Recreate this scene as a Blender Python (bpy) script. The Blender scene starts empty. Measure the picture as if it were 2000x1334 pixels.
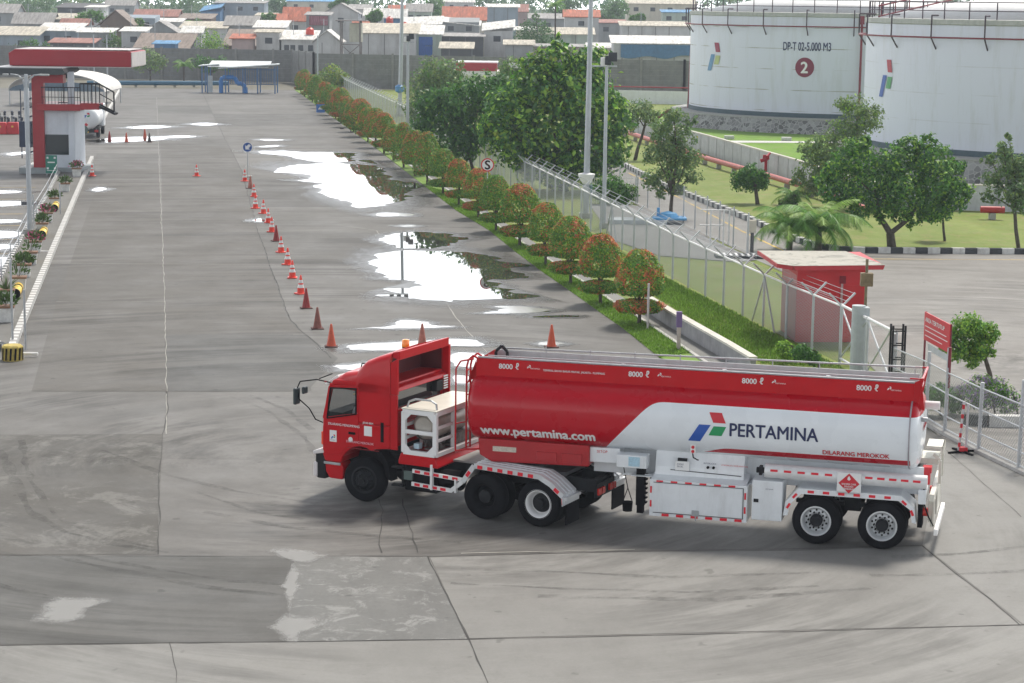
import bpy, bmesh, math, random
import numpy as np
from mathutils import Vector, Matrix
sc = bpy.context.scene
C = sc.collection
rnd = random.Random(7)
# ---------------------------------------------------------------- camera
PITCH = math.atan(667 / 4000.0); ROLL = 0.012; CH = 11.0; FPX = 4000.0
FW = Vector((0, math.cos(PITCH), -math.sin(PITCH))); R0 = Vector((1, 0, 0)); U0 = R0.cross(FW)
RV = R0 * math.cos(ROLL) + U0 * math.sin(ROLL); UV = -R0 * math.sin(ROLL) + U0 * math.cos(ROLL)
cam = bpy.data.cameras.new('camera'); camo = bpy.data.objects.new('camera', cam); C.objects.link(camo)
cam.sensor_width = 36; cam.lens = 72; cam.clip_start = .5; cam.clip_end = 6000
M = Matrix((RV, UV, -FW)).transposed().to_4x4(); M.translation = Vector((0, 0, CH)); camo.matrix_world = M
sc.camera = camo
# ---------------------------------------------------------------- light
SUN_EL, SUN_AZ = math.radians(58), math.radians(28)      # azimuth from +Y towards +X
w = bpy.data.worlds.new('World'); sc.world = w; w.use_nodes = True
nt = w.node_tree; nt.nodes.clear()
sky = nt.nodes.new('ShaderNodeTexSky'); sky.sky_type = 'NISHITA'; sky.sun_disc = False
sky.sun_elevation = SUN_EL; sky.sun_rotation = SUN_AZ; sky.air_density = 1.3; sky.dust_density = 2.5; sky.ozone_density = .6
hs = nt.nodes.new('ShaderNodeHueSaturation'); hs.inputs['Saturation'].default_value = .45
bg = nt.nodes.new('ShaderNodeBackground'); bg.inputs[1].default_value = .05
wo = nt.nodes.new('ShaderNodeOutputWorld')
nt.links.new(sky.outputs[0], hs.inputs['Color']); nt.links.new(hs.outputs[0], bg.inputs[0])
# thin bright cloud veil low in the sky, brightest ahead under the sun
tcw = nt.nodes.new('ShaderNodeTexCoord'); spw = nt.nodes.new('ShaderNodeSeparateXYZ'); nt.links.new(tcw.outputs['Generated'], spw.inputs[0])
def wm(op, a, b=None):
    nd = nt.nodes.new('ShaderNodeMath'); nd.operation = op
    for i, v in enumerate((a, b)):
        if v is None: continue
        if isinstance(v, (int, float)): nd.inputs[i].default_value = v
        else: nt.links.new(v, nd.inputs[i])
    return nd.outputs[0]
el = wm('MAXIMUM', spw.outputs[2], 0.0)
band = wm('POWER', 2.718, wm('MULTIPLY', el, -4.2))
front = wm('ADD', wm('MULTIPLY', wm('ADD', spw.outputs[1], 1.0), .5), .42)
cn = nt.nodes.new('ShaderNodeTexNoise'); cn.inputs['Scale'].default_value = 2.2; cn.inputs['Detail'].default_value = 5; cmp_ = nt.nodes.new('ShaderNodeMapping'); cmp_.inputs['Scale'].default_value = (1, 1, 3)
nt.links.new(tcw.outputs['Generated'], cmp_.inputs[0]); nt.links.new(cmp_.outputs[0], cn.inputs['Vector'])
veil = wm('MULTIPLY', wm('MULTIPLY', band, front), wm('ADD', wm('MULTIPLY', cn.outputs[0], .5), .75))
bg2 = nt.nodes.new('ShaderNodeBackground'); bg2.inputs[0].default_value = (.94, .97, 1, 1); nt.links.new(wm('MULTIPLY', veil, 2.9), bg2.inputs[1])
ads = nt.nodes.new('ShaderNodeAddShader'); nt.links.new(bg.outputs[0], ads.inputs[0]); nt.links.new(bg2.outputs[0], ads.inputs[1]); nt.links.new(ads.outputs[0], wo.inputs[0])
sl = bpy.data.lights.new('sun', 'SUN'); sl.energy = 2.9; sl.angle = math.radians(11); sl.color = (1, .94, .85)
so = bpy.data.objects.new('sun', sl); C.objects.link(so)
sd = Vector((math.sin(SUN_AZ) * math.cos(SUN_EL), math.cos(SUN_AZ) * math.cos(SUN_EL), math.sin(SUN_EL)))
so.rotation_euler = sd.to_track_quat('Z', 'Y').to_euler()
sc.view_settings.view_transform = 'Standard'; sc.view_settings.look = 'None'
sc.view_settings.exposure = 0.43; sc.view_settings.gamma = 1
# ---------------------------------------------------------------- helpers
def at(x, y, z=0.0):
    d = FW + RV * ((x - 1000) / FPX) - UV * ((y - 667) / FPX)
    t = (z - CH) / d.z
    return Vector((0, 0, CH)) + d * t
def azd(x, dist, z=0.0):
    """point at depth dist (along +Y) in picture column x near the horizon"""
    d = FW + RV * ((x - 1000) / FPX) + UV * (660 / FPX)
    return Vector((d.x / d.y * dist, dist, z))
def zat(y, dist, x=1000):
    return CH - (y - .012 * (x - 1000)) * dist / FPX
MATS = {}
def mat(name, col, rough=.6, metal=0, var=.12, scale=3.0, bump=0.0, spec=.5, stretch=None, trans=0.0, coat=0.0, alpha=1.0, emit=None, dirt=0.0):
    if name in MATS: return MATS[name]
    m = bpy.data.materials.new(name); m.use_nodes = True; n = m.node_tree; b = n.nodes['Principled BSDF']
    b.inputs['Roughness'].default_value = rough; b.inputs['Metallic'].default_value = metal
    b.inputs['Specular IOR Level'].default_value = spec
    if coat: b.inputs['Coat Weight'].default_value = coat; b.inputs['Coat Roughness'].default_value = .08
    if trans: b.inputs['Transmission Weight'].default_value = trans
    b.inputs['Alpha'].default_value = alpha
    tc = n.nodes.new('ShaderNodeTexCoord'); mp = n.nodes.new('ShaderNodeMapping'); n.links.new(tc.outputs['Object'], mp.inputs[0])
    if stretch: mp.inputs['Scale'].default_value = stretch
    no = n.nodes.new('ShaderNodeTexNoise'); no.inputs['Scale'].default_value = scale; no.inputs['Detail'].default_value = 5; no.inputs['Roughness'].default_value = .65
    n.links.new(mp.outputs[0], no.inputs['Vector'])
    cr = n.nodes.new('ShaderNodeMapRange'); cr.inputs['From Min'].default_value = .3; cr.inputs['From Max'].default_value = .7
    cr.inputs['To Min'].default_value = 1 - var; cr.inputs['To Max'].default_value = 1 + var
    n.links.new(no.outputs[0], cr.inputs[0])
    mx = n.nodes.new('ShaderNodeVectorMath'); mx.operation = 'SCALE'; mx.inputs[0].default_value = col[:3]
    n.links.new(cr.outputs[0], mx.inputs['Scale']); n.links.new(mx.outputs[0], b.inputs['Base Color'])
    if dirt:
        n2 = n.nodes.new('ShaderNodeTexNoise'); n2.inputs['Scale'].default_value = scale * .35; n2.inputs['Detail'].default_value = 8; n2.inputs['Roughness'].default_value = .75
        m2 = n.nodes.new('ShaderNodeMapping'); m2.inputs['Scale'].default_value = (3, 3, .5); n.links.new(tc.outputs['Object'], m2.inputs[0]); n.links.new(m2.outputs[0], n2.inputs['Vector'])
        r2 = n.nodes.new('ShaderNodeMapRange'); r2.inputs['From Min'].default_value = .5; r2.inputs['From Max'].default_value = .78; r2.inputs['To Max'].default_value = dirt
        n.links.new(n2.outputs[0], r2.inputs[0])
        mm = n.nodes.new('ShaderNodeMix'); mm.data_type = 'RGBA'; mm.inputs[7].default_value = (.13, .11, .09, 1)
        n.links.new(r2.outputs[0], mm.inputs[0]); n.links.new(mx.outputs[0], mm.inputs[6]); n.links.new(mm.outputs[2], b.inputs['Base Color'])
    if bump:
        bp = n.nodes.new('ShaderNodeBump'); bp.inputs['Strength'].default_value = bump; bp.inputs['Distance'].default_value = .02
        n.links.new(no.outputs[0], bp.inputs['Height']); n.links.new(bp.outputs[0], b.inputs['Normal'])
    if emit: b.inputs['Emission Color'].default_value = (*emit, 1); b.inputs['Emission Strength'].default_value = 1
    MATS[name] = m
    return m
def leafmat(name, col, tr=.35):
    if name in MATS: return MATS[name]
    m = bpy.data.materials.new(name); m.use_nodes = True; n = m.node_tree; n.nodes.clear()
    o = n.nodes.new('ShaderNodeOutputMaterial'); a = n.nodes.new('ShaderNodeBsdfPrincipled'); t = n.nodes.new('ShaderNodeBsdfTranslucent'); mx = n.nodes.new('ShaderNodeMixShader')
    a.inputs['Roughness'].default_value = .5; a.inputs['Specular IOR Level'].default_value = .35
    g = n.nodes.new('ShaderNodeNewGeometry'); mr = n.nodes.new('ShaderNodeMapRange'); mr.inputs['To Min'].default_value = .65; mr.inputs['To Max'].default_value = 1.4
    v = n.nodes.new('ShaderNodeVectorMath'); v.operation = 'SCALE'; v.inputs[0].default_value = col
    n.links.new(g.outputs['Random Per Island'], mr.inputs[0]); n.links.new(mr.outputs[0], v.inputs['Scale'])
    n.links.new(v.outputs[0], a.inputs['Base Color']); n.links.new(v.outputs[0], t.inputs['Color'])
    mx.inputs[0].default_value = tr; n.links.new(a.outputs[0], mx.inputs[1]); n.links.new(t.outputs[0], mx.inputs[2]); n.links.new(mx.outputs[0], o.inputs[0])
    MATS[name] = m
    return m
def V(*a): return Vector(a)
class MB:
    def __init__(s): s.v = []; s.f = []; s.mi = []; s.starts = []
    def add(s, vs, fs, mi=0):
        k = len(s.v); s.starts.append((k, len(s.f))); s.v += [tuple(v) for v in vs]; s.f += [tuple(i + k for i in f) for f in fs]; s.mi += [mi] * len(fs); return s
    def box(s, a, b, mi=0, T=None):
        x0, y0, z0 = a; x1, y1, z1 = b
        if x0 > x1: x0, x1 = x1, x0
        if y0 > y1: y0, y1 = y1, y0
        if z0 > z1: z0, z1 = z1, z0
        vs = [V(x, y, z) for z in (z0, z1) for x, y in ((x0, y0), (x1, y0), (x1, y1), (x0, y1))]
        if T: vs = [T @ v for v in vs]
        return s.add(vs, [(3, 2, 1, 0), (4, 5, 6, 7), (0, 1, 5, 4), (1, 2, 6, 5), (2, 3, 7, 6), (3, 0, 4, 7)], mi)
    def cyl(s, p0, p1, r, r2=None, n=12, mi=0, cap=True):
        p0 = V(*p0); p1 = V(*p1); r2 = r if r2 is None else r2
        d = (p1 - p0).normalized(); a = d.orthogonal().normalized(); b = d.cross(a)
        vs = []
        for p, q in ((p0, r), (p1, r2)):
            for i in range(n):
                t = 2 * math.pi * i / n; vs.append(p + a * (q * math.cos(t)) + b * (q * math.sin(t)))
        fs = [(i, (i + 1) % n, n + (i + 1) % n, n + i) for i in range(n)]
        if cap: fs += [tuple(range(n - 1, -1, -1)), tuple(range(n, 2 * n))]
        return s.add(vs, fs, mi)
    def tube(s, pts, r, n=8, mi=0):
        for i in range(len(pts) - 1):
            ra = r[i] if isinstance(r, (list, tuple)) else r; rb = r[i + 1] if isinstance(r, (list, tuple)) else r
            s.cyl(pts[i], pts[i + 1], ra, rb, n, mi)
        return s
    def beam(s, p0, p1, wy, wz, mi=0, up=(0, 0, 1)):
        p0 = V(*p0); p1 = V(*p1); d = (p1 - p0).normalized(); u = V(*up)
        if abs(d.dot(u)) > .98: u = V(0, 1, 0)
        a = d.cross(u).normalized(); b = a.cross(d)
        vs = [p + a * (sx * wy / 2) + b * (sz * wz / 2) for p in (p0, p1) for sx, sz in ((-1, -1), (1, -1), (1, 1), (-1, 1))]
        return s.add(vs, [(3, 2, 1, 0), (4, 5, 6, 7), (0, 1, 5, 4), (1, 2, 6, 5), (2, 3, 7, 6), (3, 0, 4, 7)], mi)
    def prism(s, poly, ax, a, b, mi=0):
        """poly: list of 2d points in the plane normal to ax (0:x ->(y,z), 1:y ->(x,z), 2:z ->(x,y)); extruded a..b"""
        def P(p, t): return (t, p[0], p[1]) if ax == 0 else ((p[0], t, p[1]) if ax == 1 else (p[0], p[1], t))
        n = len(poly); vs = [P(p, a) for p in poly] + [P(p, b) for p in poly]
        return s.add(vs, [tuple(range(n - 1, -1, -1)), tuple(range(n, 2 * n))] + [(i, (i + 1) % n, n + (i + 1) % n, n + i) for i in range(n)], mi)
    def lathe(s, prof, c=(0, 0, 0), axis=2, n=24, mi=0, cap=3):
        vs = []; c = V(*c)
        for r, h in prof:
            for i in range(n):
                t = 2 * math.pi * i / n; a, b = r * math.cos(t), r * math.sin(t)
                vs.append(c + (V(a, b, h) if axis == 2 else (V(a, h, b) if axis == 1 else V(h, a, b))))
        fs = []
        for j in range(len(prof) - 1):
            for i in range(n): fs.append((j * n + i, j * n + (i + 1) % n, (j + 1) * n + (i + 1) % n, (j + 1) * n + i))
        if cap & 1: fs.append(tuple(range(n - 1, -1, -1)))
        if cap & 2: fs.append(tuple(range((len(prof) - 1) * n, len(prof) * n)))
        if cap == 4: m = (len(prof) - 1) * n; fs += [(m + i, m + (i + 1) % n, (i + 1) % n, i) for i in range(n)]
        return s.add(vs, fs, mi)
    def mesh(s, name, mats, smooth=False, fix=True):
        me = bpy.data.meshes.new(name); me.from_pydata(s.v, [], s.f)
        for m in (mats if isinstance(mats, (list, tuple)) else [mats]): me.materials.append(m)
        if max(s.mi + [0]) > 0: me.polygons.foreach_set('material_index', s.mi)
        if fix:
            bm = bmesh.new(); bm.from_mesh(me); bmesh.ops.recalc_face_normals(bm, faces=bm.faces); bm.to_mesh(me); bm.free()
        if smooth is True: me.polygons.foreach_set('use_smooth', [True] * len(me.polygons))
        elif smooth: me.polygons.foreach_set('use_smooth', [True] * len(me.polygons)); me.set_sharp_from_angle(angle=math.radians(smooth))
        return me
    def split(s, name, mats, parent=None, smooth=False, bevel=0):
        ks = [k for k in s.starts] + [(len(s.v), len(s.f))]; out = []
        for (v0, f0), (v1, f1) in zip(ks[:-1], ks[1:]):
            m = MB(); m.add(s.v[v0:v1], [tuple(i - v0 for i in f) for f in s.f[f0:f1]]); out.append(m.build(name, mats, parent, smooth, bevel))
        return out
    def build(s, name, mats, parent=None, smooth=False, bevel=0, fix=True):
        o = bpy.data.objects.new(name, s.mesh(name, mats, smooth, fix)); C.objects.link(o)
        if parent: o.parent = parent
        if bevel:
            md = o.modifiers.new('bevel', 'BEVEL'); md.width = bevel; md.segments = 2; md.limit_method = 'ANGLE'; md.angle_limit = math.radians(40)
        return o
def tag(o, label=None, cat=None, group=None, kind=None):
    if label: o['label'] = label
    if cat: o['category'] = cat
    if group: o['group'] = group
    if kind: o['kind'] = kind
    return o
def thing(name, label, cat, loc=(0, 0, 0), rz=0, group=None):
    o = bpy.data.objects.new(name, None); C.objects.link(o); o.location = loc; o.rotation_euler = (0, 0, rz); o.empty_display_size = .3
    return tag(o, label, cat, group)
def dup(root, loc=None, rz=None, label=None, scale=None):
    def cp(o, par):
        c = o.copy(); C.objects.link(c)
        if par: c.parent = par
        for k in kids.get(o.name, []): cp(k, c)
        return c
    kids = {}
    for o in root.children_recursive: kids.setdefault(o.parent.name, []).append(o)
    r = cp(root, None)
    if loc is not None: r.location = loc
    if rz is not None: r.rotation_euler = (0, 0, rz)
    if scale is not None: r.scale = scale if hasattr(scale, '__len__') else (scale,) * 3
    if label: r['label'] = label
    return r
def sheet(name, pts, z, m, kind='structure', thick=0):
    """a flat polygon on the ground"""
    mb = MB(); vs = [V(p[0], p[1], z) for p in pts]
    if thick: mb.prism([(p[0], p[1]) for p in pts], 2, z - thick, z)
    else: mb.add(vs, [tuple(range(len(vs)))])
    me = mb.mesh(name, m)
    o = bpy.data.objects.new(name, me); C.objects.link(o)
    bm = bmesh.new(); bm.from_mesh(me); bmesh.ops.triangulate(bm, faces=[f for f in bm.faces if len(f.verts) > 4])
    if not thick:
        for f in bm.faces:
            if f.normal.z < 0: f.normal_flip()
    bm.to_mesh(me); bm.free()
    return tag(o, kind=kind)
def px(pts, z=0): return [at(x, y, z) for x, y in pts]
def fmesh(name, txt, size, fn, m, parent, bold=0.0, sx=1.0, align='LEFT', part='lettering', cuts=0):
    cu = bpy.data.curves.new(name, 'FONT'); cu.body = txt; cu.size = size; cu.align_x = align; cu.resolution_u = 4
    o = bpy.data.objects.new('t', cu); C.objects.link(o)
    bpy.context.view_layer.update()
    me = bpy.data.meshes.new_from_object(o.evaluated_get(bpy.context.evaluated_depsgraph_get()))
    C.objects.unlink(o); bpy.data.objects.remove(o)
    if cuts:
        bm = bmesh.new(); bm.from_mesh(me); bmesh.ops.subdivide_edges(bm, edges=bm.edges, cuts=cuts, use_grid_fill=True); bmesh.ops.triangulate(bm, faces=bm.faces); bm.to_mesh(me); bm.free()
    if bold:      # thicken the strokes: shifted copies, each a hair prouder than the last
        vv = [v.co.copy() for v in me.vertices]; ff = [tuple(p.vertices) for p in me.polygons]; n0 = len(vv); V2 = []; F2 = []
        for k, (dx, dy) in enumerate(((0, 0), (bold, 0), (-bold, 0), (0, bold * .7), (0, -bold * .7))):
            V2 += [(v.x + dx, v.y + dy, k * .0012) for v in vv]; F2 += [tuple(i + k * n0 for i in f) for f in ff]
        me = bpy.data.meshes.new(name); me.from_pydata(V2, [], F2)
    for v in me.vertices:
        h = v.co.z; p_ = fn(v.co.x * sx, v.co.y)
        if h: a_ = fn(v.co.x * sx + .01, v.co.y) - p_; b_ = fn(v.co.x * sx, v.co.y + .01) - p_; p_ = p_ + a_.cross(b_).normalized() * h
        v.co = p_
    me.materials.clear(); me.materials.append(m)
    o = bpy.data.objects.new(part, me); C.objects.link(o); o.parent = parent
    return o
# ---- shared materials
RED = mat('red_paint', (.5, .002, .008), .32, var=.07, scale=2, coat=.15, spec=.22)
DRED = mat('deep_red_paint', (.3, .012, .02), .5, var=.12, scale=2)
WHITE = mat('white_paint', (.78, .81, .84), .35, var=.05, scale=2.5, coat=.2, dirt=.22)
WPL = mat('plain_white', (.8, .8, .8), .5, var=.03)
BLACK = mat('black_rubber', (.007, .007, .009), .8, var=.2, scale=8, spec=.12)
DARK = mat('dark_steel', (.016, .017, .02), .6, var=.25, scale=6, spec=.2)
STEEL = mat('galvanised_steel', (.42, .44, .46), .45, metal=.6, var=.15, scale=6)
GREY = mat('grey_paint', (.33, .35, .37), .5, var=.1)
REFR = mat('reflective_red', (.75, .01, .03), .35, var=.03)
ORANGE = mat('orange_plastic', (.9, .07, .02), .4, var=.08, scale=8)
NAVY = mat('navy_lettering', (.01, .02, .09), .4, var=.02)
LBLUE = mat('logo_blue', (.015, .09, .42), .4, var=.02)
LGREEN = mat('logo_green', (.01, .3, .1), .4, var=.02)
LRED = mat('logo_red', (.6, .015, .03), .4, var=.02)
GLASS = mat('dark_glass', (.03, .04, .045), .04, var=.02, spec=.8)
CLEAR = mat('tinted_glass', (.02, .03, .03), .03, var=.02, spec=.8, alpha=.3)
YEL = mat('yellow_paint', (.75, .5, .04), .5, var=.1)
def logo(fn, parent, u=1.0, mats=None):
    """emblem of three slanted blocks; design units: 76 wide 60 tall, y up, origin lower left"""
    P = dict(r=[(41, 60), (66, 60), (75, 40), (50, 40)], b=[(22, 35), (45, 35), (24, 0), (0, 0)], g=[(51, 33), (76, 33), (67, 14), (41, 14)])
    for k, m in zip('rbg', mats or (LRED, LBLUE, LGREEN)):
        A, B, D, E = [Vector(p) for p in P[k]]; N = 6; g = []
        for j in range(N + 1):
            for i in range(N + 1):
                q = (A.lerp(B, i / N)).lerp(E.lerp(D, i / N), j / N); g.append(fn(q.x * u, q.y * u))
        mb = MB(); mb.add(g, [(j * (N + 1) + i, j * (N + 1) + i + 1, (j + 1) * (N + 1) + i + 1, (j + 1) * (N + 1) + i) for j in range(N) for i in range(N)]); mb.build('emblem_block', m, parent, fix=False)
# ================================================================ TRUCK
HT = V(-0.89100091, 0.45400153, 0); HD = V(-0.96494253, 0.26246124, 0)
Q = at(1050, 1030); P = at(1720, 1074)
def vroot(name, label, cat, near, hd):
    away = V(hd.y, -hd.x, 0); o = near + away * 1.2
    return thing(name, label, cat, (o.x, o.y, 0), math.atan2(hd.y, hd.x))
def wheel(root, x, y, sgn, style, r=.5, w=.27, dual=True, steer=0, ylab=None):
    """sgn=+1: outer face towards +y"""
    t = bpy.data.objects.new('wheel', None); C.objects.link(t); t.parent = root; t.location = (x, y, r); t.rotation_euler = (0, 0, steer)
    ty = MB()
    for k in range(2 if dual else 1):
        o = -sgn * (k * (w + .06))
        pr = [(r * .6, 0), (r * .66, 0), (r * .9, .0), (r * .975, .03), (r, .07)]
        # tread with three grooves
        for g in (.3, .5, .7):
            pr += [(r, w * g - .012), (r - .015, w * g - .008), (r - .015, w * g + .008), (r, w * g + .012)]
        pr += [(r, w - .07), (r * .975, w - .03), (r * .9, w), (r * .66, w), (r * .6, w)]
        ty.lathe([(a, o - sgn * b) for a, b in pr], axis=1, n=40, cap=4)
    ty.build('tyre', BLACK, t, smooth=40)
    rm = MB(); R = r * .6
    if style == 'deep':      # rear wheel of the tractor: white dished rim
        rm.lathe([(R + .015, .01), (R + .02, -.005), (R - .015, .0), (R - .05, -.05), (R - .065, -.17), (R - .12, -.2), (.02, -.2)], axis=1, n=36, cap=2)
    elif style == 'dark':
        rm.lathe([(R + .015, .01), (R - .02, .0), (R - .05, -.05), (R - .065, -.17), (.02, -.2)], axis=1, n=36, cap=2)
    elif style == 'front':
        rm.lathe([(R + .01, .0), (R - .03, .01), (R - .07, -.03), (.15, .05), (.14, .07), (.02, .08)], axis=1, n=36, cap=2)
    else:                    # trailer rim with hand holes
        rm.lathe([(R + .015, .01), (R - .015, .012), (R - .045, -.03), (R - .06, -.12), (.17, -.1), (.16, -.12), (.02, -.12)], axis=1, n=36, cap=2)
    m = {'deep': WPL, 'dark': BLACK, 'front': DARK}.get(style, mat('silver_rim', (.6, .62, .64), .35, metal=.3, var=.08))
    if sgn < 0: rm.v = [(a, -b, c) for a, b, c in rm.v]
    rm.build('rim', m, t, smooth=30)
    hb = MB(); s = sgn
    if style == 'deep':
        hb.lathe([(R * .7, -.198 * s), (R * .66, -.15 * s), (.12, -.14 * s), (.11, -.02 * s), (.02, .0)], axis=1, n=24)
    elif style == 'front':
        hb.cyl((0, 0, 0), (0, .13 * s, 0), .07, .06)
        for i in range(10):
            a = i * math.pi / 5; hb.cyl((.13 * math.cos(a), .0, .13 * math.sin(a)), (.13 * math.cos(a), .1 * s, .13 * math.sin(a)), .018, n=6)
            hb.cyl((.215 * math.cos(a), 0.0, .215 * math.sin(a)), (.215 * math.cos(a), .02 * s, .215 * math.sin(a)), .025, n=8)
    elif style == 'trailer':
        hb.lathe([(.13, -.125 * s), (.13, -.03 * s), (.1, .02 * s), (.02, .03 * s)], axis=1, n=20)
        for i in range(10):
            a = i * math.pi / 5; hb.cyl((.165 * math.cos(a), -.12 * s, .165 * math.sin(a)), (.165 * math.cos(a), -.06 * s, .165 * math.sin(a)), .02, n=6)
            hb.cyl((.213 * math.cos(a + .3), -.12 * s, .213 * math.sin(a + .3)), (.213 * math.cos(a + .3), -.094 * s, .213 * math.sin(a + .3)), .021, n=10)
    else:
        hb.lathe([(.15, -.2 * s), (.14, -.05 * s), (.02, -.02 * s)], axis=1, n=20)
    hb.build('hub', DARK, t, smooth=30)
    return t
def dashes(root, p0, p1, n, ln, h, ynorm, m=REFR, name='reflective_strip', up=(0, 0, 1), off=.006):
    """row of n red blocks between two points lying on a face that looks to +y"""
    mb = MB(); p0 = V(*p0); p1 = V(*p1); d = (p1 - p0).normalized()
    for i in range(n):
        c = p0.lerp(p1, (i + .5) / n); c.y += off
        mb.beam(c - d * ln / 2, c + d * ln / 2, .008, h, up=up)
    return mb.build(name, m, root)
# ---------------------------------------------------------------- tractor
tr = vroot('tractor_unit', 'red cab-over truck tractor with roof fairing, turning left and pulling the tanker', 'truck', Q, HT)
WARM_LIT = mat('warm_lit_white', (.7, .68, .6), .4, var=.06, dirt=.15)  # white enamel with the warm sunlight on it put into the colour
# cab shell: side outline (x,z); open arch for the wheel
out = [(3.62, 1.28), (4.02, 1.24), (4.02, 1.24), (4.1, 1.18), (4.22, 1.24), (4.4, 1.26), (4.58, 1.22), (4.74, 1.1), (4.84, .98), (4.88, .84), (5.3, .84), (5.36, 1.0), (5.36, 1.6), (5.33, 1.78), (5.22, 2.3), (5.14, 2.62), (5.05, 2.7), (3.62, 2.72)]
low = [p for p in out if p[1] <= 1.79]
cb = MB(); cb.prism(low + [(3.62, 1.785)], 1, -1.2, 1.2); cb.prism([(3.62, 1.787), (4.46, 1.787), (4.46, 2.72), (3.62, 2.72)], 1, -1.2, 1.2)
cb.prism([(4.462, 2.6), (5.14, 2.57), (5.1, 2.68), (5.05, 2.7), (4.462, 2.72)], 1, -1.2, 1.2)
for s_ in (-1, 1): cb.beam((5.33, s_ * 1.15, 1.78), (5.15, s_ * 1.12, 2.6), .08, .1, up=(1, 0, 0))
cab = cb.build('cab_body', RED, tr, bevel=.03)
mb = MB(); mb.box((4.9, -1.1, 1.786), (5.28, 1.1, 1.95)); mb.tube([(4.95, .6, 1.8), (4.85, .6, 2.05)], .03); mb.lathe([(.2, 0), (.22, .01), (.2, .02)], (0, 0, 0), axis=0, n=24, cap=0); k_ = 26 * 0
mb.build('dashboard', DARK, tr); mb = MB(); mb.box((4.46, .35, 1.787), (4.6, .95, 2.45)); mb.box((4.46, -.95, 1.787), (4.6, -.35, 2.45)); mb.split('seat', DARK, tr)
# lower front corner skirts + front panel
sk = MB()
for s in (-1, 1): sk.prism([(4.86, .45), (5.2, .45), (5.3, .6), (5.32, .835), (4.9, .835), (4.84, .7)], 1, s * .78, s * 1.17)
sk.split('corner_skirt', RED, tr, bevel=.03)
mb = MB()
for s in (-1, 1): mb.box((4.9, s * 1.175, .77), (5.33, s * 1.2, .83))
mb.split('skirt_trim', STEEL, tr, bevel=.01)
bp = MB(); bp.prism([(5.3, .42), (5.52, .42), (5.56, .5), (5.56, 1.02), (5.36, 1.1), (5.3, .9)], 1, -1.18, 1.18); bp.build('front_bumper', DARK, tr, bevel=.03)
mb = MB(); mb.box((5.5, -1.21, .46), (5.6, 1.21, .78)); mb.prism([(5.3, 1.02), (5.61, .96), (5.6, 1.04), (5.36, 1.12)], 1, -1.215, 1.215); mb.build('bumper_guard', mat('pale_bumper', (.7, .66, .66), .4), tr, bevel=.02)
# roof fairing (sleeper wind deflector), hollow at the back
prof = [(5.2, 2.55), (5.08, 2.74), (4.85, 2.86), (4.48, 2.93), (4.44, 3.02), (4.25, 3.19), (3.95, 3.31), (3.62, 3.42)]
fm = MB()
def ring(x, z, inset):   # cross-section of the fairing at x: side bottom .. roof .. side bottom
    h = 1.2 - inset; zb = 2.5; r = .16
    pts = [(h, zb)]
    zt = z
    pts += [(h, max(zb + .01, zt - r)), (h - r * .12, zt - r * .62), (h - r * .38, zt - r * .3), (h - r * .8, zt - r * .06), (h - r * 1.4, zt)]
    pts += [(0, zt + .03)]
    pts += [(-a, b) for a, b in pts[-2::-1]]
    return [(x, a, b) for a, b in pts]
rings = []
for x, z in prof: rings.append(ring(x, z, max(0, (x - 4.5) * .14)))
k = len(rings[0]); vs = [p for r_ in rings for p in r_]; fs = []
for j in range(len(rings) - 1):
    for i in range(k - 1): fs.append((j * k + i, j * k + i + 1, (j + 1) * k + i + 1, (j + 1) * k + i))
# inner skin at the open back
inn = [(3.63, a * .93, 2.5 + (b - 2.5) * .9) for _, a, b in rings[-1]]; deep = [(4.15, a * .88, 2.5 + (b - 2.5) * .62) for _, a, b in rings[-1]]
o1 = len(vs) - k; o2 = len(vs); vs += inn; o3 = len(vs); vs += deep
for i in range(k - 1):
    fs.append((o1 + i, o1 + i + 1, o2 + i + 1, o2 + i))
fm.add(vs, fs)
fm.build('roof_fairing', RED, tr, smooth=35)
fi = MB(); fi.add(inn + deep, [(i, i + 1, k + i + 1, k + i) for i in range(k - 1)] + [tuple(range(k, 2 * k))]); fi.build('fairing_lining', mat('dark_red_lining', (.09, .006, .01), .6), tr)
# side extenders of the fairing down the cab back
ex = MB()
for s in (-1, 1): ex.box((3.44, s * 1.15, 1.28 if s > 0 else 2.1), (3.617, s * 1.2, 2.5)); ex.prism([(3.44, 2.503), (3.615, 2.503), (3.615, 3.2), (3.44, 3.3)], 1, s * 1.12, s * 1.2)
ex.prism([(3.44, 3.26), (3.615, 3.31), (3.615, 3.42), (3.44, 3.46)], 1, -1.117, 1.117)
ex.split('side_extender', RED, tr, bevel=.015)
bw = MB(); bw.box((3.6, -1.0, 2.16), (3.612, .98, 2.52)); bw.build('rear_window', GLASS, tr)
mb = MB(); mb.prism([(3.46, 2.56), (3.612, 2.56), (3.612, 2.68), (3.5, 2.64)], 1, -1.1, 1.1); mb.box((3.5, -1.1, 2.08), (3.612, 1.1, 2.15)); mb.build('rear_ledge', RED, tr, bevel=.02)
mb = MB()
for i in range(6): mb.box((3.45, -1.1, 2.3 + i * .055), (3.47, -.92, 2.33 + i * .055))
mb.build('vent_louvre', WPL, tr)
mb = MB(); mb.box((3.46, -.9, 2.28), (3.6, -.6, 2.52)); mb.build('air_intake', DARK, tr, bevel=.02)
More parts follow.
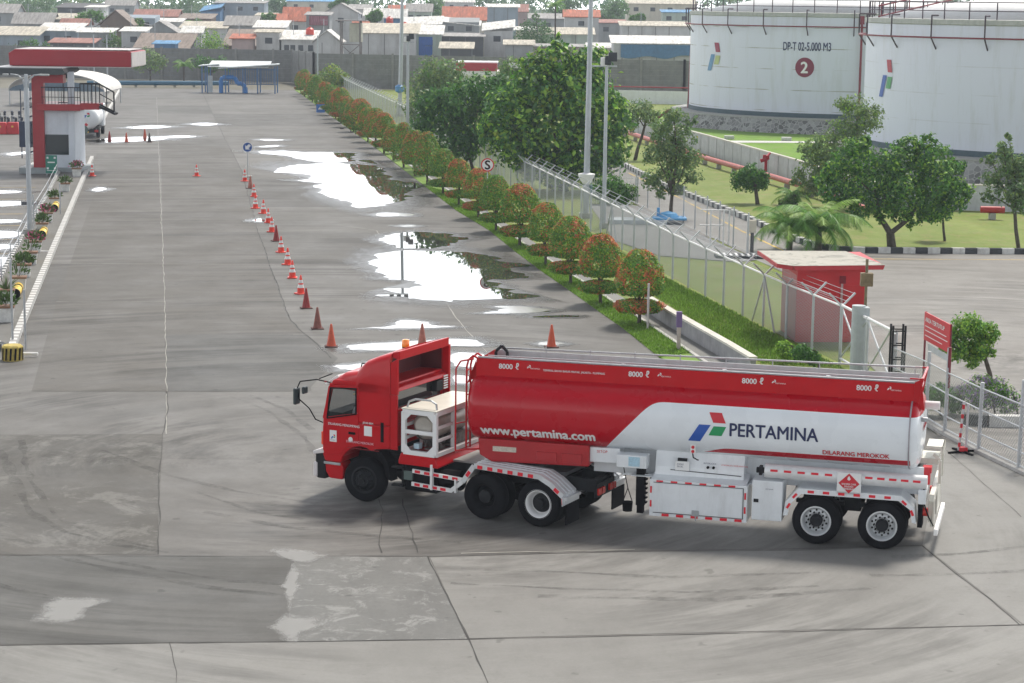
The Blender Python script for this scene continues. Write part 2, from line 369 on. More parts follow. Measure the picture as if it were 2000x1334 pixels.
# doors
for s in (1, -1):
    d = MB(); yo = s * 1.201; e = s * .012
    d.prism([(4.42, 1.27), (4.62, 1.27), (4.8, 1.15), (4.88, 1.02), (5.32, 1.0), (5.33, 1.75), (5.32, 1.83), (4.49, 2.0), (4.42, 2.01)], 1, yo, yo + e)
    ye_ = yo + e / 2; d.beam((4.455, ye_, 2.01), (4.455, ye_, 2.62), .012, .07, up=(1, 0, 0)); d.beam((4.42, ye_, 2.58), (5.16, ye_, 2.54), .012, .08); d.beam((5.29, ye_, 1.84), (5.15, ye_, 2.54), .012, .08, up=(1, 0, 0))
    door = d.build('cab_door', RED, tr, bevel=.01)
    g = MB(); g.prism([(4.49, 2.0), (5.24, 1.84), (5.13, 2.5), (4.49, 2.54)], 1, yo + e * .3, yo + e * .6)
    gl = g.build('side_window', CLEAR, door)
    g = MB(); g.beam((4.47, yo + e * 1.7, 1.985), (5.22, yo + e * 1.7, 1.82), .02, .03); g.beam((4.475, yo + e * 1.7, 1.985), (4.475, yo + e * 1.7, 2.56), .02, .03, up=(1, 0, 0)); g.beam((5.22, yo + e * 1.7, 1.82), (5.13, yo + e * 1.7, 2.52), .02, .03, up=(1, 0, 0)); g.beam((4.475, yo + e * 1.7, 2.55), (5.13, yo + e * 1.7, 2.51), .02, .03)
    g.build('window_frame', BLACK, door)
    h = MB(); h.box((4.5, yo + e, 1.52), (4.66, yo + e + s * .03, 1.57)); h.build('door_handle', BLACK, door)
# writing and plates on the near door
dn = [o for o in tr.children if o.name.startswith('cab_door')][0]
Y1 = 1.217
fmesh('t', 'DILARANG MENUMPANG', .075, lambda x, y: V(5.2 - x, Y1, 1.68 + y), WPL, dn, .0012, sx=.95)
fmesh('t', 'DILARANG MEROKOK', .07, lambda x, y: V(4.73 - x, Y1 + (.0 if 4.73 - x > 4.41 else -.004), 1.33 + y), mat('pink_lettering', (.75, .45, .5), .5), dn, .0008)
mb = MB(); mb.box((4.98, Y1 - .003, 1.3), (5.16, Y1 + .001, 1.56)); pl = mb.build('emblem_plate', WPL, dn)
logo(lambda x, y: V(5.13 - x, Y1 + .003, 1.37 + y), pl, .0016)
fmesh('t', 'PERTAMINA', .025, lambda x, y: V(5.145 - x, Y1 + .003, 1.33 + y), NAVY, pl)
mb = MB(); mb.cyl((4.62, Y1 - .003, 1.4), (4.62, Y1 + .001, 1.4), .055, n=20); mb.build('round_sticker', WPL, dn)
mb = MB(); mb.box((4.08, 1.2005, 1.52), (4.28, 1.204, 1.74)); mb.build('white_plate', WPL, cab)
fmesh('t', 'JENIS BBM', .06, lambda x, y: V(4.31 - x, 1.205, 1.79 + y), WPL, cab, .001)
mb = MB(); mb.box((3.78, 1.2005, 1.42), (3.86, 1.205, 1.86)); mb.build('side_vent', BLACK, cab)
mb = MB(); mb.box((5.24, 1.2, 2.62), (5.3, 1.205, 2.65)); mb.box((3.9, 1.2005, 1.2), (5.3, 1.2025, 1.215)); mb.build('body_crease', DRED, cab)
ws = MB(); ws.add([(5.345, -1.08, 1.72), (5.345, 1.08, 1.72), (5.185, 1.05, 2.5), (5.185, -1.05, 2.5)], [(0, 1, 2, 3)]); ws.v = [(a + .012, b, c) for a, b, c in ws.v]; ws.build('windscreen', CLEAR, tr)
mb = MB(); mb.prism([(5.0, 2.72), (5.34, 2.52), (5.38, 2.55), (5.06, 2.78)], 1, -1.05, 1.05); mb.build('sun_visor', mat('pale_visor', (.78, .78, .78), .25), tr, bevel=.01)
# headlamps, indicator
mb = MB()
for s in (-1, 1): mb.box((5.5, s * .75, .55), (5.605, s * 1.1, .72))
mb.split('headlight', mat('lamp_glass', (.7, .72, .74), .1), tr, bevel=.02)
for s in (-1, 1): mb = MB(); mb.box((5.34, s * 1.12, 1.2), (5.39, s * 1.205, 1.5)); mb.build('indicator_lamp', ORANGE, tr, bevel=.015)
mb = MB(); mb.cyl((3.9, .05, 3.3), (3.9, .05, 3.37), .08); b0 = mb.build('beacon_base', BLACK, tr)
mb = MB(); mb.lathe([(.085, 3.37), (.085, 3.5), (.07, 3.53), (.02, 3.54)], (3.9, .05, 0)); mb.build('beacon_lamp', mat('amber_lamp', (1, .33, .01), .25, coat=.5), b0, smooth=40)
# mirrors
for s in (1, -1):
    ar = MB(); y0 = 1.18 * s
    ar.tube([(5.16, y0, 2.62), (5.5, y0 * 1.02, 2.66), (5.86, y0 * 1.12, 2.6), (5.92, y0 * 1.14, 2.45), (5.88, y0 * 1.13, 2.2), (5.68, y0 * 1.05, 2.0), (5.55, y0, 1.75), (5.36, y0, 1.7)], .014)
    ar.tube([(5.18, y0 * .9, 2.8), (5.45, y0, 2.68)], .012)
    m_ = ar.build('mirror_arm', BLACK, tr)
    g = MB(); g.box((5.9, y0 * 1.14 - .1, 2.08), (5.98, y0 * 1.14 + .1, 2.46)); g.box((5.72, y0 * 1.1 - .09, 2.33), (5.79, y0 * 1.1 + .09, 2.5)); g.build('mirror', mat('mirror_shell', (.03, .045, .05), .35), m_, bevel=.03)
# driver silhouette seat + dash inside is hidden by the dark glass: helmet visible behind the window
# chassis
ch = MB()
for s in (-1, 1): ch.box((-1.0, s * .38, .72), (5.2, s * .46, 1.0))
for x in (-.95, -.3, .9, 2.0, 3.0): ch.box((x, -.38, .76), (x + .12, .38, .96))
ch.box((-1.02, -.46, .6), (-.96, .46, .9)); ch.box((3.3, -.45, .7), (4.8, .45, 1.2))
ch.build('chassis', DARK, tr)
mb = MB(); mb.box((-.3, -.5, 1.0), (1.4, .5, 1.08)); mb.cyl((.75, 0, 1.08), (.75, 0, 1.14), .48, n=24); mb.build('fifth_wheel', mat('greasy_steel', (.12, .12, .13), .4, metal=.4), tr)
mb = MB(); mb.box((1.5, -.6, 1.03), (2.4, .55, 1.07)); mb.build('deck_plate', mat('tread_plate', (.3, .3, .29), .5, metal=.3, scale=20), tr)
# red deck carrying the pump set
dk = MB(); dk.prism([(2.42, 1.02), (2.5, 1.2), (3.36, 1.24), (3.42, 1.08), (3.42, .98), (2.42, .98)], 1, -1.18, 1.19); dk.build('equipment_deck', RED, tr, bevel=.025)
mb = MB(); mb.box((2.5, .62, .4), (3.3, 1.1, .96)); mb.cyl((2.0, .85, .7), (2.48, .85, .7), .22); mb.box((2.5, -1.1, .4), (3.3, -.6, .96)); mb.split('battery_box', BLACK, tr, bevel=.02)
mb = MB(); mb.box((3.08, 1.12, .64), (3.3, 1.16, .84)); mb.build('side_lamp', mat('smoky_lens', (.1, .14, .13), .3), tr, bevel=.01)
mb = MB(); mb.box((3.33, 1.0, .46), (3.62, 1.14, .5)); mb.box((3.33, 1.0, .86), (3.62, 1.14, .9)); mb.box((3.4, .9, .46), (3.44, 1.0, 1.2)); mb.build('cab_step', DARK, tr)
# compressor/pump crate
pk = thing('pump_set', '', '', (0, 0, 0)); pk.parent = tr
for k in ('label', 'category'):
    if k in pk: del pk[k]
fr = MB(); X0, X1, YA, YB, Z0, Z1 = 2.52, 3.3, 1.14, -1.05, 1.26, 2.16; tk = .1
def frame_face(pts, wdt, n_mid):
    pass
for y in (YA, YB):
    for x in (X0, X1): fr.beam((x, y, Z0), (x, y, Z1), tk, tk, up=(0, 1, 0))
    for z in (Z0, Z1): fr.beam((X0, y, z), (X1, y, z), tk, tk)
    fr.beam((X0, y, 1.72), (X1, y, 1.72), .06, .09)
for x in (X0, X1):
    for z in (Z0, Z1): fr.beam((x, YA, z), (x, YB, z), tk, tk)
    for z in (1.56, 1.84): fr.beam((x, YA, z), (x, YA - .75, z), .05, .07)
    fr.beam((x, YA - .8, Z0), (x, YA - .8, Z1), .09, .09, up=(0, 1, 0))
for y in (YA + .045,):
    for cx, cz, sx, sz in ((X0, Z0, 1, 1), (X1, Z0, -1, 1), (X0, Z1, 1, -1), (X1, Z1, -1, -1)):
        fr.prism([(cx + sx * .04, cz + sz * .04), (cx + sx * .2, cz + sz * .04), (cx + sx * .04, cz + sz * .2)], 1, y - .03, y)
fr.build('crate_frame', WPL, pk, bevel=.012)
mb = MB(); mb.box((X0 - .05, YB - .05, Z1 + .052), (X1 + .05, YA + .05, Z1 + .08)); mb.build('crate_top', WARM_LIT, pk, bevel=.01)
mb = MB(); mb.tube([(X1 - .02, YA - .1, Z1 + .06), (X1 - .05, YA - .12, Z1 + .2), (X1 - .2, YA - .15, Z1 + .26), (X0 + .2, YA - .15, Z1 + .26), (X0 + .05, YA - .12, Z1 + .2), (X0 + .02, YA - .1, Z1 + .06)], .022); mb.build('lifting_hoop', STEEL, pk)
mb = MB(); mb.lathe([(.05, .62), (.2, .66), (.29, .58), (.31, .45), (.31, -.85), (.26, -.95), (.05, -.98)], (2.92, .3, 1.82), axis=1, n=28); mb.build('air_receiver', mat('beige_tank', (.5, .47, .42), .35, metal=.2), pk, smooth=40)
mb = MB()
for i in range(14):
    x = rnd.uniform(2.62, 3.2); y = rnd.uniform(.2, .95); z = rnd.uniform(1.3, 1.5); mb.box((x - .05, y - .06, 1.3), (x + .06, y + .07, z))
for i in range(8): a = rnd.uniform(2.6, 3.1); mb.tube([(a, rnd.uniform(.3, 1), 1.35), (a + .1, rnd.uniform(.3, 1), 1.6), (a + .15, .3, 1.8)], .02, 6)
mb.box((2.6, -.95, 1.3), (3.2, .2, 1.55)); mb.build('pump_parts', mat('machine_grey', (.18, .17, .16), .5, metal=.4, var=.5, scale=12), pk)
mb = MB(); mb.box((3.0, .85, 1.31), (3.14, 1.02, 1.44)); mb.build('filter_bowl', mat('pale_blue_plastic', (.5, .66, .75), .4), pk, bevel=.02)
# side guard rails with dashes
mb = MB(); mb.beam((3.08, 1.15, .86), (1.8, 1.15, .8), .04, .09); mb.beam((3.1, 1.15, .57), (2.1, 1.15, .53), .04, .09); mb.beam((2.58, 1.18, .5), (2.58, 1.18, 1.06), .05, .09, up=(0, 1, 0)); mb.beam((2.12, 1.15, .53), (1.84, 1.15, .76), .04, .09); mb.beam((2.0, 1.15, .5), (2.0, 1.15, .8), .04, .1, up=(0, 1, 0))
gr = mb.build('side_guard', WPL, tr, bevel=.005)
dashes(gr, (3.06, 1.17, .86), (1.9, 1.17, .805), 5, .13, .06, 1); dashes(gr, (3.06, 1.17, .57), (2.2, 1.17, .535), 4, .13, .06, 1)
# rear fenders
for s in (1, -1):
    pf = [(1.8, .82), (1.53, 1.2), (-.02, 1.14), (-.3, 1.0), (-.58, .78), (-.6, .58)]; sh = 0 if s > 0 else -.28; pf = [(a_ + (sh if a_ < 1 else 0), b_) for a_, b_ in pf]
    mb = MB(); pin = [(a + (-.0), b - .035) for a, b in pf]
    for i in range(len(pf) - 1):
        a, b = pf[i], pf[i + 1]; mb.add([(a[0], s * 1.2, a[1]), (b[0], s * 1.2, b[1]), (b[0], s * .55, b[1]), (a[0], s * .55, a[1]), (a[0], s * 1.2, a[1] - .03), (b[0], s * 1.2, b[1] - .03), (b[0], s * .55, b[1] - .03), (a[0], s * .55, a[1] - .03)], [(0, 1, 2, 3), (7, 6, 5, 4), (0, 4, 5, 1), (2, 6, 7, 3), (0, 3, 7, 4), (1, 5, 6, 2)])
        for yy in (.7, .85, 1.0): mb.beam((a[0], s * yy, a[1] + .008), (b[0], s * yy, b[1] + .008), .05, .02)
        mb.beam((a[0], s * 1.215, a[1] - .04), (b[0], s * 1.215, b[1] - .04), .02, .11)
    mb.box((-.68 + sh, s * .52, .66), (-.56 + sh, s * 1.23, .72)); mb.box((-.64 + sh, s * .52, .56), (-.6 + sh, s * 1.22, .68))
    fd = mb.build('rear_mudguard', mat('silver_white', (.66, .68, .7), .3, metal=.25, var=.08), tr, bevel=.004)
    if s > 0:
        dashes(fd, (1.5, 1.228, 1.15), (.05, 1.228, 1.095), 6, .12, .075, 1)
        for i in range(len(pf) - 1):
            a, b = pf[i], pf[i + 1]
            if i in (0, 3, 4): dashes(fd, (a[0], 1.228, a[1] - .04), (b[0], 1.228, b[1] - .04), 1, .13, .075, 1)
    mb = MB(); mb.box((-.66 + sh, s * .55, .12), (-.63 + sh, s * 1.18, .56)); mb.build('mud_flap', BLACK, tr)
    mb = MB(); mb.box((-1.07, s * .12, .66), (-1.025, s * .26, .8)); mb.box((-1.07, s * .3, .66), (-1.025, s * .44, .8)); mb.split('tail_lamp', mat('tail_red', (.5, .02, .015), .25), tr)
    mb = MB(); mb.prism([(3.75, .6), (3.85, .95), (4.0, 1.2), (3.9, 1.2), (3.72, .98), (3.62, .55)], 1, s * .85, s * 1.14); mb.build('front_mudguard', BLACK, tr, bevel=.01)
wheel(tr, 0, 1.2, 1, 'deep'); wheel(tr, 1.3, 1.2, 1, 'dark'); wheel(tr, 0, -1.2, -1, 'deep'); wheel(tr, 1.3, -1.2, -1, 'dark')
wheel(tr, 4.33, 1.12, 1, 'front', dual=False, steer=.12); wheel(tr, 4.33, -1.12, -1, 'front', dual=False, steer=.12)
mb = MB()
for x in (0, 1.3): mb.cyl((x, -.8, .5), (x, .8, .5), .09)
mb.cyl((4.33, -.9, .5), (4.33, .9, .5), .06); mb.build('axle', DARK, tr)
# driver
pz = MB()
dv = thing('person', 'driver in a yellow cap and pale shirt seated behind the wheel of the red cab', 'person', tuple(tr.matrix_basis @ V(4.66, .66, 1.47)), tr.rotation_euler[2])
mb = MB(); mb.lathe([(.02, .0), (.19, .02), (.21, .25), (.22, .45), (.17, .56), (.06, .6), (.055, .66), (.08, .7), (.095, .78), (.09, .86), (.05, .92), (.01, .93)], n=16); mb.build('body', mat('pale_shirt', (.5, .52, .55), .7), dv, smooth=True)
mb = MB(); mb.lathe([(.1, .83), (.105, .88), (.07, .95), (.01, .97)], n=16); mb.prism([(-.07, .84), (.19, .84), (.19, .855), (-.07, .86)], 1, -.08, .08); mb.build('cap', YEL, dv, smooth=40)
# ---------------------------------------------------------------- semi trailer
tl = vroot('tanker_trailer', 'red and white fuel tanker semi-trailer lettered PERTAMINA behind the red tractor', 'tank trailer', P, HD)
HW, HH, ZC, NE = 1.2, .78, 2.33, 2.6
def sec(th, s=1.0):
    c, d = math.cos(th), math.sin(th)
    return (HW * s * math.copysign(abs(c) ** (2 / NE), c), ZC + HH * s * math.copysign(abs(d) ** (2 / NE), d))
def ysurf(z, e=.006):
    q = min(.999, abs((z - ZC) / HH)); return HW * (1 - q ** NE) ** (1 / NE) + e
n = 64; rows = [(-.7, .3), (-.685, .62), (-.65, .84), (-.59, .95), (-.52, .995), (-.48, 1), (2.5, 1), (5.5, 1), (8.6, 1), (8.72, .99), (8.8, .96), (8.88, .86), (8.92, .6), (8.93, .3)]
tb = MB(); vs = []
for x, s in rows:
    for i in range(n): a, b = sec(2 * math.pi * i / n, s); vs.append((x, a, b))
fs = [(j * n + i, j * n + (i + 1) % n, (j + 1) * n + (i + 1) % n, (j + 1) * n + i) for j in range(len(rows) - 1) for i in range(n)] + [tuple(range(n - 1, -1, -1)), tuple(range((len(rows) - 1) * n, len(rows) * n))]
tb.add(vs, fs)
# livery material
LV = bpy.data.materials.new('tank_livery'); LV.use_nodes = True; L_ = LV.node_tree; pb = L_.nodes['Principled BSDF']
pb.inputs['Roughness'].default_value = .25; pb.inputs['Coat Weight'].default_value = .22; pb.inputs['Specular IOR Level'].default_value = .28
def mth(op, a, b=None, c=None):
    nd = L_.nodes.new('ShaderNodeMath'); nd.operation = op
    for i, v in enumerate((a, b, c)):
        if v is None: continue
        if isinstance(v, (int, float)): nd.inputs[i].default_value = v
        else: L_.links.new(v, nd.inputs[i])
    return nd.outputs[0]
tc = L_.nodes.new('ShaderNodeTexCoord'); sx = L_.nodes.new('ShaderNodeSeparateXYZ'); L_.links.new(tc.outputs['Object'], sx.inputs[0]); X_, Y_, Z_ = sx.outputs
bnd = mth('SMOOTH_MIN', 2.765, mth('MULTIPLY_ADD', X_, -1.06, 2.765 + 4.83 * 1.06), .35)
white = mth('LESS_THAN', Z_, bnd)
st = mth('MULTIPLY', mth('GREATER_THAN', Z_, 1.735), mth('LESS_THAN', Z_, mth('SMOOTH_MIN', 1.865, mth('MULTIPLY_ADD', X_, -.3, 1.735 + 3.75 * .3), .06)))
st = mth('MULTIPLY', st, mth('GREATER_THAN', X_, -.5))
rmask = mth('MAXIMUM', mth('SUBTRACT', 1, white), st)
no = L_.nodes.new('ShaderNodeTexNoise'); no.inputs['Scale'].default_value = 1.5; no.inputs['Detail'].default_value = 6; L_.links.new(tc.outputs['Object'], no.inputs[0])
mx = L_.nodes.new('ShaderNodeMix'); mx.data_type = 'RGBA'; mx.inputs[6].default_value = (.78, .82, .86, 1); mx.inputs[7].default_value = (.47, .001, .012, 1)
L_.links.new(rmask, mx.inputs[0])
vv = L_.nodes.new('ShaderNodeVectorMath'); vv.operation = 'SCALE'; L_.links.new(mx.outputs[2], vv.inputs[0]); L_.links.new(mth('MULTIPLY_ADD', no.outputs[0], .16, .92), vv.inputs['Scale']); L_.links.new(vv.outputs[0], pb.inputs['Base Color'])
L_.links.new(mth('MULTIPLY_ADD', no.outputs[0], .2, .18), pb.inputs['Roughness'])
tank = tb.build('tank_body', LV, tl, smooth=60)
mb = MB()
for xx in (-.47,):
    for i in range(n):
        a, b = sec(2 * math.pi * i / n); c, d = sec(2 * math.pi * (i + 1) / n)
        mb.beam((xx, a, b), (xx, c, d), .03, .03, up=(1, 0, 0))
mb.build('seam_band', mat('band_grey', (.35, .33, .36), .4), tank)
on = lambda x0, z0, e=.006: (lambda x, y: V(x0 - x, ysurf(z0 + y, e), z0 + y))
fmesh('t', 'www.pertamina.com', .3, on(8.56, 1.83), WPL, tank, .012, sx=1.0, cuts=1)
fmesh('t', 'PERTAMINA', .39, on(3.2, 2.165), NAVY, tank, .008, sx=.88, cuts=1)
fmesh('t', 'DILARANG MEROKOK', .135, on(1.27, 1.895), LRED, tank, .004, sx=1.0, cuts=1)
logo(lambda x, y: V(4.05 - x, ysurf(2.0 + y), 2.0 + y), tank, .0105)
# top parapets and walkway
mb = MB(); mb.box((-.5, .68, 2.94), (8.78, .715, 3.4)); par = mb.build('parapet', RED, tl, bevel=.01)
mb = MB(); mb.box((-.5, -.715, 2.94), (8.72, -.68, 3.36)); mb.build('parapet', mat('parapet_grey', (.5, .52, .53), .5, dirt=.3), tl, bevel=.01)
mb = MB(); mb.box((-.4, -.67, 3.09), (8.7, .67, 3.12)); mb.build('walkway', mat('walkway_grey', (.36, .37, .38), .6, var=.2, dirt=.4), tl)
mb = MB(); mb.cyl((-.5, .7, 3.42), (8.75, .7, 3.42), .022); mb.cyl((-.55, -.7, 3.5), (8.7, -.7, 3.4), .02); mb.cyl((-.5, .5, 3.46), (8.6, .45, 3.42), .014)
for i in range(10): mb.cyl((-.4 + i, -.7, 3.3), (-.4 + i, -.7, 3.48), .012)
mb.build('top_rail', STEEL, tl)
for x in (7.6, 5.3, 3.1, .9):
    mb = MB(); mb.cyl((x, 0, 3.1), (x, 0, 3.22), .3, n=24); mb.cyl((x, 0, 3.22), (x, 0, 3.26), .26, n=24); mb.cyl((x + .45, -.2, 3.1), (x + .45, -.2, 3.3), .05); mb.box((x - .9, -.35, 3.12), (x - .6, -.2, 3.24)); mb.build('manhole', STEEL, tl, smooth=40)
mb = MB(); mb.tube([(8.6, -.2, 3.1), (8.62, -.25, 3.4), (8.5, -.3, 3.52), (8.38, -.3, 3.4), (8.36, -.3, 3.15)], .035); mb.box((8.3, -.5, 3.1), (8.6, .1, 3.2)); mb.build('vent_pipe', DARK, tl)
mb = MB(); mb.prism([(8.79, 3.0), (8.98, 2.86), (8.79, 3.36)], 1, .69, .71); mb.prism([(8.75, 2.95), (8.95, 2.9), (8.95, 3.0), (8.75, 3.37)], 1, -.71, .71); mb.build('front_plate', RED, tl)
for x in (8.28, 5.44, 3.03, .67):
    fmesh('t', '8000', .155, lambda a, y, x=x: V(x - a, .722, 3.2 + y), WPL, par, .004, sx=1.0); fmesh('t', '\u2113', .19, lambda a, y, x=x: V(x - .37 - a, .722, 3.2 + y), WPL, par, .004)
    logo(lambda a, y, x=x: V(x - .62 - a, .722, 3.24 + y), par, .0012, (WPL, WPL, WPL)); fmesh('t', 'PERTAMINA', .04, lambda a, y, x=x: V(x - .7 - a, .722, 3.225 + y), WPL, par)
fmesh('t', 'TERMINAL BAHAN BAKAR MINYAK  JAKARTA - PLUMPANG', .06, lambda a, y: V(7.3 - a, .722, 3.2 + y), WPL, par, .001, sx=.85)
# rear: posts, rails, ladder frame, bumpers
mb = MB()
for y in (.7, -.7): mb.beam((-.56, y, 2.9), (-.66, y, 3.52), .04, .05, up=(0, 1, 0)); mb.beam((-.4, y, 3.5), (-.66, y, 3.5), .03, .03)
mb.beam((-.66, .7, 3.5), (-.66, -.7, 3.5), .04, .04); mb.beam((-.6, .7, 3.2), (-.6, -.7, 3.2), .03, .03)
mb.prism([(-.5, 2.9), (-.72, 2.85), (-.64, 3.5), (-.5, 3.42)], 1, .68, .7); mb.build('rear_guard', RED, tl)
mb = MB(); mb.cyl((-.68, -.1, 2.82), (-.98, -.1, 2.82), .09, n=16); mb.build('rear_port', WPL, tank)
mb = MB(); mb.cyl((-.6, .75, 2.68), (-.8, .75, 2.68), .05); mb.build('rear_lamp_arm', STEEL, tank)
fmesh('t', 'PERTAMINA', .16, lambda x, y: V(-.71, .55 - x, 2.4 + y), LRED, tank, .003)
ch = MB()
for s in (1, -1): ch.box((-.75, s * .42, 1.05), (6.2, s * .5, 1.62))
for x in (-.7, .6, 2.0, 3.4, 4.8, 6.0): ch.box((x, -.42, 1.1), (x + .08, .42, 1.5))
ch.build('trailer_frame', WHITE, tl, bevel=.006)
sp = MB(); sp.box((2.7, .3, 1.1), (5.3, .93, 1.12)); sp.prism([(.93, 1.1), (.9, 1.36), (.78, 1.72), (.3, 1.72), (.3, 1.1)], 0, 2.9, 4.78); sp.build('valve_housing', WHITE, tl, bevel=.008)
mb = MB(); mb.box((4.05, .925, 1.3), (4.35, .955, 1.5)); mb.build('notice_plate', WPL, tl, bevel=.008); mb = MB(); mb.box((4.1, .9, 1.5), (4.3, .95, 1.56)); mb.cyl((4.45, .93, 1.3), (2.95, .93, 1.26), .008); mb.build('plate_bracket', DARK, tl)
fmesh('t', 'AWAS\nSEGEL', .05, lambda x, y: V(4.31 - x, .957, 1.42 + y), NAVY, tl)
for x in (3.66, 3.54): mb = MB(); mb.cyl((x, .9, 1.4), (x, .945, 1.4), .028); mb.build('valve_button', BLACK, tl)
fmesh('t', 'INTERLOCK', .05, lambda x, y: V(3.75 - x, .935, 1.47 + y), NAVY, tl); fmesh('t', 'UTAMAKAN KESELAMATAN', .045, lambda x, y: V(3.38 - x, .935, 1.46 + y), LRED, tl)
mb = MB(); mb.box((3.9, 1.07, 1.72), (4.01, 1.1, 1.9)); dl = mb.build('drain_label', WPL, tank); mb = MB()
for z in (1.76, 1.85): mb.cyl((3.955, 1.1, z), (3.955, 1.11, z), .034)
mb.split('label_dot', LRED, dl); mb = MB(); mb.tube([(3.96, 1.09, 1.72), (3.95, 1.05, 1.62), (3.88, .97, 1.56), (3.86, .95, 1.55)], .014); mb.build('hose_stub', BLACK, dl)
# long cabinet
mb = MB(); mb.box((2.78, .5, .33), (4.84, 1.16, 1.12)); mb.prism([(1.16, 1.124), (.6, 1.26), (.6, 1.124)], 0, 2.8, 4.82); cbn = mb.build('hose_cabinet', WHITE, tl, bevel=.012)
mb = MB(); mb.box((2.88, 1.162, .43), (4.74, 1.178, 1.04)); dr = mb.build('cabinet_door', WHITE, cbn, bevel=.006)
mb = MB(); mb.box((3.78, 1.178, .4), (3.93, 1.2, .52)); mb.box((3.83, 1.18, .3), (3.86, 1.2, .4)); mb.build('cabinet_latch', STEEL, dr)
mb = MB(); mb.beam((2.86, 1.164, 1.06), (4.76, 1.164, 1.06), .01, .012); mb.beam((2.86, 1.164, .41), (4.76, 1.164, .41), .01, .012); mb.beam((2.86, 1.164, .41), (2.86, 1.164, 1.06), .01, .012, up=(1, 0, 0)); mb.build('door_gap', DARK, cbn)
dashes(cbn, (4.78, 1.162, 1.09), (2.95, 1.162, 1.09), 6, .14, .035, 1); dashes(cbn, (4.65, 1.162, .37), (2.8, 1.162, .37), 6, .15, .055, 1)
for x in (4.81, 2.82): dashes(cbn, (x, 1.162, 1.05), (x, 1.162, .45), 2, .14, .035, 1, up=(1, 0, 0))
mb = MB(); mb.box((2.05, .55, .42), (2.68, 1.17, 1.26)); c2 = mb.build('tool_cabinet', WHITE, tl, bevel=.015)
mb = MB(); mb.box((2.54, 1.172, .8), (2.64, 1.19, .87)); mb.build('cabinet_latch', DARK, c2); fmesh('t', 'PERTAMINA', .03, lambda x, y: V(2.4 - x, 1.176, 1.08 + y), NAVY, c2)
# hose tubes
mb = MB(); mb.cyl((-.86, 1.02, 1.43), (2.44, 1.02, 1.45), .15, n=24); tu = mb.build('hose_tube', mat('tube_white', (.72, .73, .74), .3, metal=.1), tl, smooth=40)
dashes(tu, (2.38, 1.165, 1.49), (.98, 1.165, 1.48), 5, .15, .045, 1); dashes(tu, (.42, 1.165, 1.48), (-.78, 1.165, 1.47), 5, .15, .045, 1)
mb = MB(); mb.cyl((2.45, 1.02, 1.45), (2.62, 1.02, 1.45), .06); mb.box((2.5, .94, 1.36), (2.56, 1.1, 1.54)); mb.build('tube_cap', DARK, tu)
mb = MB()
for x in (2.2, 1.2, 0, -.6): mb.box((x, .5, 1.36), (x + .05, .94, 1.4))
mb.build('tube_bracket', WHITE, tl)
# hazard board
mb = MB(); mb.box((.45, 1.18, 1.1), (.94, 1.2, 1.56)); hz = mb.build('hazard_board', WPL, tl, bevel=.008)
mb = MB(); mb.add([(.695, 1.203, 1.13), (.48, 1.203, 1.34), (.695, 1.203, 1.55), (.91, 1.203, 1.34)], [(0, 1, 2, 3)]); mb.build('hazard_diamond', LRED, hz, fix=False)
fmesh('t', 'BAHAN CAIR\nMUDAH\nTERBAKAR', .05, lambda x, y: V(.695 - x, 1.206, 1.31 + y), WPL, hz, .001, align='CENTER')
mb = MB(); mb.add([(.695 + a, 1.206, 1.4 + b) for a, b in ((0, 0), (.035, .02), (.03, .06), (.0, .1), (-.02, .06), (-.035, .03))], [(0, 1, 2, 3, 4, 5)]); mb.build('flame_symbol', WPL, hz, fix=False)
# trailer mudguard, near and far
for s in (1, -1):
    pf = [(2.02, .56), (1.98, .86), (1.72, 1.16), (-.36, 1.16), (-.64, .92), (-.68, .6)]; inn_ = [(1.93, .58), (1.88, .82), (1.66, 1.05), (-.32, 1.05), (-.55, .88), (-.6, .62)]
    mb = MB(); yo, yi = s * 1.2, s * 1.17; npf = len(pf)
    for i in range(npf - 1):
        a, b, c, d = pf[i], pf[i + 1], inn_[i + 1], inn_[i]
        mb.add([(a[0], yo, a[1]), (b[0], yo, b[1]), (c[0], yo, c[1]), (d[0], yo, d[1]), (a[0], s * .5, a[1]), (b[0], s * .5, b[1]), (c[0], yi, c[1]), (d[0], yi, d[1])], [(0, 1, 2, 3), (0, 4, 5, 1), (3, 2, 6, 7), (7, 6, 5, 4)])
    fd = mb.build('trailer_mudguard', WHITE, tl)
    if s > 0:
        dashes(fd, (1.62, 1.2, 1.105), (-.25, 1.2, 1.105), 6, .13, .055, 1)
        for a, b in (((1.95, .72), (1.88, .84)), ((1.86, .92), (1.72, 1.08)), ((-.36, 1.08), (-.5, .96)), ((-.56, .9), (-.63, .74))): dashes(fd, (a[0], 1.2, a[1]), (b[0], 1.2, b[1]), 1, .12, .05, 1)
for y, s in ((1.2, 1), (-1.2, -1)):
    for x in (0, 1.34): wheel(tl, x, y, s, 'trailer')
mb = MB()
for x in (0, 1.34): mb.cyl((x, -.8, .5), (x, .8, .5), .08); mb.beam((x - .5, .5, .75), (x + .5, .5, .75), .1, .08); mb.beam((x - .5, -.5, .75), (x + .5, -.5, .75), .1, .08)
mb.box((.5, -.5, .6), (.84, .5, 1.04)); mb.build('suspension', DARK, tl)
